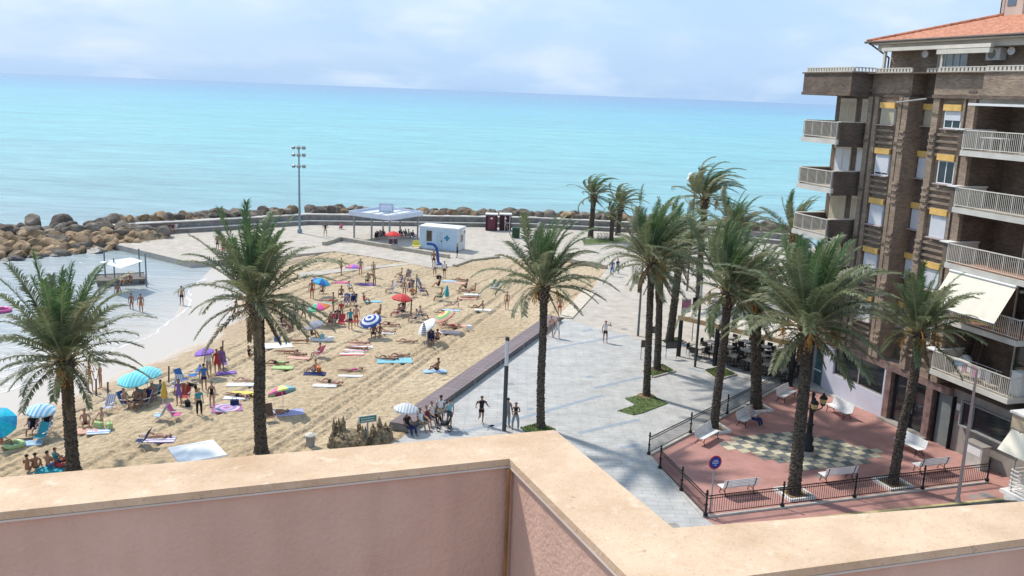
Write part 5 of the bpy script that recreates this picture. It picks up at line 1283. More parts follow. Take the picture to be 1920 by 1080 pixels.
    for s, sg in (('L',-1),('R',1)):
        f = d['fa'+s]; p = J['pm'+s]*k; sd_ = f.cross(Vector((0,0,1)) if abs(f.z) < .85 else Vector((0,1,0))).normalized(); dn = f.cross(sd_)
        for i in range(4):
            b = p+sd_*(i-1.5)*.018+f*.015; ln = (.062,.075,.07,.052)[i]; m_ = b+(f+dn*.25).normalized()*ln*.55; ex.bar(b, m_, .009, 5, .008); ex.bar(m_, m_+(f+dn*.7).normalized()*ln*.5, .008, 5, .006)
        b = J['wr'+s]*k+f*.035+sd_*sg*.02; m_ = b+(f+sd_*sg*.9).normalized()*.035; ex.bar(b, m_, .011, 5, .009); ex.bar(m_, m_+f*.03, .009, 5, .007)
    allV = [tuple(v) for v in V]; allF = list(Fc); mi = [0]*len(Fc); off_ = NV
    allV += ex.v; allF += [tuple(i+off_ for i in f) for f in ex.f]; mi += ex.mi
    zmin = min(v[2] for v in allV) if pose in ('supine','prone','ground','recline') else min(v[2] for v in allV)
    body = bpy.data.meshes.new('body'); body.from_pydata([(v[0], v[1], v[2]-zmin) for v in allV], [], allF); body.materials.append(None); body.materials.append(mat('eye_dark', (.03,.02,.02), .3)); body.polygons.foreach_set('material_index', mi)
    body.polygons.foreach_set('use_smooth', [True]*len(body.polygons)); body.update()
    nrm = [None]*NV
    m2.update(); nr = [v.normal.copy() for v in m2.vertices]
    res = dict(body=body, V=V, F=Fc, info=info, nr=nr, zmin=zmin, head=H0, hd=hd, fwd=fwd, g={}); _pc[key] = res; return res
def garment(geo, kind):
    if kind in geo['g']: return geo['g'][kind]
    def inn(i):
        _, b, t = geo['info'][i]; v = geo['V'][i]
        if b is None: return False
        torso = b in ('pel>waist','waist>chest'); hip = b in ('pel>hpL','pel>hpR')
        th = b.startswith('hp'); shn = b.startswith('kn'); ua = b.startswith('shL>') or b.startswith('shR>'); chs = b.startswith('chest>'); 
        if kind == 'hair':
            if b not in ('head>crown','neck>head'): return False
            r = v-geo['head']; return r.dot(geo['fwd']) < .025 + max(0, (r.dot(geo['hd'])-.04))*2 and (r.dot(geo['hd']) > -.04 or r.dot(geo['fwd']) < -.04)
        if kind == 'trunks': return hip or (b == 'pel>waist' and t < .35) or (th and t < .5)
        if kind == 'brief': return hip or (b == 'pel>waist' and t < .2) or (th and t < .10)
        if kind == 'bra': return (b == 'waist>chest' and t > .5) or (b == 'chest>nb' and t < .12)
        if kind == 'suit': return torso or hip or (th and t < .08) or (b == 'chest>nb' and t < .2)
        if kind == 'shirt': return torso or chs and t < .95 or (ua and t < .55) or (b == 'pel>waist') or (hip and t < .3)
        if kind == 'vest': return torso or (chs and t < .6)
        if kind == 'trousers': return hip or (b == 'pel>waist' and t < .3) or th or (shn and t < .9)
        if kind == 'dress': return torso or hip or (chs and t < .8) or (th and t < .75)
        if kind == 'shoes': return b.startswith('an')
    offs = {'hair': .016, 'shirt': .02, 'dress': .028, 'trunks': .018, 'trousers': .016}.get(kind, .010)
    keep = [inn(i) for i in range(len(geo['V']))]; F_ = [f for f in geo['F'] if all(keep[i] for i in f)]
    used = sorted({i for f in F_ for i in f}); mp = {i: k for k, i in enumerate(used)}
    if not used: return None
    me = bpy.data.meshes.new(kind); me.from_pydata([tuple(geo['V'][i]+geo['nr'][i]*offs-Vector((0,0,geo['zmin']))) for i in used], [], [tuple(mp[i] for i in f) for f in F_])
    me.materials.append(None); me.polygons.foreach_set('use_smooth', [True]*len(me.polygons)); me.update(); geo['g'][kind] = me; return me
CL = dict(black=(.015,.015,.018), navy=(.02,.03,.10), blue=(.05,.16,.42), teal=(.04,.30,.36), cyan=(.22,.46,.52), white=(.74,.74,.72), grey=(.25,.26,.28), red=(.45,.05,.05), pink=(.65,.12,.30), orange=(.65,.20,.06), green=(.08,.28,.12), lime=(.38,.50,.22), purple=(.22,.12,.36), yellow=(.70,.60,.12), brown=(.14,.08,.05), check=(.42,.40,.52), lblue=(.35,.50,.66), peach=(.62,.36,.28), maroon=(.18,.03,.05), beige=(.5,.42,.3))
def cm(c): return mat('cloth_'+c, CL[c], .85, .12, 8)
SK = [mat('skin_%d' % i, c, .55, .06, 6, spec=.4) for i, c in enumerate(((.42,.235,.155),(.36,.185,.115),(.27,.13,.075),(.48,.29,.20)))]
HR = dict(dark=mat('hair_dark', (.018,.013,.010), .6), brown=mat('hair_brown', (.07,.04,.022), .6), blond=mat('hair_blond', (.32,.21,.10), .6), grey=mat('hair_grey', (.35,.33,.31), .6))
_pn = 0
GNAME = dict(trunks='swim_shorts', brief='swim_briefs', bra='bikini_top', suit='swimsuit', shirt='shirt', vest='tank_top', trousers='trousers', dress='dress', shoes='shoes', hair='hair')
def person(p, pose, heading, wear, label, hair='dark', skin=None, sex='m', scale=1., dz=0):
    """wear: list of (garment, colour)"""
    global _pn; _pn += 1
    geo = person_geo(pose, sex); z = dz
    t = link('person', geo['body'], None, (p[0], p[1], p[2]+z), rad(heading)-math.pi/2); t.scale = (scale,)*3
    tag(t, label, 'person'); t.material_slots[0].link = 'OBJECT'; t.material_slots[0].material = SK[(_pn*7+_pn//3) % 4 if skin is None else skin]
    for g, c in list(wear)+[('hair', hair)]:
        me = garment(geo, g)
        if me is None: continue
        o = link(GNAME[g], me, t); o.material_slots[0].link = 'OBJECT'; o.material_slots[0].material = HR[c] if g == 'hair' else cm(c)
    return t

# ================================================================ BEACH THINGS
def chair_tpl():
    t = thing('beach_chair', 'x', 'beach chair'); f = mat('alu_tube', (.55,.56,.58), .35, .05, 5, metal=.6)
    for x in (-.27,.27): MB().tube([(x,.35,0),(x,-.1,.30),(x,-.45,.95)],.014,6).tube([(x,-.4,0),(x,.1,.30),(x,.30,.32)],.014,6).build('frame_side', f, t); MB().box(x-.025,x+.025,-.25,.2,.50,.53).build('armrest', m_white, t)
    s = MB(); s.box(-.26,.26,-.12,.30,.285,.30).build('seat', m_white, t)
    o = MB().box(-.26,.26,-.008,.008,0,.68).build('backrest', m_white, t, (0,-.12,.31)); o.rotation_euler = (rad(28),0,0)
    return t
CT = chair_tpl(); CT_used = [False]
def beach_chair(p, heading, color, label, stripe=None):
    t = CT if not CT_used[0] else copy_tree(CT); CT_used[0] = True
    t.location = p; t.rotation_euler = (0,0,rad(heading)-math.pi/2); t['label'] = label; t['group'] = 'folding chairs on the sand'
    for c in kids(t):
        if c.name.split('.')[0] in ('seat','backrest'): c.material_slots[0].link = 'OBJECT'; c.material_slots[0].material = stripe or cm(color)
    return t
def stripe_mat(name, c1, c2, sc, axis=0, c3=None):
    m, N, L, b = newmat(name); b.inputs['Roughness'].default_value = .85; tc = N.new('ShaderNodeTexCoord'); s = N.new('ShaderNodeSeparateXYZ'); L.new(tc.outputs['Object'], s.inputs[0])
    mu = N.new('ShaderNodeMath'); mu.operation = 'MULTIPLY'; mu.inputs[1].default_value = sc; L.new(s.outputs[axis], mu.inputs[0]); fr = N.new('ShaderNodeMath'); fr.operation = 'FRACT'; L.new(mu.outputs[0], fr.inputs[0])
    cr = N.new('ShaderNodeValToRGB'); cr.color_ramp.interpolation = 'CONSTANT'; cr.color_ramp.elements[0].color = (*c1,1); cr.color_ramp.elements[1].position = .5; cr.color_ramp.elements[1].color = (*c2,1)
    if c3: e = cr.color_ramp.elements.new(.75); e.color = (*c3,1)
    L.new(fr.outputs[0], cr.inputs[0]); L.new(cr.outputs[0], b.inputs['Base Color']); return m
def rings_mat(name, cols, sc):
    m, N, L, b = newmat(name); b.inputs['Roughness'].default_value = .85; tc = N.new('ShaderNodeTexCoord'); mp = N.new('ShaderNodeMapping'); mp.inputs['Scale'].default_value = (1,1,0); L.new(tc.outputs['Object'], mp.inputs[0])
    ln = N.new('ShaderNodeVectorMath'); ln.operation = 'LENGTH'; L.new(mp.outputs[0], ln.inputs[0]); mu = N.new('ShaderNodeMath'); mu.operation = 'MULTIPLY'; mu.inputs[1].default_value = sc; L.new(ln.outputs['Value'], mu.inputs[0])
    fr = N.new('ShaderNodeMath'); fr.operation = 'FRACT'; L.new(mu.outputs[0], fr.inputs[0]); cr = N.new('ShaderNodeValToRGB'); cr.color_ramp.interpolation = 'CONSTANT'
    for i, c in enumerate(cols):
        if i < 2: e = cr.color_ramp.elements[i]; e.position = i/len(cols)
        else: e = cr.color_ramp.elements.new(i/len(cols))
        e.color = (*c,1)
    L.new(fr.outputs[0], cr.inputs[0]); L.new(cr.outputs[0], b.inputs['Base Color']); return m
def umbrella(p, r, h, tilt, taz, mats, label, pat='gore', ng=8, closed=False):
    """p foot of the pole; canopy tilted by `tilt` degrees towards azimuth taz"""
    t = thing('beach_umbrella', label, 'beach umbrella', p)
    ax = Vector((-math.sin(rad(taz)), math.cos(rad(taz)), 0)); Rt = Matrix.Rotation(rad(tilt), 4, ax)
    MB().bar((0,0,-.05),(0,0,h*.6),.02,8).build('pole', m_white, t); k = Vector((0,0,h*.6)); tip = k+(Rt @ Vector((0,0,h*.4)))
    MB().bar(k, tip, .018, 8).build('upper_pole', m_white, t)
    mb = MB(); sub = 6; rise = r*.42
    if closed: 
        mb.lathe([(.16,-1.0),(.2,-.75),(.06,0),(0,.03)],10)
        c = mb.build('canopy', mats, t, tip)
    else:
        def pt(a, q):
            sag = 1-.05*abs(math.sin(a*ng/2))*q
            return Vector((math.cos(a)*r*q*sag, math.sin(a)*r*q*sag, rise*(1-q**1.7)-.0))
        for g in range(ng):
            for j in range(sub):
                q0, q1 = j/sub, (j+1)/sub
                for s in range(2):
                    a0 = 2*math.pi*(g+s/2)/ng; a1 = 2*math.pi*(g+(s+1)/2)/ng
                    mi = (g % len(mats)) if pat == 'gore' else (j % len(mats))
                    pts = [pt(a0,q0), pt(a0,q1), pt(a1,q1), pt(a1,q0)] if j else [pt(a0,0), pt(a0,q1), pt(a1,q1)]
                    mb.face(pts, None, mi)
            # valance
            for s in range(2):
                a0 = 2*math.pi*(g+s/2)/ng; a1 = 2*math.pi*(g+(s+1)/2)/ng; A = pt(a0,1); B = pt(a1,1)
                mb.face([A, A-Vector((0,0,.09)), B-Vector((0,0,.09)), B], None, (g % len(mats)) if pat == 'gore' else 0)
        c = mb.build('canopy', mats, t, tip-(Rt @ Vector((0,0,rise)))); c.rotation_euler = Rt.to_euler()
        rb = MB()
        for g in range(ng): a = 2*math.pi*g/ng; rb.bar(pt(a,.05)-Vector((0,0,.02)), pt(a,.98)-Vector((0,0,.015)), .006, 4)
        rb.build('ribs', m_grey_p, c)
        MB().ball((0,0,rise+.03),.03,6,4).build('finial', m_white, c)
    return t
def towel(p, L_, W_, heading, m, label, seed=0):
    n = 10; k = 6; V = []; Fc = []
    for j in range(k+1):
        for i in range(n+1):
            x = (i/n-.5)*L_; y = (j/k-.5)*W_
            V.append((x+.03*mnoise.noise(Vector((x*2,y*2,seed))), y+.04*mnoise.noise(Vector((x*2,y*2,seed+5))), .035+.03*abs(mnoise.noise(Vector((x*3,y*3,seed+9))))))
    nn = len(V); V += [(v[0], v[1], -.03) for v in V]
    for j in range(k):
        for i in range(n): a = j*(n+1)+i; Fc.append((a, a+1, a+n+2, a+n+1)); 
    for i in range(n): Fc.append((i+1, i, i+nn, i+1+nn)); a = k*(n+1)+i; Fc.append((a, a+1, a+1+nn, a+nn))
    for j in range(k): a = j*(n+1); Fc.append((a, a+n+1, a+n+1+nn, a+nn)); a += n; Fc.append((a+n+1, a, a+nn, a+n+1+nn))
    me = bpy.data.meshes.new('towel'); me.from_pydata(V, [], Fc); me.materials.append(m); me.update()
    return tag(link('beach_towel', me, None, (p[0], p[1], p[2]+.02), rad(heading)), label, 'towel')
def bag(p, color, label, s=1.):
    t = thing('beach_bag', label, 'bag', p, random.uniform(0,3)); me = bevel_mesh(MB().box(-.24*s,.24*s,-.14*s,.14*s,0,.36*s).mesh('body', cm(color)), .06*s, 2); link('body', me, t)
    MB().tube([(-.12*s,0,.34*s),(-.1*s,0,.5*s),(.1*s,0,.5*s),(.12*s,0,.34*s)],.012,5).build('handle', cm(color), t); return t
def ring_float(p, color, label, r=.4):
    mb = MB(); n = 20; m_ = 8
    for i in range(n):
        for j in range(m_):
            q = []
            for (a, b) in ((i,j),(i+1,j),(i+1,j+1),(i,j+1)):
                A = 2*math.pi*a/n; B = 2*math.pi*b/m_; q.append(((r+.13*math.cos(B))*math.cos(A), (r+.13*math.cos(B))*math.sin(A), .14+.13*math.sin(B)))
            mb.face(q)
    o = mb.build('swim_ring', mat('float_'+color, CL[color], .25, .05), None, p, smooth=True); return tag(o, label, 'swim ring')
def beach_post(px, py, top, label, r=.06):
    g = sp(px, py); h = (up(px, top, g)-g).z; t = thing('wooden_post', label, 'post', g); MB().bar((0,0,-.3),(.06,0,h),r,8,r*.85).build('post', mat('weathered_wood', (.14,.09,.065), .9, .3, 6), t); MB().lathe([(r*1.1,0),(r*1.1,.05),(0,.07)],8,(.06,0,h)).build('cap', mat('weathered_wood', (.14,.09,.065)), t)
for a in ((180,742,712,'dark stake in the sand left of the two cyan parasols'),(202,750,718,'short stake in the sand before the two cyan parasols'),(316,716,688,'dark stake in the sand right of the two cyan parasols'),(417,668,640,'dark stake in the sand beside the purple parasol'),(780,550,515,'reddish stake behind the red parasol'),(770,592,562,'thin stake right of the red parasol'),(700,536,500,'short white post by the boardwalk')): beach_post(*a)
# --- parasols
C = CL
um = lambda px, py, r, h, tl, az, mats, lb, **k: umbrella(sp(px, py), r, h, tl, az, mats, lb, **k)
mcy = stripe_mat('cyan_stripes', (.12,.62,.68), (.30,.74,.78), 5); mbw = stripe_mat('blue_white_stripes', (.20,.48,.72), (.62,.74,.80), 4.5)
um(-2,836,.95,1.8,38,-60,[mat('azure_a', (.03,.38,.62), .5), mat('azure_b', (.02,.52,.68), .5)],'bright azure parasol tilted at the left edge of the beach')
um(80,815,.74,1.7,8,-60,[mbw],'blue and white striped parasol left of the nearest left palm')
um(252,755,.88,1.8,10,-80,[mcy],'front cyan parasol of the overlapping pair')
um(277,742,.88,1.8,6,-80,[stripe_mat('cyan_stripes2', (.14,.58,.64), (.34,.72,.74), 6)],'rear cyan parasol of the overlapping pair')
um(387,705,.64,1.85,10,180,[cm('purple'), mat('violet', (.30,.16,.55), .8)],'purple parasol near the waterline')
um(531,775,.85,1.65,30,130,[mat('pale_yellow', (.66,.70,.22), .8), cm('cyan'), mat('magenta', (.42,.05,.22), .8), mat('mint', (.35,.62,.35), .8), cm('peach'), mat('rose', (.62,.15,.30), .8)],'rainbow parasol with magenta and yellow panels right of the thick palm')
um(600,608,.92,1.8,14,200,[cm('cyan'), mat('leaf_green', (.12,.5,.25), .8), mat('hot_pink', (.7,.10,.30), .8), cm('orange')],'turquoise green and pink parasol above a red chair')
um(592,634,.78,1.35,20,200,[cm('grey'), mat('mid_greyc', (.30,.29,.33), .8)],'plain grey parasol over a crouching bather')
um(697,632,.86,1.7,26,240,[rings_mat('navy_rings', ((.03,.07,.28),(.72,.72,.74)), 3.0)],'navy and white ringed parasol',pat='ring')
um(804,640,.86,1.6,42,200,[m_white],'plain white parasol tilted low')
um(836,620,.86,1.55,30,200,[rings_mat('candy_rings', ((.62,.14,.14),(.7,.6,.2),(.2,.42,.2),(.65,.35,.25)), 1.2)],'red green and yellow ringed parasol',pat='ring')
um(753,588,.9,1.7,6,0,[mat('scarlet', (.60,.05,.05), .8), mat('scarlet2', (.55,.09,.08), .8)],'scarlet parasol in the middle of the beach')
um(662,530,.78,1.8,12,90,[cm('purple'), mat('rose', (.62,.15,.3)), mat('violet', (.3,.16,.55)), cm('pink')],'purple and red parasol at the back of the beach')
um(600,556,.85,1.7,16,0,[cm('blue'), mat('azure_a', (.03,.38,.62))],'bright blue parasol seen between palm fronds')
um(760,808,.70,1.6,4,0,[stripe_mat('white_grey_stripes', (.70,.70,.70), (.42,.45,.48), 6)],'white and grey striped parasol beside the plank platform')
um(798,648,.5,1.75,12,180,[stripe_mat('dark_white_bands', (.06,.07,.10), (.7,.7,.7), 7, 2)],'closed black and white striped parasol leaning on the white one',closed=True)
um(836,566,.5,1.5,8,0,[cm('teal')],'closed teal parasol near the right side of the beach',closed=True)
um(306,764,.5,1.6,8,0,[mat('mustard', (.60,.38,.08), .8)],'closed mustard yellow parasol right of the cyan pair',closed=True)
# square white parasol close to the parapet
g = sp(372,918); t = thing('square_parasol', 'flat square white parasol in front of the parapet', 'parasol', g, rad(35))
MB().bar((0,0,0),(0,0,1.95),.03,8).build('pole', m_white, t); q = 1.05; cnv = mat('white_canvas', (.80,.80,.79), .8, .03)
for k in range(4):
    a = rad(45+90*k); b = rad(135+90*k); A = Vector((math.cos(a)*q*1.414, math.sin(a)*q*1.414, 1.9)); B = Vector((math.cos(b)*q*1.414, math.sin(b)*q*1.414, 1.9)); mb = MB(); mb.face([(0,0,2.2), A, B]); mb.face([A, A-Vector((0,0,.08)), B-Vector((0,0,.08)), B]); mb.build('canopy_panel', cnv, t)
# --- towels
tw = lambda px, py, L_, W_, hd, m, lb, s=0: towel(sp(px, py), L_*.82, W_*.75, hd, m, lb, s)
mwr = stripe_mat('white_red_stripes', (.72,.70,.69), (.55,.22,.20), 2.2, 1); mwb = stripe_mat('white_blue_stripes', (.7,.7,.72), (.2,.35,.6), 2.5, 1)
m_mand = rings_mat('mandala', ((.30,.16,.34),(.55,.30,.42),(.22,.22,.45),(.60,.45,.50),(.35,.12,.25)), 1.1)
TW = [((425,766),2.1,1.8,20,m_mand,'big purple and pink mandala blanket'),((519,649),2.6,1.7,20,m_white,'large white towel right of the thick palm trunk'),((451,722),2.0,.8,10,m_white,'white towel under a sunbather left of the palm trunk'),((458,739),1.9,.95,5,cm('yellow'),'bright yellow towel left of the palm trunk'),((443,747),1.8,.8,5,m_white,'white towel in front of the yellow towel'),
 ((543,775),1.9,1.3,20,stripe_mat('blue_purple_stripes',(.25,.35,.62),(.5,.42,.6),3,1),'blue striped blanket under the rainbow parasol'),((590,702),1.7,1.0,5,cm('navy'),'navy towel with orange bag on it'),((675,646),1.9,.8,8,cm('peach'),'peach towel at the back of the row of four towels'),((677,652),2.0,.8,8,m_white,'white towel second in the row of four towels'),((668,658),2.0,.8,8,mwr,'red striped towel third in the row of four towels'),((660,665),2.0,.8,8,stripe_mat('rwhite',(.7,.68,.66),(.6,.2,.2),1.2,1),'white and red towel at the front of the row of four towels'),
 ((657,706),1.9,.5,5,m_white,'narrow white towel in front of the pink clad sunbather'),((609,724),1.8,.7,5,m_white,'white towel under the dark haired sunbather'),((740,677),2.9,1.6,10,cm('cyan'),'large turquoise towel with two sunbathers'),((815,697),1.9,.9,10,cm('lblue'),'pale blue towel under the man sitting near the platform'),((843,624),2.0,1.0,5,stripe_mat('pinkw',(.7,.68,.68),(.55,.35,.38),3,1),'pink and white towel below the ringed parasol'),
 ((862,612),1.6,.8,10,cm('peach'),'peach towel right of the ringed parasol'),((700,566),1.8,.9,5,cm('cyan'),'cyan towel left of the scarlet parasol'),((596,637),2.0,.9,5,m_white,'white towel below the grey parasol'),((842,528),1.7,.8,0,cm('lblue'),'grey blue towel at the back of the beach'),((688,534),1.9,1.0,0,cm('purple'),'lilac towel beside the bending man'),((165,809),1.9,1.1,15,cm('peach'),'pink blanket right of the nearest left palm'),((185,811),1.4,.8,15,mwb,'blue and white towel beside the pink blanket'),
 ((48,833),1.9,.9,20,cm('lblue'),'pale blue towel beside the green swim ring'),((44,827),1.0,.7,20,cm('black'),'black mat behind the green swim ring'),((298,826),2.0,1.0,10,stripe_mat('purplew',(.7,.68,.70),(.30,.22,.42),3,1),'purple and white towel beside the navy chair'),((905,582),1.8,.7,5,m_white,'white towel under the sunbather leaning on elbows'),((720,625),1.9,.8,0,m_white,'white towel right of the navy ringed parasol'),((655,602),1.9,.9,0,cm('red'),'red towel left of the man in teal shirt'),
 ((865,532),1.8,.8,0,cm('peach'),'beige towel far back on the sand'),((885,553),1.9,.8,0,m_white,'white towel in the group of three by the drooping frond'),((877,561),1.9,.8,0,cm('peach'),'peach towel in front of the group by the drooping frond'),((560,672),1.9,.8,0,cm('peach'),'pale towel under the sunbather right of the palm trunk'),((515,770),1.4,.7,20,cm('beige'),'beige towel left of the rainbow parasol'),((640,530),1.6,.8,0,cm('pink'),'pink towel at the back left of the sand'),((845,583),1.8,.8,0,cm('lblue'),'light blue towel right of the teal closed parasol'),((530,690),1.7,.9,5,cm('lime'),'pale green towel right of the palm trunk'),((425,700),1.5,.8,20,cm('purple'),'purple towel behind the purple parasol'),((768,643),1.8,.7,5,cm('beige'),'sandy towel under the sunbather in the middle'),((95,882),1.5,.9,10,cm('teal'),'teal towel right above the parapet')]
for i, (p, a, b, h, m, lb) in enumerate(TW): tw(*p, a, b, h, m, lb, i*3.1)
# --- lying / sitting / standing people
def pp(px, py, pose, hd, wear, lb, **k):
    p = sp(px, py); return person((p.x, p.y, p.z+(.05 if pose in ('supine','prone','recline') else .02)), pose, hd, wear, lb, **k)
tr_ = lambda c: [('trunks', c)]; bk_ = lambda c: [('bra', c), ('brief', c)]
LIE = [(463,717,'supine',190,bk_('black'),'f','person lying face up on the white towel left of the palm trunk'),(450,745,'prone',170,tr_('black'),'m','person lying face down in front of the yellow towel'),(557,667,'supine',185,bk_('navy'),'f','person lying on the pale towel right of the palm trunk'),(540,662,'prone',185,bk_('red'),'f','person lying behind the sunbather on the pale towel'),
 (660,697,'prone',185,[('suit','pink')],'f','person in pink swimsuit lying face down'),(622,720,'supine',185,tr_('black'),'m','person lying with dark hair left of the pink clad sunbather'),(675,645,'supine',185,bk_('peach'),'f','person lying at the back of the row of towels'),(672,656,'prone',185,bk_('white'),'f','person lying on the striped towel in the row'),(728,675,'supine',190,bk_('white'),'f','woman lying on the left half of the turquoise towel'),(750,670,'supine',190,bk_('red'),'f','woman lying on the right half of the turquoise towel'),
 (765,643,'supine',185,bk_('beige'),'f','person lying flat in the middle of the beach'),(732,611,'supine',185,tr_('black'),'m','person lying right of the navy ringed parasol, upper one'),(725,624,'supine',185,bk_('brown'),'f','person lying right of the navy ringed parasol, lower one'),(865,527,'supine',180,bk_('red'),'f','person lying on the beige towel at the back'),(872,548,'supine',185,bk_('black'),'f','person lying left in the group near the drooping frond'),(883,560,'prone',185,bk_('navy'),'f','person lying in front in the group near the drooping frond'),
 (295,822,'supine',200,bk_('brown'),'f','person lying beside the navy chair'),(516,776,'supine',200,tr_('grey'),'m','person lying under the rainbow parasol'),(845,613,'prone',185,[('suit','red')],'f','person in red lying under the ringed parasol'),(520,684,'supine',190,[('shirt','lime'),('trunks','black')],'m','person in pale green shirt lying right of the palm trunk'),(560,642,'prone',180,bk_('teal'),'f','person lying right of the large white towel'),(835,588,'supine',190,tr_('navy'),'m','person lying on the light blue towel by the teal parasol'),(618,566,'prone',180,[('suit','red')],'f','person in red lying behind the turquoise parasol')]
for x, y, po, h, wr, sx, lb in LIE: pp(x, y, po, h+random.uniform(-15,15), wr, lb, sex=sx, hair=random.choice(['dark','brown','dark','blond']))
SIT = [(160,800,'ground',-60,tr_('maroon'),'m','person sitting on the left of the pink blanket'),(190,795,'ground',-110,bk_('red'),'f','woman sitting on the right of the pink blanket'),(53,885,'ground',100,bk_('maroon'),'f','woman seen from behind sitting just above the parapet at far left'),(68,882,'ground',110,bk_('black'),'f','dark haired person beside the woman at far left parapet'),(92,880,'ground',80,tr_('blue'),'m','person crouched near the teal towel above the parapet'),(107,874,'ground',60,[('shirt','teal'),('trunks','navy')],'m','person in teal shirt near the parapet at left'),
 (4,838,'ground',0,[('shirt','orange')],'f','person in orange beside the green swim ring'),(590,700,'ground',160,tr_('grey'),'m','person sitting on the navy towel'),(585,632,'ground',-20,[('shirt','black'),('brief','black')],'f','person in black crouching under the grey parasol'),(820,697,'ground',150,tr_('black'),'m','man sitting on the pale blue towel near the platform'),(712,592,'ground',170,tr_('brown'),'m','person sitting alone left of the scarlet parasol'),(683,568,'ground',0,[('shirt','red')],'f','person in red left of the cyan towel'),
 (823,538,'ground',180,[('shirt','black'),('trunks','black')],'m','person in black sitting at the back right of the sand'),(850,578,'recline',190,bk_('black'),'f','dark haired woman reclining by the teal closed parasol'),(897,583,'recline',170,bk_('orange'),'f','person leaning on elbows on the white towel at right'),(874,542,'ground',180,tr_('black'),'m','person sitting behind the group near the drooping frond'),(890,548,'ground',200,bk_('brown'),'f','person sitting right in the group near the drooping frond'),(773,556,'ground',-60,[('shirt','orange'),('trunks','black')],'m','person in orange sitting behind the scarlet parasol'),
 (820,640,'ground',100,tr_('navy'),'m','person with bare back sitting by the white parasol'),(835,612,'ground',-100,bk_('brown'),'f','person sitting in the shade of the ringed parasol'),(700,630,'ground',-80,tr_('navy'),'m','person sitting under the navy ringed parasol'),(712,628,'ground',-100,bk_('maroon'),'f','woman sitting under the navy ringed parasol'),(755,583,'ground',-100,[('shirt','black')],'m','person in black top under the scarlet parasol'),(690,530,'ground',-90,[('shirt','lime'),('trunks','navy')],'m','person in lime shirt sitting on the lilac towel'),
 (605,550,'ground',-90,tr_('navy'),'m','person sitting under the bright blue parasol'),(752,520,'ground',180,tr_('grey'),'m','person sitting at the back centre of the sand'),(640,556,'ground',-90,tr_('blue'),'m','person sitting left of the group of blue chairs'),(468,672,'ground',0,[('shirt','black')],'f','person in black sitting left of the palm trunk'),(655,545,'ground',-60,[('shirt','white')],'f','person in white sitting near the purple and red parasol')]
for x, y, po, h, wr, sx, lb in SIT: pp(x, y, po, h, wr, lb, sex=sx, hair=random.choice(['dark','brown','dark']))
def chair_person(px, py, hd, col, wear, lb, clb, sex='m', stripe=None, empty=False):
    p = sp(px, py); beach_chair((p.x, p.y, p.z+.01), hd, col, clb, stripe)
    if not empty: person((p.x+.03*math.cos(rad(hd)), p.y+.03*math.sin(rad(hd)), p.z), 'chair', hd, wear, lb, sex=sex, hair=random.choice(['dark','brown','grey','dark']), dz=-.06)
mch = stripe_mat('chair_blue_stripes', (.12,.18,.42), (.6,.62,.68), 9); mch2 = stripe_mat('chair_grey_stripes', (.22,.22,.30), (.62,.60,.62), 8)
CH = [(62,812,-80,'black',[('shirt','black'),('trunks','black')],'person in black seated left under the blue striped parasol','black chair left under the blue striped parasol','m'),(88,808,-80,'black',[('shirt','black'),('trunks','grey')],'person in black seated right under the blue striped parasol','black chair right under the blue striped parasol','m'),
 (236,764,-20,'blue',tr_('maroon'),'bare chested man in the blue chair left under the cyan parasols','blue chair left under the cyan parasols','m'),(256,762,-100,'grey',tr_('navy'),'man seated under the front cyan parasol','grey chair under the front cyan parasol','m'),(270,762,-120,'navy',bk_('black'),'woman seated right of the front cyan parasol','navy chair right of the front cyan parasol','f'),(284,752,-100,'grey',tr_('red'),'person in red shorts under the rear cyan parasol','grey chair under the rear cyan parasol','m'),(298,746,190,'teal',[('shirt','teal'),('trunks','black')],'person in teal shirt under the rear cyan parasol','teal chair under the rear cyan parasol','m'),
 (598,670,160,'pink',bk_('pink'),'woman in the pink chair near the centre left','pink chair near the centre left','f'),(620,612,-100,'red',[('shirt','red'),('trunks','black')],'person in red in the red chair by the turquoise parasol','red chair by the turquoise parasol','m'),(633,606,-80,'black',tr_('black'),'person in the black chair beside the red chair','black chair beside the red chair','m'),(550,606,-60,'navy',bk_('black'),'person in the navy chair behind the grey parasol','navy chair behind the grey parasol','f'),(536,618,-40,'black',tr_('black'),'person in the black chair left of the grey parasol','black chair left of the grey parasol','m'),
 (650,572,-90,'blue',bk_('navy'),'person in the left blue chair of the pair at the back','left blue chair of the pair at the back','f'),(663,572,-90,'navy',[('shirt','navy')],'person in the right navy chair of the pair at the back','right navy chair of the pair at the back','m'),(734,548,200,'blue',bk_('navy'),'person in the blue striped chair behind the scarlet parasol','blue striped chair behind the scarlet parasol','f'),(790,552,0,'blue',tr_('blue'),'person in the blue striped chair right of the tall stake','blue striped chair right of the tall stake','m'),(752,535,180,'grey',[('shirt','purple')],'person in purple shirt in a grey chair at the back','grey chair with purple clad person at the back','f'),
 (745,593,190,'red',[('suit','red')],'person in red swimsuit in the red chair under the scarlet parasol','red chair under the scarlet parasol','f'),(757,590,180,'black',tr_('black'),'person in the black chair under the scarlet parasol','black chair under the scarlet parasol','m'),(778,603,190,'black',bk_('black'),'person in the black chair front right of the scarlet parasol','black chair front right of the scarlet parasol','f'),(790,598,20,'grey',tr_('grey'),'person in the grey chair front right of the scarlet parasol','grey chair front right of the scarlet parasol','m'),(808,645,-80,'navy',[('shirt','navy')],'person hidden behind the closed striped parasol','navy chair behind the closed striped parasol','m'),(826,563,190,'green',tr_('green'),'person in the green chair by the closed teal parasol','green chair by the closed teal parasol','m'),
 (765,524,-100,'grey',bk_('purple'),'woman in the grey chair at the very back','grey chair at the very back of the sand','f'),(770,545,-100,'navy',tr_('navy'),'man in the navy chair beside the reddish stake','navy chair beside the reddish stake','m')]
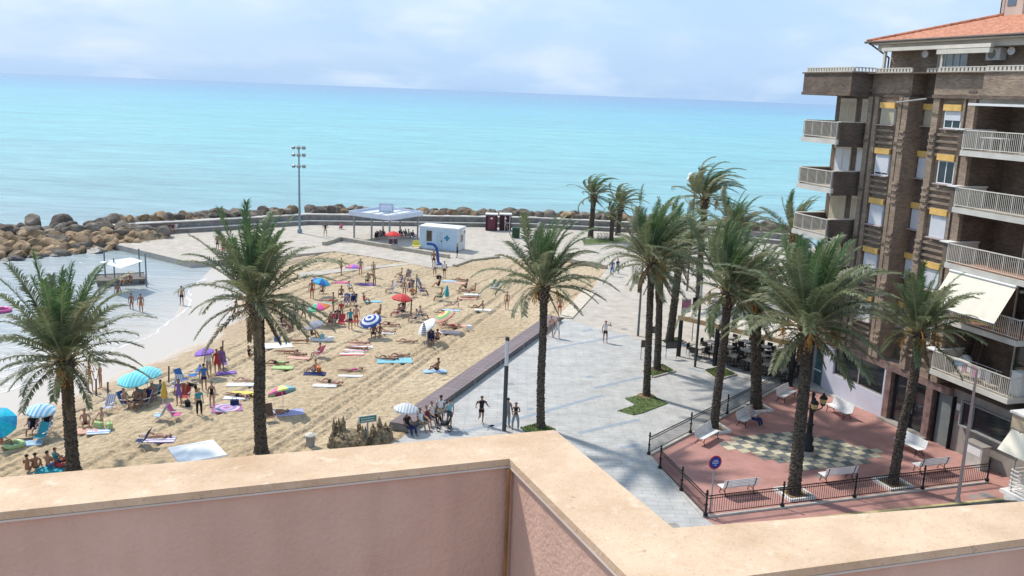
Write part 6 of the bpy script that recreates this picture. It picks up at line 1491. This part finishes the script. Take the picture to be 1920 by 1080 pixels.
for i, (x, y, h, c, wr, lb, cl, sx) in enumerate(CH): chair_person(x, y, h, c, wr, lb, cl, sx, stripe=mch if 'striped' in cl and 'closed' not in cl else None)
for x, y, h, c, lb, st in ((77,828,-100,'teal','empty teal chair in front of the blue striped parasol',None),(203,772,-100,'purple','empty grey striped chair before the two cyan parasols',mch2),(341,720,-30,'blue','empty blue chair left of the purple parasol',None),(364,712,-150,'blue','empty bright blue chair right of its twin',None),(331,733,-100,'grey','empty grey striped chair by the dark stake',mch2),(300,788,180,'lblue','empty pale blue chair left of the pink lounger',None),(329,786,0,'pink','empty pink chair with its back to the blankets',None),(267,836,180,'navy','empty navy chair at the parapet side of the beach',None),(347,752,-90,'red','red chair behind the bending man',None),(505,790,-60,'brown','low brown chair beside the palm trunk',None),(921,540,150,'green','left green chair beside the drooping frond',None),(930,543,150,'teal','right teal chair beside the drooping frond',None),(418,690,-60,'purple','purple chair beside the dark stake',None),(640,612,-90,'red','low red chair left of the man in teal',None),(790,540,-20,'grey','empty grey chair behind the blue striped one',None)):
    p = sp(x, y); beach_chair((p.x,p.y,p.z+.01), h, c, lb, st)
STD = [(189,728,'stand',180,bk_('red'),'f','woman standing in the wet sand left of the cyan parasols'),(170,734,'stand',100,bk_('black'),'f','person standing behind the left palm fronds at the water edge'),(336,760,'stand',-90,[('dress','purple')],'f','person in purple dress standing left of the red chair'),(366,750,'bend',200,[('vest','black'),('trunks','black')],'m','man in black bending over the red chair'),(383,732,'stand',100,[('shirt','blue'),('trunks','navy')],'m','man in blue shirt standing in front of the purple parasol'),(392,704,'stand',-80,[('shirt','white'),('trunks','beige')],'m','person in white shirt under the purple parasol'),(398,765,'stand',-100,[('suit','black')],'f','woman in black swimsuit standing near the mandala blanket'),(374,778,'stand',-60,[('shirt','teal'),('trousers','black')],'f','person in teal top and black trousers near the mandala blanket'),(407,699,'stand',-80,[('dress','red')],'f','person in red right of the purple parasol'),(416,697,'stand',-100,[('shirt','purple'),('trunks','purple')],'m','person in purple right of the purple parasol'),
 (657,618,'stand',90,[('shirt','teal'),('trunks','navy')],'m','man in teal shirt seen from behind in the middle left'),(668,612,'stand',80,[('shirt','peach'),('trunks','red')],'m','person beside the man in teal shirt'),(640,600,'stand',-90,[('shirt','red')],'f','person in red top beside the turquoise parasol'),(556,598,'stand',-60,[('shirt','black'),('trunks','black')],'m','person in black standing right of the palm crown'),(569,602,'walk',0,bk_('black'),'f','woman walking right of the palm crown'),(702,534,'bend',180,tr_('beige'),'m','man bending beside the lilac towel'),(758,556,'stand',-90,bk_('white'),'f','woman standing behind the scarlet parasol'),(950,580,'stand',-90,bk_('black'),'f','woman in black bikini standing alone at the right of the sand'),(815,518,'stand',-90,[('shirt','white'),('trunks','grey')],'m','left person of the pair carrying a bag at the back'),(833,521,'walk',-90,[('shirt','white'),('trunks','black')],'m','right person of the pair carrying a bag at the back'),(265,588,'stand',-90,[('trunks','orange')],'m','bather in orange shorts standing in the shallows'),(247,584,'stand',-90,bk_('brown'),'f','bather half hidden by fronds in the shallows'),(341,572,'stand',-90,tr_('black'),'m','bather in the swash right of the water canopy'),(640,515,'stand',0,tr_('navy'),'m','person standing at the near end of the boardwalk'),(676,516,'stand',-90,[('shirt','grey')],'m','person standing by the boardwalk sign post'),(700,520,'stand',90,bk_('navy'),'f','woman standing by the short white post'),(585,560,'stand',-90,tr_('red'),'m','person in red shorts between palm fronds'),(528,600,'stand',0,bk_('blue'),'f','woman in blue bikini right of the palm crown'),(625,585,'stand',180,tr_('green'),'m','person in green shorts behind the red chair'),(408,470,'stand',-90,[('shirt','maroon'),('trunks','black')],'m','person in maroon shirt on the pier behind the fronds'),(419,478,'stand',-90,[('dress','red')],'f','person in red on the pier behind the fronds')]
for x, y, po, h, wr, sx, lb in STD:
    p = sp(x, y) if 'pier' not in lb and 'boardwalk' not in lb else gp(x, y)
    person(p, 'stand' if po == 'stand' else po, h, wr, lb, sex=sx, hair=random.choice(['dark','brown','blond','dark']))
for x, y, c, lb in ((185,803,'lime','lime green bag on the pink blanket'),(206,804,'lime','green and white striped bag right of the pink blanket'),(604,636,'cyan','cyan cool bag below the grey parasol'),(598,697,'orange','orange bag on the navy towel'),(352,762,'black','black bag near the purple dress'),(440,760,'navy','navy bag beside the mandala blanket'),(823,523,'black','black bag carried between two people'),(700,618,'black','black bag under the navy ringed parasol'),(880,618,'white','white bag right of the ringed parasol'),(545,616,'brown','brown bag beside the black chair'),(742,562,'grey','grey bag behind the scarlet parasol'),(520,640,'blue','blue bag on the large white towel'),(620,640,'white','white box right of the cyan bag'),(290,745,'red','red bag under the cyan parasols')): 
    p = sp(x, y); bag(p, c, lb, 1.0)
ring_float(sp(27,838),'lime','green swim ring lying on the sand at far left'); ring_float(sp(120,872),'red','red swim ring right above the parapet at left',.35); g = gp(2,584,WZ); ring_float(g,'pink','pink float on the water at the left edge',.7)
# litter bin, sand castles, green sign
g = sp(582,836); t = thing('litter_bin', 'small grey bin with pale lid on the sand near the parapet', 'bin', g); MB().lathe([(.22,0),(.25,.55),(.0,.56)],14).build('body', m_grstone, t); MB().lathe([(.28,.56),(.28,.62),(.12,.72),(0,.73)],14).build('lid', m_cream, t)
def sandcastle(px, py, w, n, seed, label):
    g = sp(px, py); rr = random.Random(seed); t = thing('sand_sculpture', label, 'sandcastle', g); ms = mat('dark_packed_sand', (.16,.115,.07), .95, .5, 5, .03, 12, c2=(.24,.18,.11))
    bm = MB(); bm.lathe([(w*.62,0),(w*.55,.35),(w*.35,.6),(0,.7)],14); bm.build('mound', ms, t)
    for i in range(n):
        x = rr.uniform(-w*.55,w*.55); y = rr.uniform(-w*.4,w*.4); h = rr.uniform(.7,1.75)*(1-.35*abs(x)/w); r = rr.uniform(.09,.2)
        mb = MB().lathe([(r*1.5,0),(r,h*.35),(r*1.15,h*.38),(r*.8,h*.42),(r*.7,h*.7),(r*.95,h*.72),(r*.5,h*.76),(0,h)],8,(x,y,0)); mb.build('tower', ms, t)
        for k in range(3): a = rr.uniform(0,6.3); MB().ball((x+r*1.3*math.cos(a), y+r*1.3*math.sin(a), h*rr.uniform(.1,.4)), r*.6, 6, 5).build('turret', ms, t)
sandcastle(655,830,1.6,16,1,'large dark sandcastle with pointed towers left of the green sign'); sandcastle(709,826,1.2,9,2,'smaller dark sand sculpture right of the green sign')
g = sp(689,832); h = (up(692,786,g)-g).z; t = thing('beach_sign', 'green beach sign with white rim on a post between sandcastles', 'sign', g, rad(28)); MB().bar((0,0,0),(0,0,h),.05,8).build('post', m_grey_p, t)
MB().box(-.5,.5,-.03,.03,h-.18,h+.22).build('board', m_cream, t); MB().box(-.45,.45,-.045,-.031,h-.13,h+.17).build('face', mat('sign_green', (.03,.16,.12), .5), t)
rr = random.Random(9)
for z in (.07,-.06):
    x = -.38; mb = MB()
    while x < .36: w_ = rr.uniform(.02,.05); mb.box(x, x+w_*.7, -.05, -.046, h+z-.02, h+z+.03); x += w_
    mb.build('lettering', m_white, t)

# ================================================================ WATER CANOPY, PAVILION, CONTAINER, TOILETS, SLIDE
def water_canopy():
    P = [gp(x, y, WZ) for x, y in ((196,528),(213,541),(258,525),(275,538))]; c = sum(P, Vector())/4
    t = thing('water_canopy', 'white shade sail on posts over a raft in the shallows', 'canopy', c)
    hs = [(gp(*a, WZ), b) for a, b in (((196,528),470),((213,541),484),((258,525),468),((275,538),475))]
    tops = []
    for g, ty in hs: q = up(g.x and 0 or 0, 0, g) if False else None
    for (x, y, ty) in ((198,528,468),(216,541,484),(263,527,466),(275,538,475)):
        g = gp(x, y, WZ); h = (up(x-2, ty, g)-g).z; MB().bar(g-c-Vector((0,0,.6)), g-c+Vector((0,0,h)), .07, 8).build('post', mat('slate_post', (.16,.20,.23), .6), t)
    zt = 2.6; Q = [gp(*p, WZ+zt) for p in ((186,491),(225,503),(268,489),(245,483))]
    Q = [q-c for q in Q]; n = 8; V = []; mb = MB()
    def s(u, v): q = (Q[0]*(1-u)+Q[1]*u)*(1-v)+(Q[3]*(1-u)+Q[2]*u)*v; return q-Vector((0,0,.35*math.sin(u*math.pi)*math.sin(v*math.pi)))
    for i in range(n):
        for j in range(n): mb.face([s(i/n,j/n), s((i+1)/n,j/n), s((i+1)/n,(j+1)/n), s(i/n,(j+1)/n)])
    mb.build('shade_sail', m_white, t, smooth=True)
    a = gp(180,538,WZ)-c; b = gp(276,533,WZ)-c; d = (b-a); ang = math.atan2(d.y, d.x)
    for k in range(10): MB().box(0, d.length, k*.32, k*.32+.28, .38, .44).build('plank', mat('dark_deck', (.17,.14,.12), .7, .2, 3), t, a, ang)
    for x in (.2, d.length/2, d.length-.2): MB().box(x-.08, x+.08, 0, 3.1, .1, .375).build('joist', mat('dark_deck', (.17,.14,.12)), t, a, ang)
    for k in (0, 3.2): MB().box(0, d.length, k-.03, k+.03, .46, .56).build('rim_beam', mat('dark_deck', (.17,.14,.12)), t, a, ang)
water_canopy()
for x, y, lb in ((233,531,'left of two people sitting on the raft under the shade sail'),(244,531,'right of two people sitting on the raft under the shade sail')):
    g = gp(x, y, WZ+.44); person((g.x, g.y, WZ+.44), 'ground', -90, [('trunks','black')], lb)
g = gp(221,552,WZ); person((g.x,g.y,WZ-.7), 'stand', -90, [('trunks','navy')], 'bather standing waist deep before the raft')
def pavilion():
    # posts px
    A, B, Cc, Dd = gp(664,446), gp(727,456), gp(783,446), gp(721,438); h = 3.0
    c = (A+Cc)/2; t = thing('pavilion', 'white metal canopy with raised sign on the promenade', 'pavilion', (c.x,c.y,0))
    mg = mat('pav_post', (.30,.30,.29), .5); mf = mat('pav_white', (.62,.66,.74), .4, .06, 2)
    ex = B-A; ang = math.atan2(ex.y, ex.x); 
    W = (B-A).length; 
    # square plan from A (left) and Cc (right)
    dA = (Cc-A); half = dA.length/2; a45 = math.atan2(dA.y, dA.x)
    R_ = Matrix.Rotation(a45+rad(45), 4, 'Z'); s = half/math.sqrt(2)*1.0
    rt = a45-rad(45); 
    for sx_ in (-1,0,1):
        for sy_ in (-1,1):
            p = Matrix.Rotation(rt, 4, 'Z') @ Vector((sx_*s, sy_*s, 0)); MB().box(-.08,.08,-.08,.08,.003,h).build('post', mg, t, p, rt)
    r = MB().box(-s-.4, s+.4, -s-.4, s+.4, h+.003, h+.12).build('roof', mat('pav_roof', (.50,.55,.62), .4), t, None, rt)
    fr = MB().box(-s-.45,s+.45,-s-.5,-s-.41,h-.15,h+.42).box(-s-.45,s+.45,s+.41,s+.5,h-.15,h+.42).box(-s-.5,-s-.41,-s-.4,s+.4,h-.15,h+.42).box(s+.41,s+.5,-s-.4,s+.4,h-.15,h+.42).build('fascia', mf, t, None, rt)
    for x in (-s*.5, 0, s*.5): MB().box(x-.3,x+.3,-s,s,h+.125,h+.22).build('skylight', m_white, t, None, rt)
    sg = MB().box(-.9,.9,-.08,.08,h+.25,h+1.35).build('sign_panel', mat('pav_sign', (.45,.50,.60), .4), t, (0,0,0), 0)
    MB().box(-.7,.7,-.1,-.085,h+.45,h+1.15).build('sign_print', mat('sign_print', (.60,.63,.72), .5), t)
    for x in (-.8,.8): MB().bar((x,.15,h),(x,.15,h+1.3),.04,6).build('strut', mg, t)
pavilion()
for i, (x, y) in enumerate(((706,450),(713,448),(720,447),(754,447),(762,446),(768,446),(776,448))):
    g = gp(x, y); beach_chair(g, -90+i*20, ['navy','grey','brown'][i % 3], ['grey camp chair %s under the white canopy' % w for w in ('leftmost','second from left','third from left','fourth from left','third from right','second from right','rightmost')][i])
    person((g.x, g.y, 0), 'chair', -90+i*20, [('shirt', ['black','grey','maroon','navy','brown','white','black'][i]), ('trunks','grey')], ['person %s of those seated under the white canopy' % w for w in ('leftmost','second from left','third from left','fourth from left','third from right','second from right','rightmost')][i], dz=-.06)
g = gp(737,465); umbrella(g, .95, 2.0, 0, 0, [mat('scarlet', (.6,.05,.05))], 'red parasol over a vending cart in front of the white canopy')
t = thing('vending_cart', 'small dark cart under the red parasol', 'cart', gp(737,463), .2); MB().box(-.5,.5,-.3,.3,.45,1.0).build('body', mat('cart_dark', (.12,.08,.10), .6), t); 
for x in (-.35,.35): o = MB().lathe([(.2,-.03),(.24,-.03),(.24,.03),(.2,.03),(.2,-.03)],14).build('wheel', m_black, t, (x,-.33,.24)); o.rotation_euler = (math.pi/2,0,0)
def container():
    a = gp(786,466); b = gp(858,472.5); c = gp(877,467); d1 = (b-a); ang = math.atan2(d1.y, d1.x); ln = d1.length; wd = 2.45; h = 2.6
    t = thing('first_aid_cabin', 'pale blue first aid cabin with a cross on its front', 'cabin', a, ang)
    mb_ = mat('pale_blue_panel', (.52,.64,.74), .5, .06, 2); mw = mat('cabin_white', (.62,.62,.60), .5, .08, 2)
    MB().box(0, ln, 0, wd, .08, h).build('body', mb_, t)
    mbx = MB()
    for i in range(30): x = .12+i*(ln-.24)/30; mbx.box(x, x+.07, -.025, -.002, .15, h-.12)
    mbx.build('ribs', mb_, t)['kind'] = 'stuff'
    MB().box(ln+.002, ln+.03, 0, wd, .08, h).build('end_panel', mw, t)
    MB().box(-.06, ln+.08, -.06, wd+.06, h+.003, h+.16).build('roof', m_white, t)
    MB().box(0, ln, -.04, wd, .003, .078).build('base', m_grey_p, t)
    f = MB().box(ln*.18, ln*.34, -.05, -.03, .95, 2.3).build('window', mw, t); MB().box(ln*.18+.05, ln*.34-.05, -.065, -.052, 1.0, 2.25).build('pane', m_glD, f)
    f = MB().box(ln*.45, ln*.60, -.05, -.03, .1, 2.15).build('door', mat('cabin_door', (.40,.52,.60), .5), t); MB().box(ln*.57,ln*.59,-.09,-.052,1.0,1.2).build('handle', m_black, f)
    mcx = mat('cross_teal', (.03,.22,.32), .5); MB().box(ln*.72-.12,ln*.72+.12,-.045,-.03,1.2,1.85).box(ln*.72-.33,ln*.72-.123,-.045,-.03,1.41,1.64).box(ln*.72+.123,ln*.72+.33,-.045,-.03,1.41,1.64).build('cross', mcx, t)
    f = MB().box(ln+.032, ln+.06, .7, 1.7, 1.0, 1.9).build('window', m_white, t); MB().box(ln+.062, ln+.07, .78, 1.15, 1.05, 1.85).box(ln+.062, ln+.07, 1.25, 1.62, 1.05, 1.85).build('pane', m_glD, f)
    f = MB().box(ln+.032, ln+.35, .75, 1.65, 2.0, 2.5).build('air_conditioner', m_white, t); MB().lathe([(0,0),(.2,0),(.2,.02)],14).build('fan_grille', m_grstone, f, (ln+.36,1.2,2.25)).rotation_euler = (0,math.pi/2,0)
container()
def toilets():
    mr = mat('maroon_plastic', (.055,.014,.02), .5, .1, 3)
    for k, (px, lb) in enumerate(((921,'left maroon portable toilet by the sea wall'),(947,'right maroon portable toilet with open white frame'))):
        g = gp(px, 431.5); t = thing('portable_toilet', lb, 'portable toilet', g, .04)
        MB().box(-.8,.8,-.6,.6,.05,2.15).build('cabin', mr, t); MB().box(-.84,.84,-.64,.64,2.153,2.3).build('roof', m_white, t); d = MB().box(-.5,.5,-.66,-.61,.15,2.05).build('door', mat('maroon_door', (.14,.035,.05), .5) if k == 0 else mr, t)
        MB().box(-.15,.15,-.675,-.662,1.6,1.8).build('notice', m_white, d)
        if k: MB().box(.55,.62,-.95,-.88,0,2.1).box(-.1,-.04,-.95,-.88,0,2.1).box(-.037,.547,-.95,-.88,1.1,1.16).build('frame', m_white, t)
    g = gp(967,446); t = thing('green_bin', 'dark green waste container right of the toilets', 'bin', g); MB().box(-.5,.5,-.4,.4,.1,1.25).build('body', mat('bin_green', (.02,.06,.03), .5), t); MB().box(-.53,.53,-.43,.43,1.253,1.35).build('lid', mat('bin_green', (.03,.14,.06)), t)
toilets()
def slide():
    g = gp(822,496); t = thing('pool_hoist', 'blue curved access hoist at the end of the boardwalk', 'hoist', g, 0)
    mb = mat('royal_blue', (.03,.08,.30), .4); q = up(814,458,g)-g
    MB().tube([(0,0,0),(-.1,0,q.z*.5),(-.25,0,q.z*.85),(-.6,0,q.z),(-1.3,0,q.z*1.02)],.16,10).build('arm', mb, t); MB().lathe([(.4,0),(.4,.15),(.2,.25)],12).build('base', mb, t)
slide()
mb = thing('yellow_chair', 'yellow low chair between red parasol and first aid cabin', 'chair', gp(781,466), 0); MB().box(-.5,.5,-.3,.3,.3,.4).build('seat', cm('yellow'), mb); MB().box(-.5,.5,.28,.34,.4,.9).build('backrest', cm('yellow'), mb)
for x in (-.45,.45):
    for y in (-.25,.25): MB().bar((x,y,0),(x,y,.3),.025,6).build('leg', cm('yellow'), mb)
# people on hard ground
HP = [(610,443,'hips',-90,[('shirt','black'),('trunks','beige')],'m','person standing with hands on hips left of the white canopy'),(807,466,'stand',90,[('vest','lime'),('trousers','navy')],'m','attendant in lime vest at the cabin window'),(797,465,'stand',90,[('vest','lime'),('trousers','navy')],'m','second attendant in lime vest left of the cabin window'),(857,483,'stand',180,[('dress','black')],'f','woman in black dress right of the first aid cabin'),(813,500,'stand',-90,tr_('black'),'m','bare chested man left of the blue hoist'),(1134,642,'phone',-80,[('shirt','white'),('trunks','black')],'m','man in white shirt with raised hand alone on the far plaza'),(1044,634,'walk',-60,[('dress','white')],'f','person in white and pale blue walking by the solitary palm'),(1032,632,'walk',-70,[('shirt','peach'),('trunks','grey')],'m','person in peach shirt walking left of the one in white'),(1049,592,'stand',-80,[('trunks','red')],'m','bare chested man at the far end of the plank platform'),
 (902,795,'run',-80,[('shirt','black'),('trunks','black')],'m','man in black running towards the parapet'),(966,805,'crossed',-90,[('vest','black'),('trousers','grey')],'f','blond woman in black top and grey leggings with crossed arms'),(951,800,'stand',60,[('shirt','grey'),('trousers','grey')],'m','person half hidden behind the dark column lamp'),(1147,517,'walk',-90,[('shirt','blue'),('trousers','blue')],'m','left person in blue on the far promenade'),(1157,513,'walk',-70,[('shirt','navy'),('trousers','blue')],'f','right person in navy and blue on the far promenade'),
 (842,803,'stand',120,[('shirt','cyan'),('trunks','grey')],'m','man in bright blue shirt standing behind the black pushchair'),(826,795,'stand',100,[('shirt','white'),('trunks','beige')],'m','person in white standing between bench sitters and pushchair')]
for x, y, po, h, wr, sx, lb in HP: person(gp(x, y, .004), po, h, wr, lb, sex=sx, hair='blond' if 'blond' in lb else random.choice(['dark','brown']))
def sit_wall(px, py, z, hd, wear, lb, sex='m', hair='dark'):
    g = gp(px, py, z); person((g.x, g.y, z-.42), 'chair', hd, wear, lb, sex=sex, hair=hair)
for a in ((765,803,[('shirt','black'),('trousers','navy')],'leftmost person sitting at the near end of the plank platform','m'),(790,795,[('shirt','white'),('trunks','beige')],'person in white sitting second on the plank platform','m'),(802,788,[('vest','maroon'),('trunks','black')],'woman in maroon top sitting on the plank platform','f'),(812,782,[('shirt','white'),('trousers','black')],'person in white shirt and black trousers sitting next to the pushchair','m')):
    sit_wall(a[0], a[1]-4, .42, -45, a[2], a[3], a[4])
g = gp(1410,797); person((g.x, g.y, .011), 'chair', rad(1) and (math.degrees(fd)-90), [('shirt','check'),('trousers','navy')], 'grey haired man in pale checked shirt sitting on the bench', hair='grey', dz=.02)
for i, (x, y, c) in enumerate(((300,437,'navy'),(308,436,'grey'),(316,435,'black'),(324,434,'maroon'),(330,433,'white'))):
    sit_wall(x, y-5, .56, -90, [('shirt',c),('trunks','grey')], ['person in navy','person in grey','person in black','person in maroon','person in white'][i]+' sitting on the sea wall near the boulders')
for i, (x, y, c) in enumerate(((236,440,'navy'),(222,442,'maroon'))): g = gp(x, y+4, .1); person((g.x, g.y, .0), 'ground', -60, [('trunks',c)], 'person in %s shorts resting where boulders meet the pier' % c)
g = gp(640,421,.6); person((g.x, g.y, .0), 'ground', -90, [('shirt','pink'),('trunks','red')], 'person in pink sitting before the sea wall left of the canopy'); 
g = up(1087,408, gp(1087,424)); person((g.x, g.y+3, g.z-.6), 'ground', 90, [('shirt','grey'),('trunks','grey')], 'lone angler sitting on the rocks left of the distant palms')
# pushchair
t = thing('pushchair', 'black pushchair with raised hood next to the man in bright blue', 'pushchair', gp(833,807,.004), rad(-90)); 
MB().box(-.22,.22,-.2,.25,.35,.5).build('seat', m_black, t); o = MB().box(-.22,.22,-.04,.04,0,.55).build('backrest', m_black, t, (0,.25,.48)); o.rotation_euler = (rad(-15),0,0)
hd = MB()
for i in range(5): a = rad(10+i*32); b = rad(10+(i+1)*32); hd.face([(-.24,.1+.36*math.cos(a),.8+.32*math.sin(a)),(.24,.1+.36*math.cos(a),.8+.32*math.sin(a)),(.24,.1+.36*math.cos(b),.8+.32*math.sin(b)),(-.24,.1+.36*math.cos(b),.8+.32*math.sin(b))])
hd.build('hood', m_black, t); MB().tube([(-.2,-.25,.1),(-.2,.3,.95),(.2,.3,.95),(.2,-.25,.1)],.015,6).build('handle', m_grey_p, t)
for x in (-.25,.25):
    for y in (-.3,.3): o = MB().lathe([(.07,-.02),(.11,-.02),(.11,.02),(.07,.02),(.07,-.02)],12).build('wheel', m_black, t, (x,y,.11)); o.rotation_euler = (0,math.pi/2,0)
# bicycles parked by the far palms
def bicycle(p, rz, label):
    t = thing('bicycle', label, 'bicycle', p, rz)
    for x in (-.52,.52):
        mb = MB()
        for k in range(16): a = k*math.pi/8; b = a+math.pi/8; mb.bar((x+.33*math.cos(a),0,.34+.33*math.sin(a)),(x+.33*math.cos(b),0,.34+.33*math.sin(b)),.018,4)
        for k in range(6): a = k*math.pi/3; mb.bar((x,0,.34),(x+.32*math.cos(a),0,.34+.32*math.sin(a)),.004,3)
        mb.build('wheel', m_black, t)
    MB().tube([(-.52,0,.34),(-.2,0,.85),(.35,0,.8),(0,0,.3),(-.52,0,.34)],.018,6).bar((0,0,.3),(-.22,0,.92),.016,6).bar((.52,0,.34),(.33,0,.95),.016,6).build('frame', cm('grey'), t)
    MB().box(-.35,-.1,-.06,.06,.92,.97).build('saddle', m_black, t); MB().bar((.33,-.28,.98),(.33,.28,.98),.014,6).build('handlebar', m_black, t)
for i, x in enumerate((1121,1127,1133,1138)): bicycle(gp(x,452), rad(70), ['leftmost','second','third','rightmost'][i]+' of the bicycles parked by the distant palms')
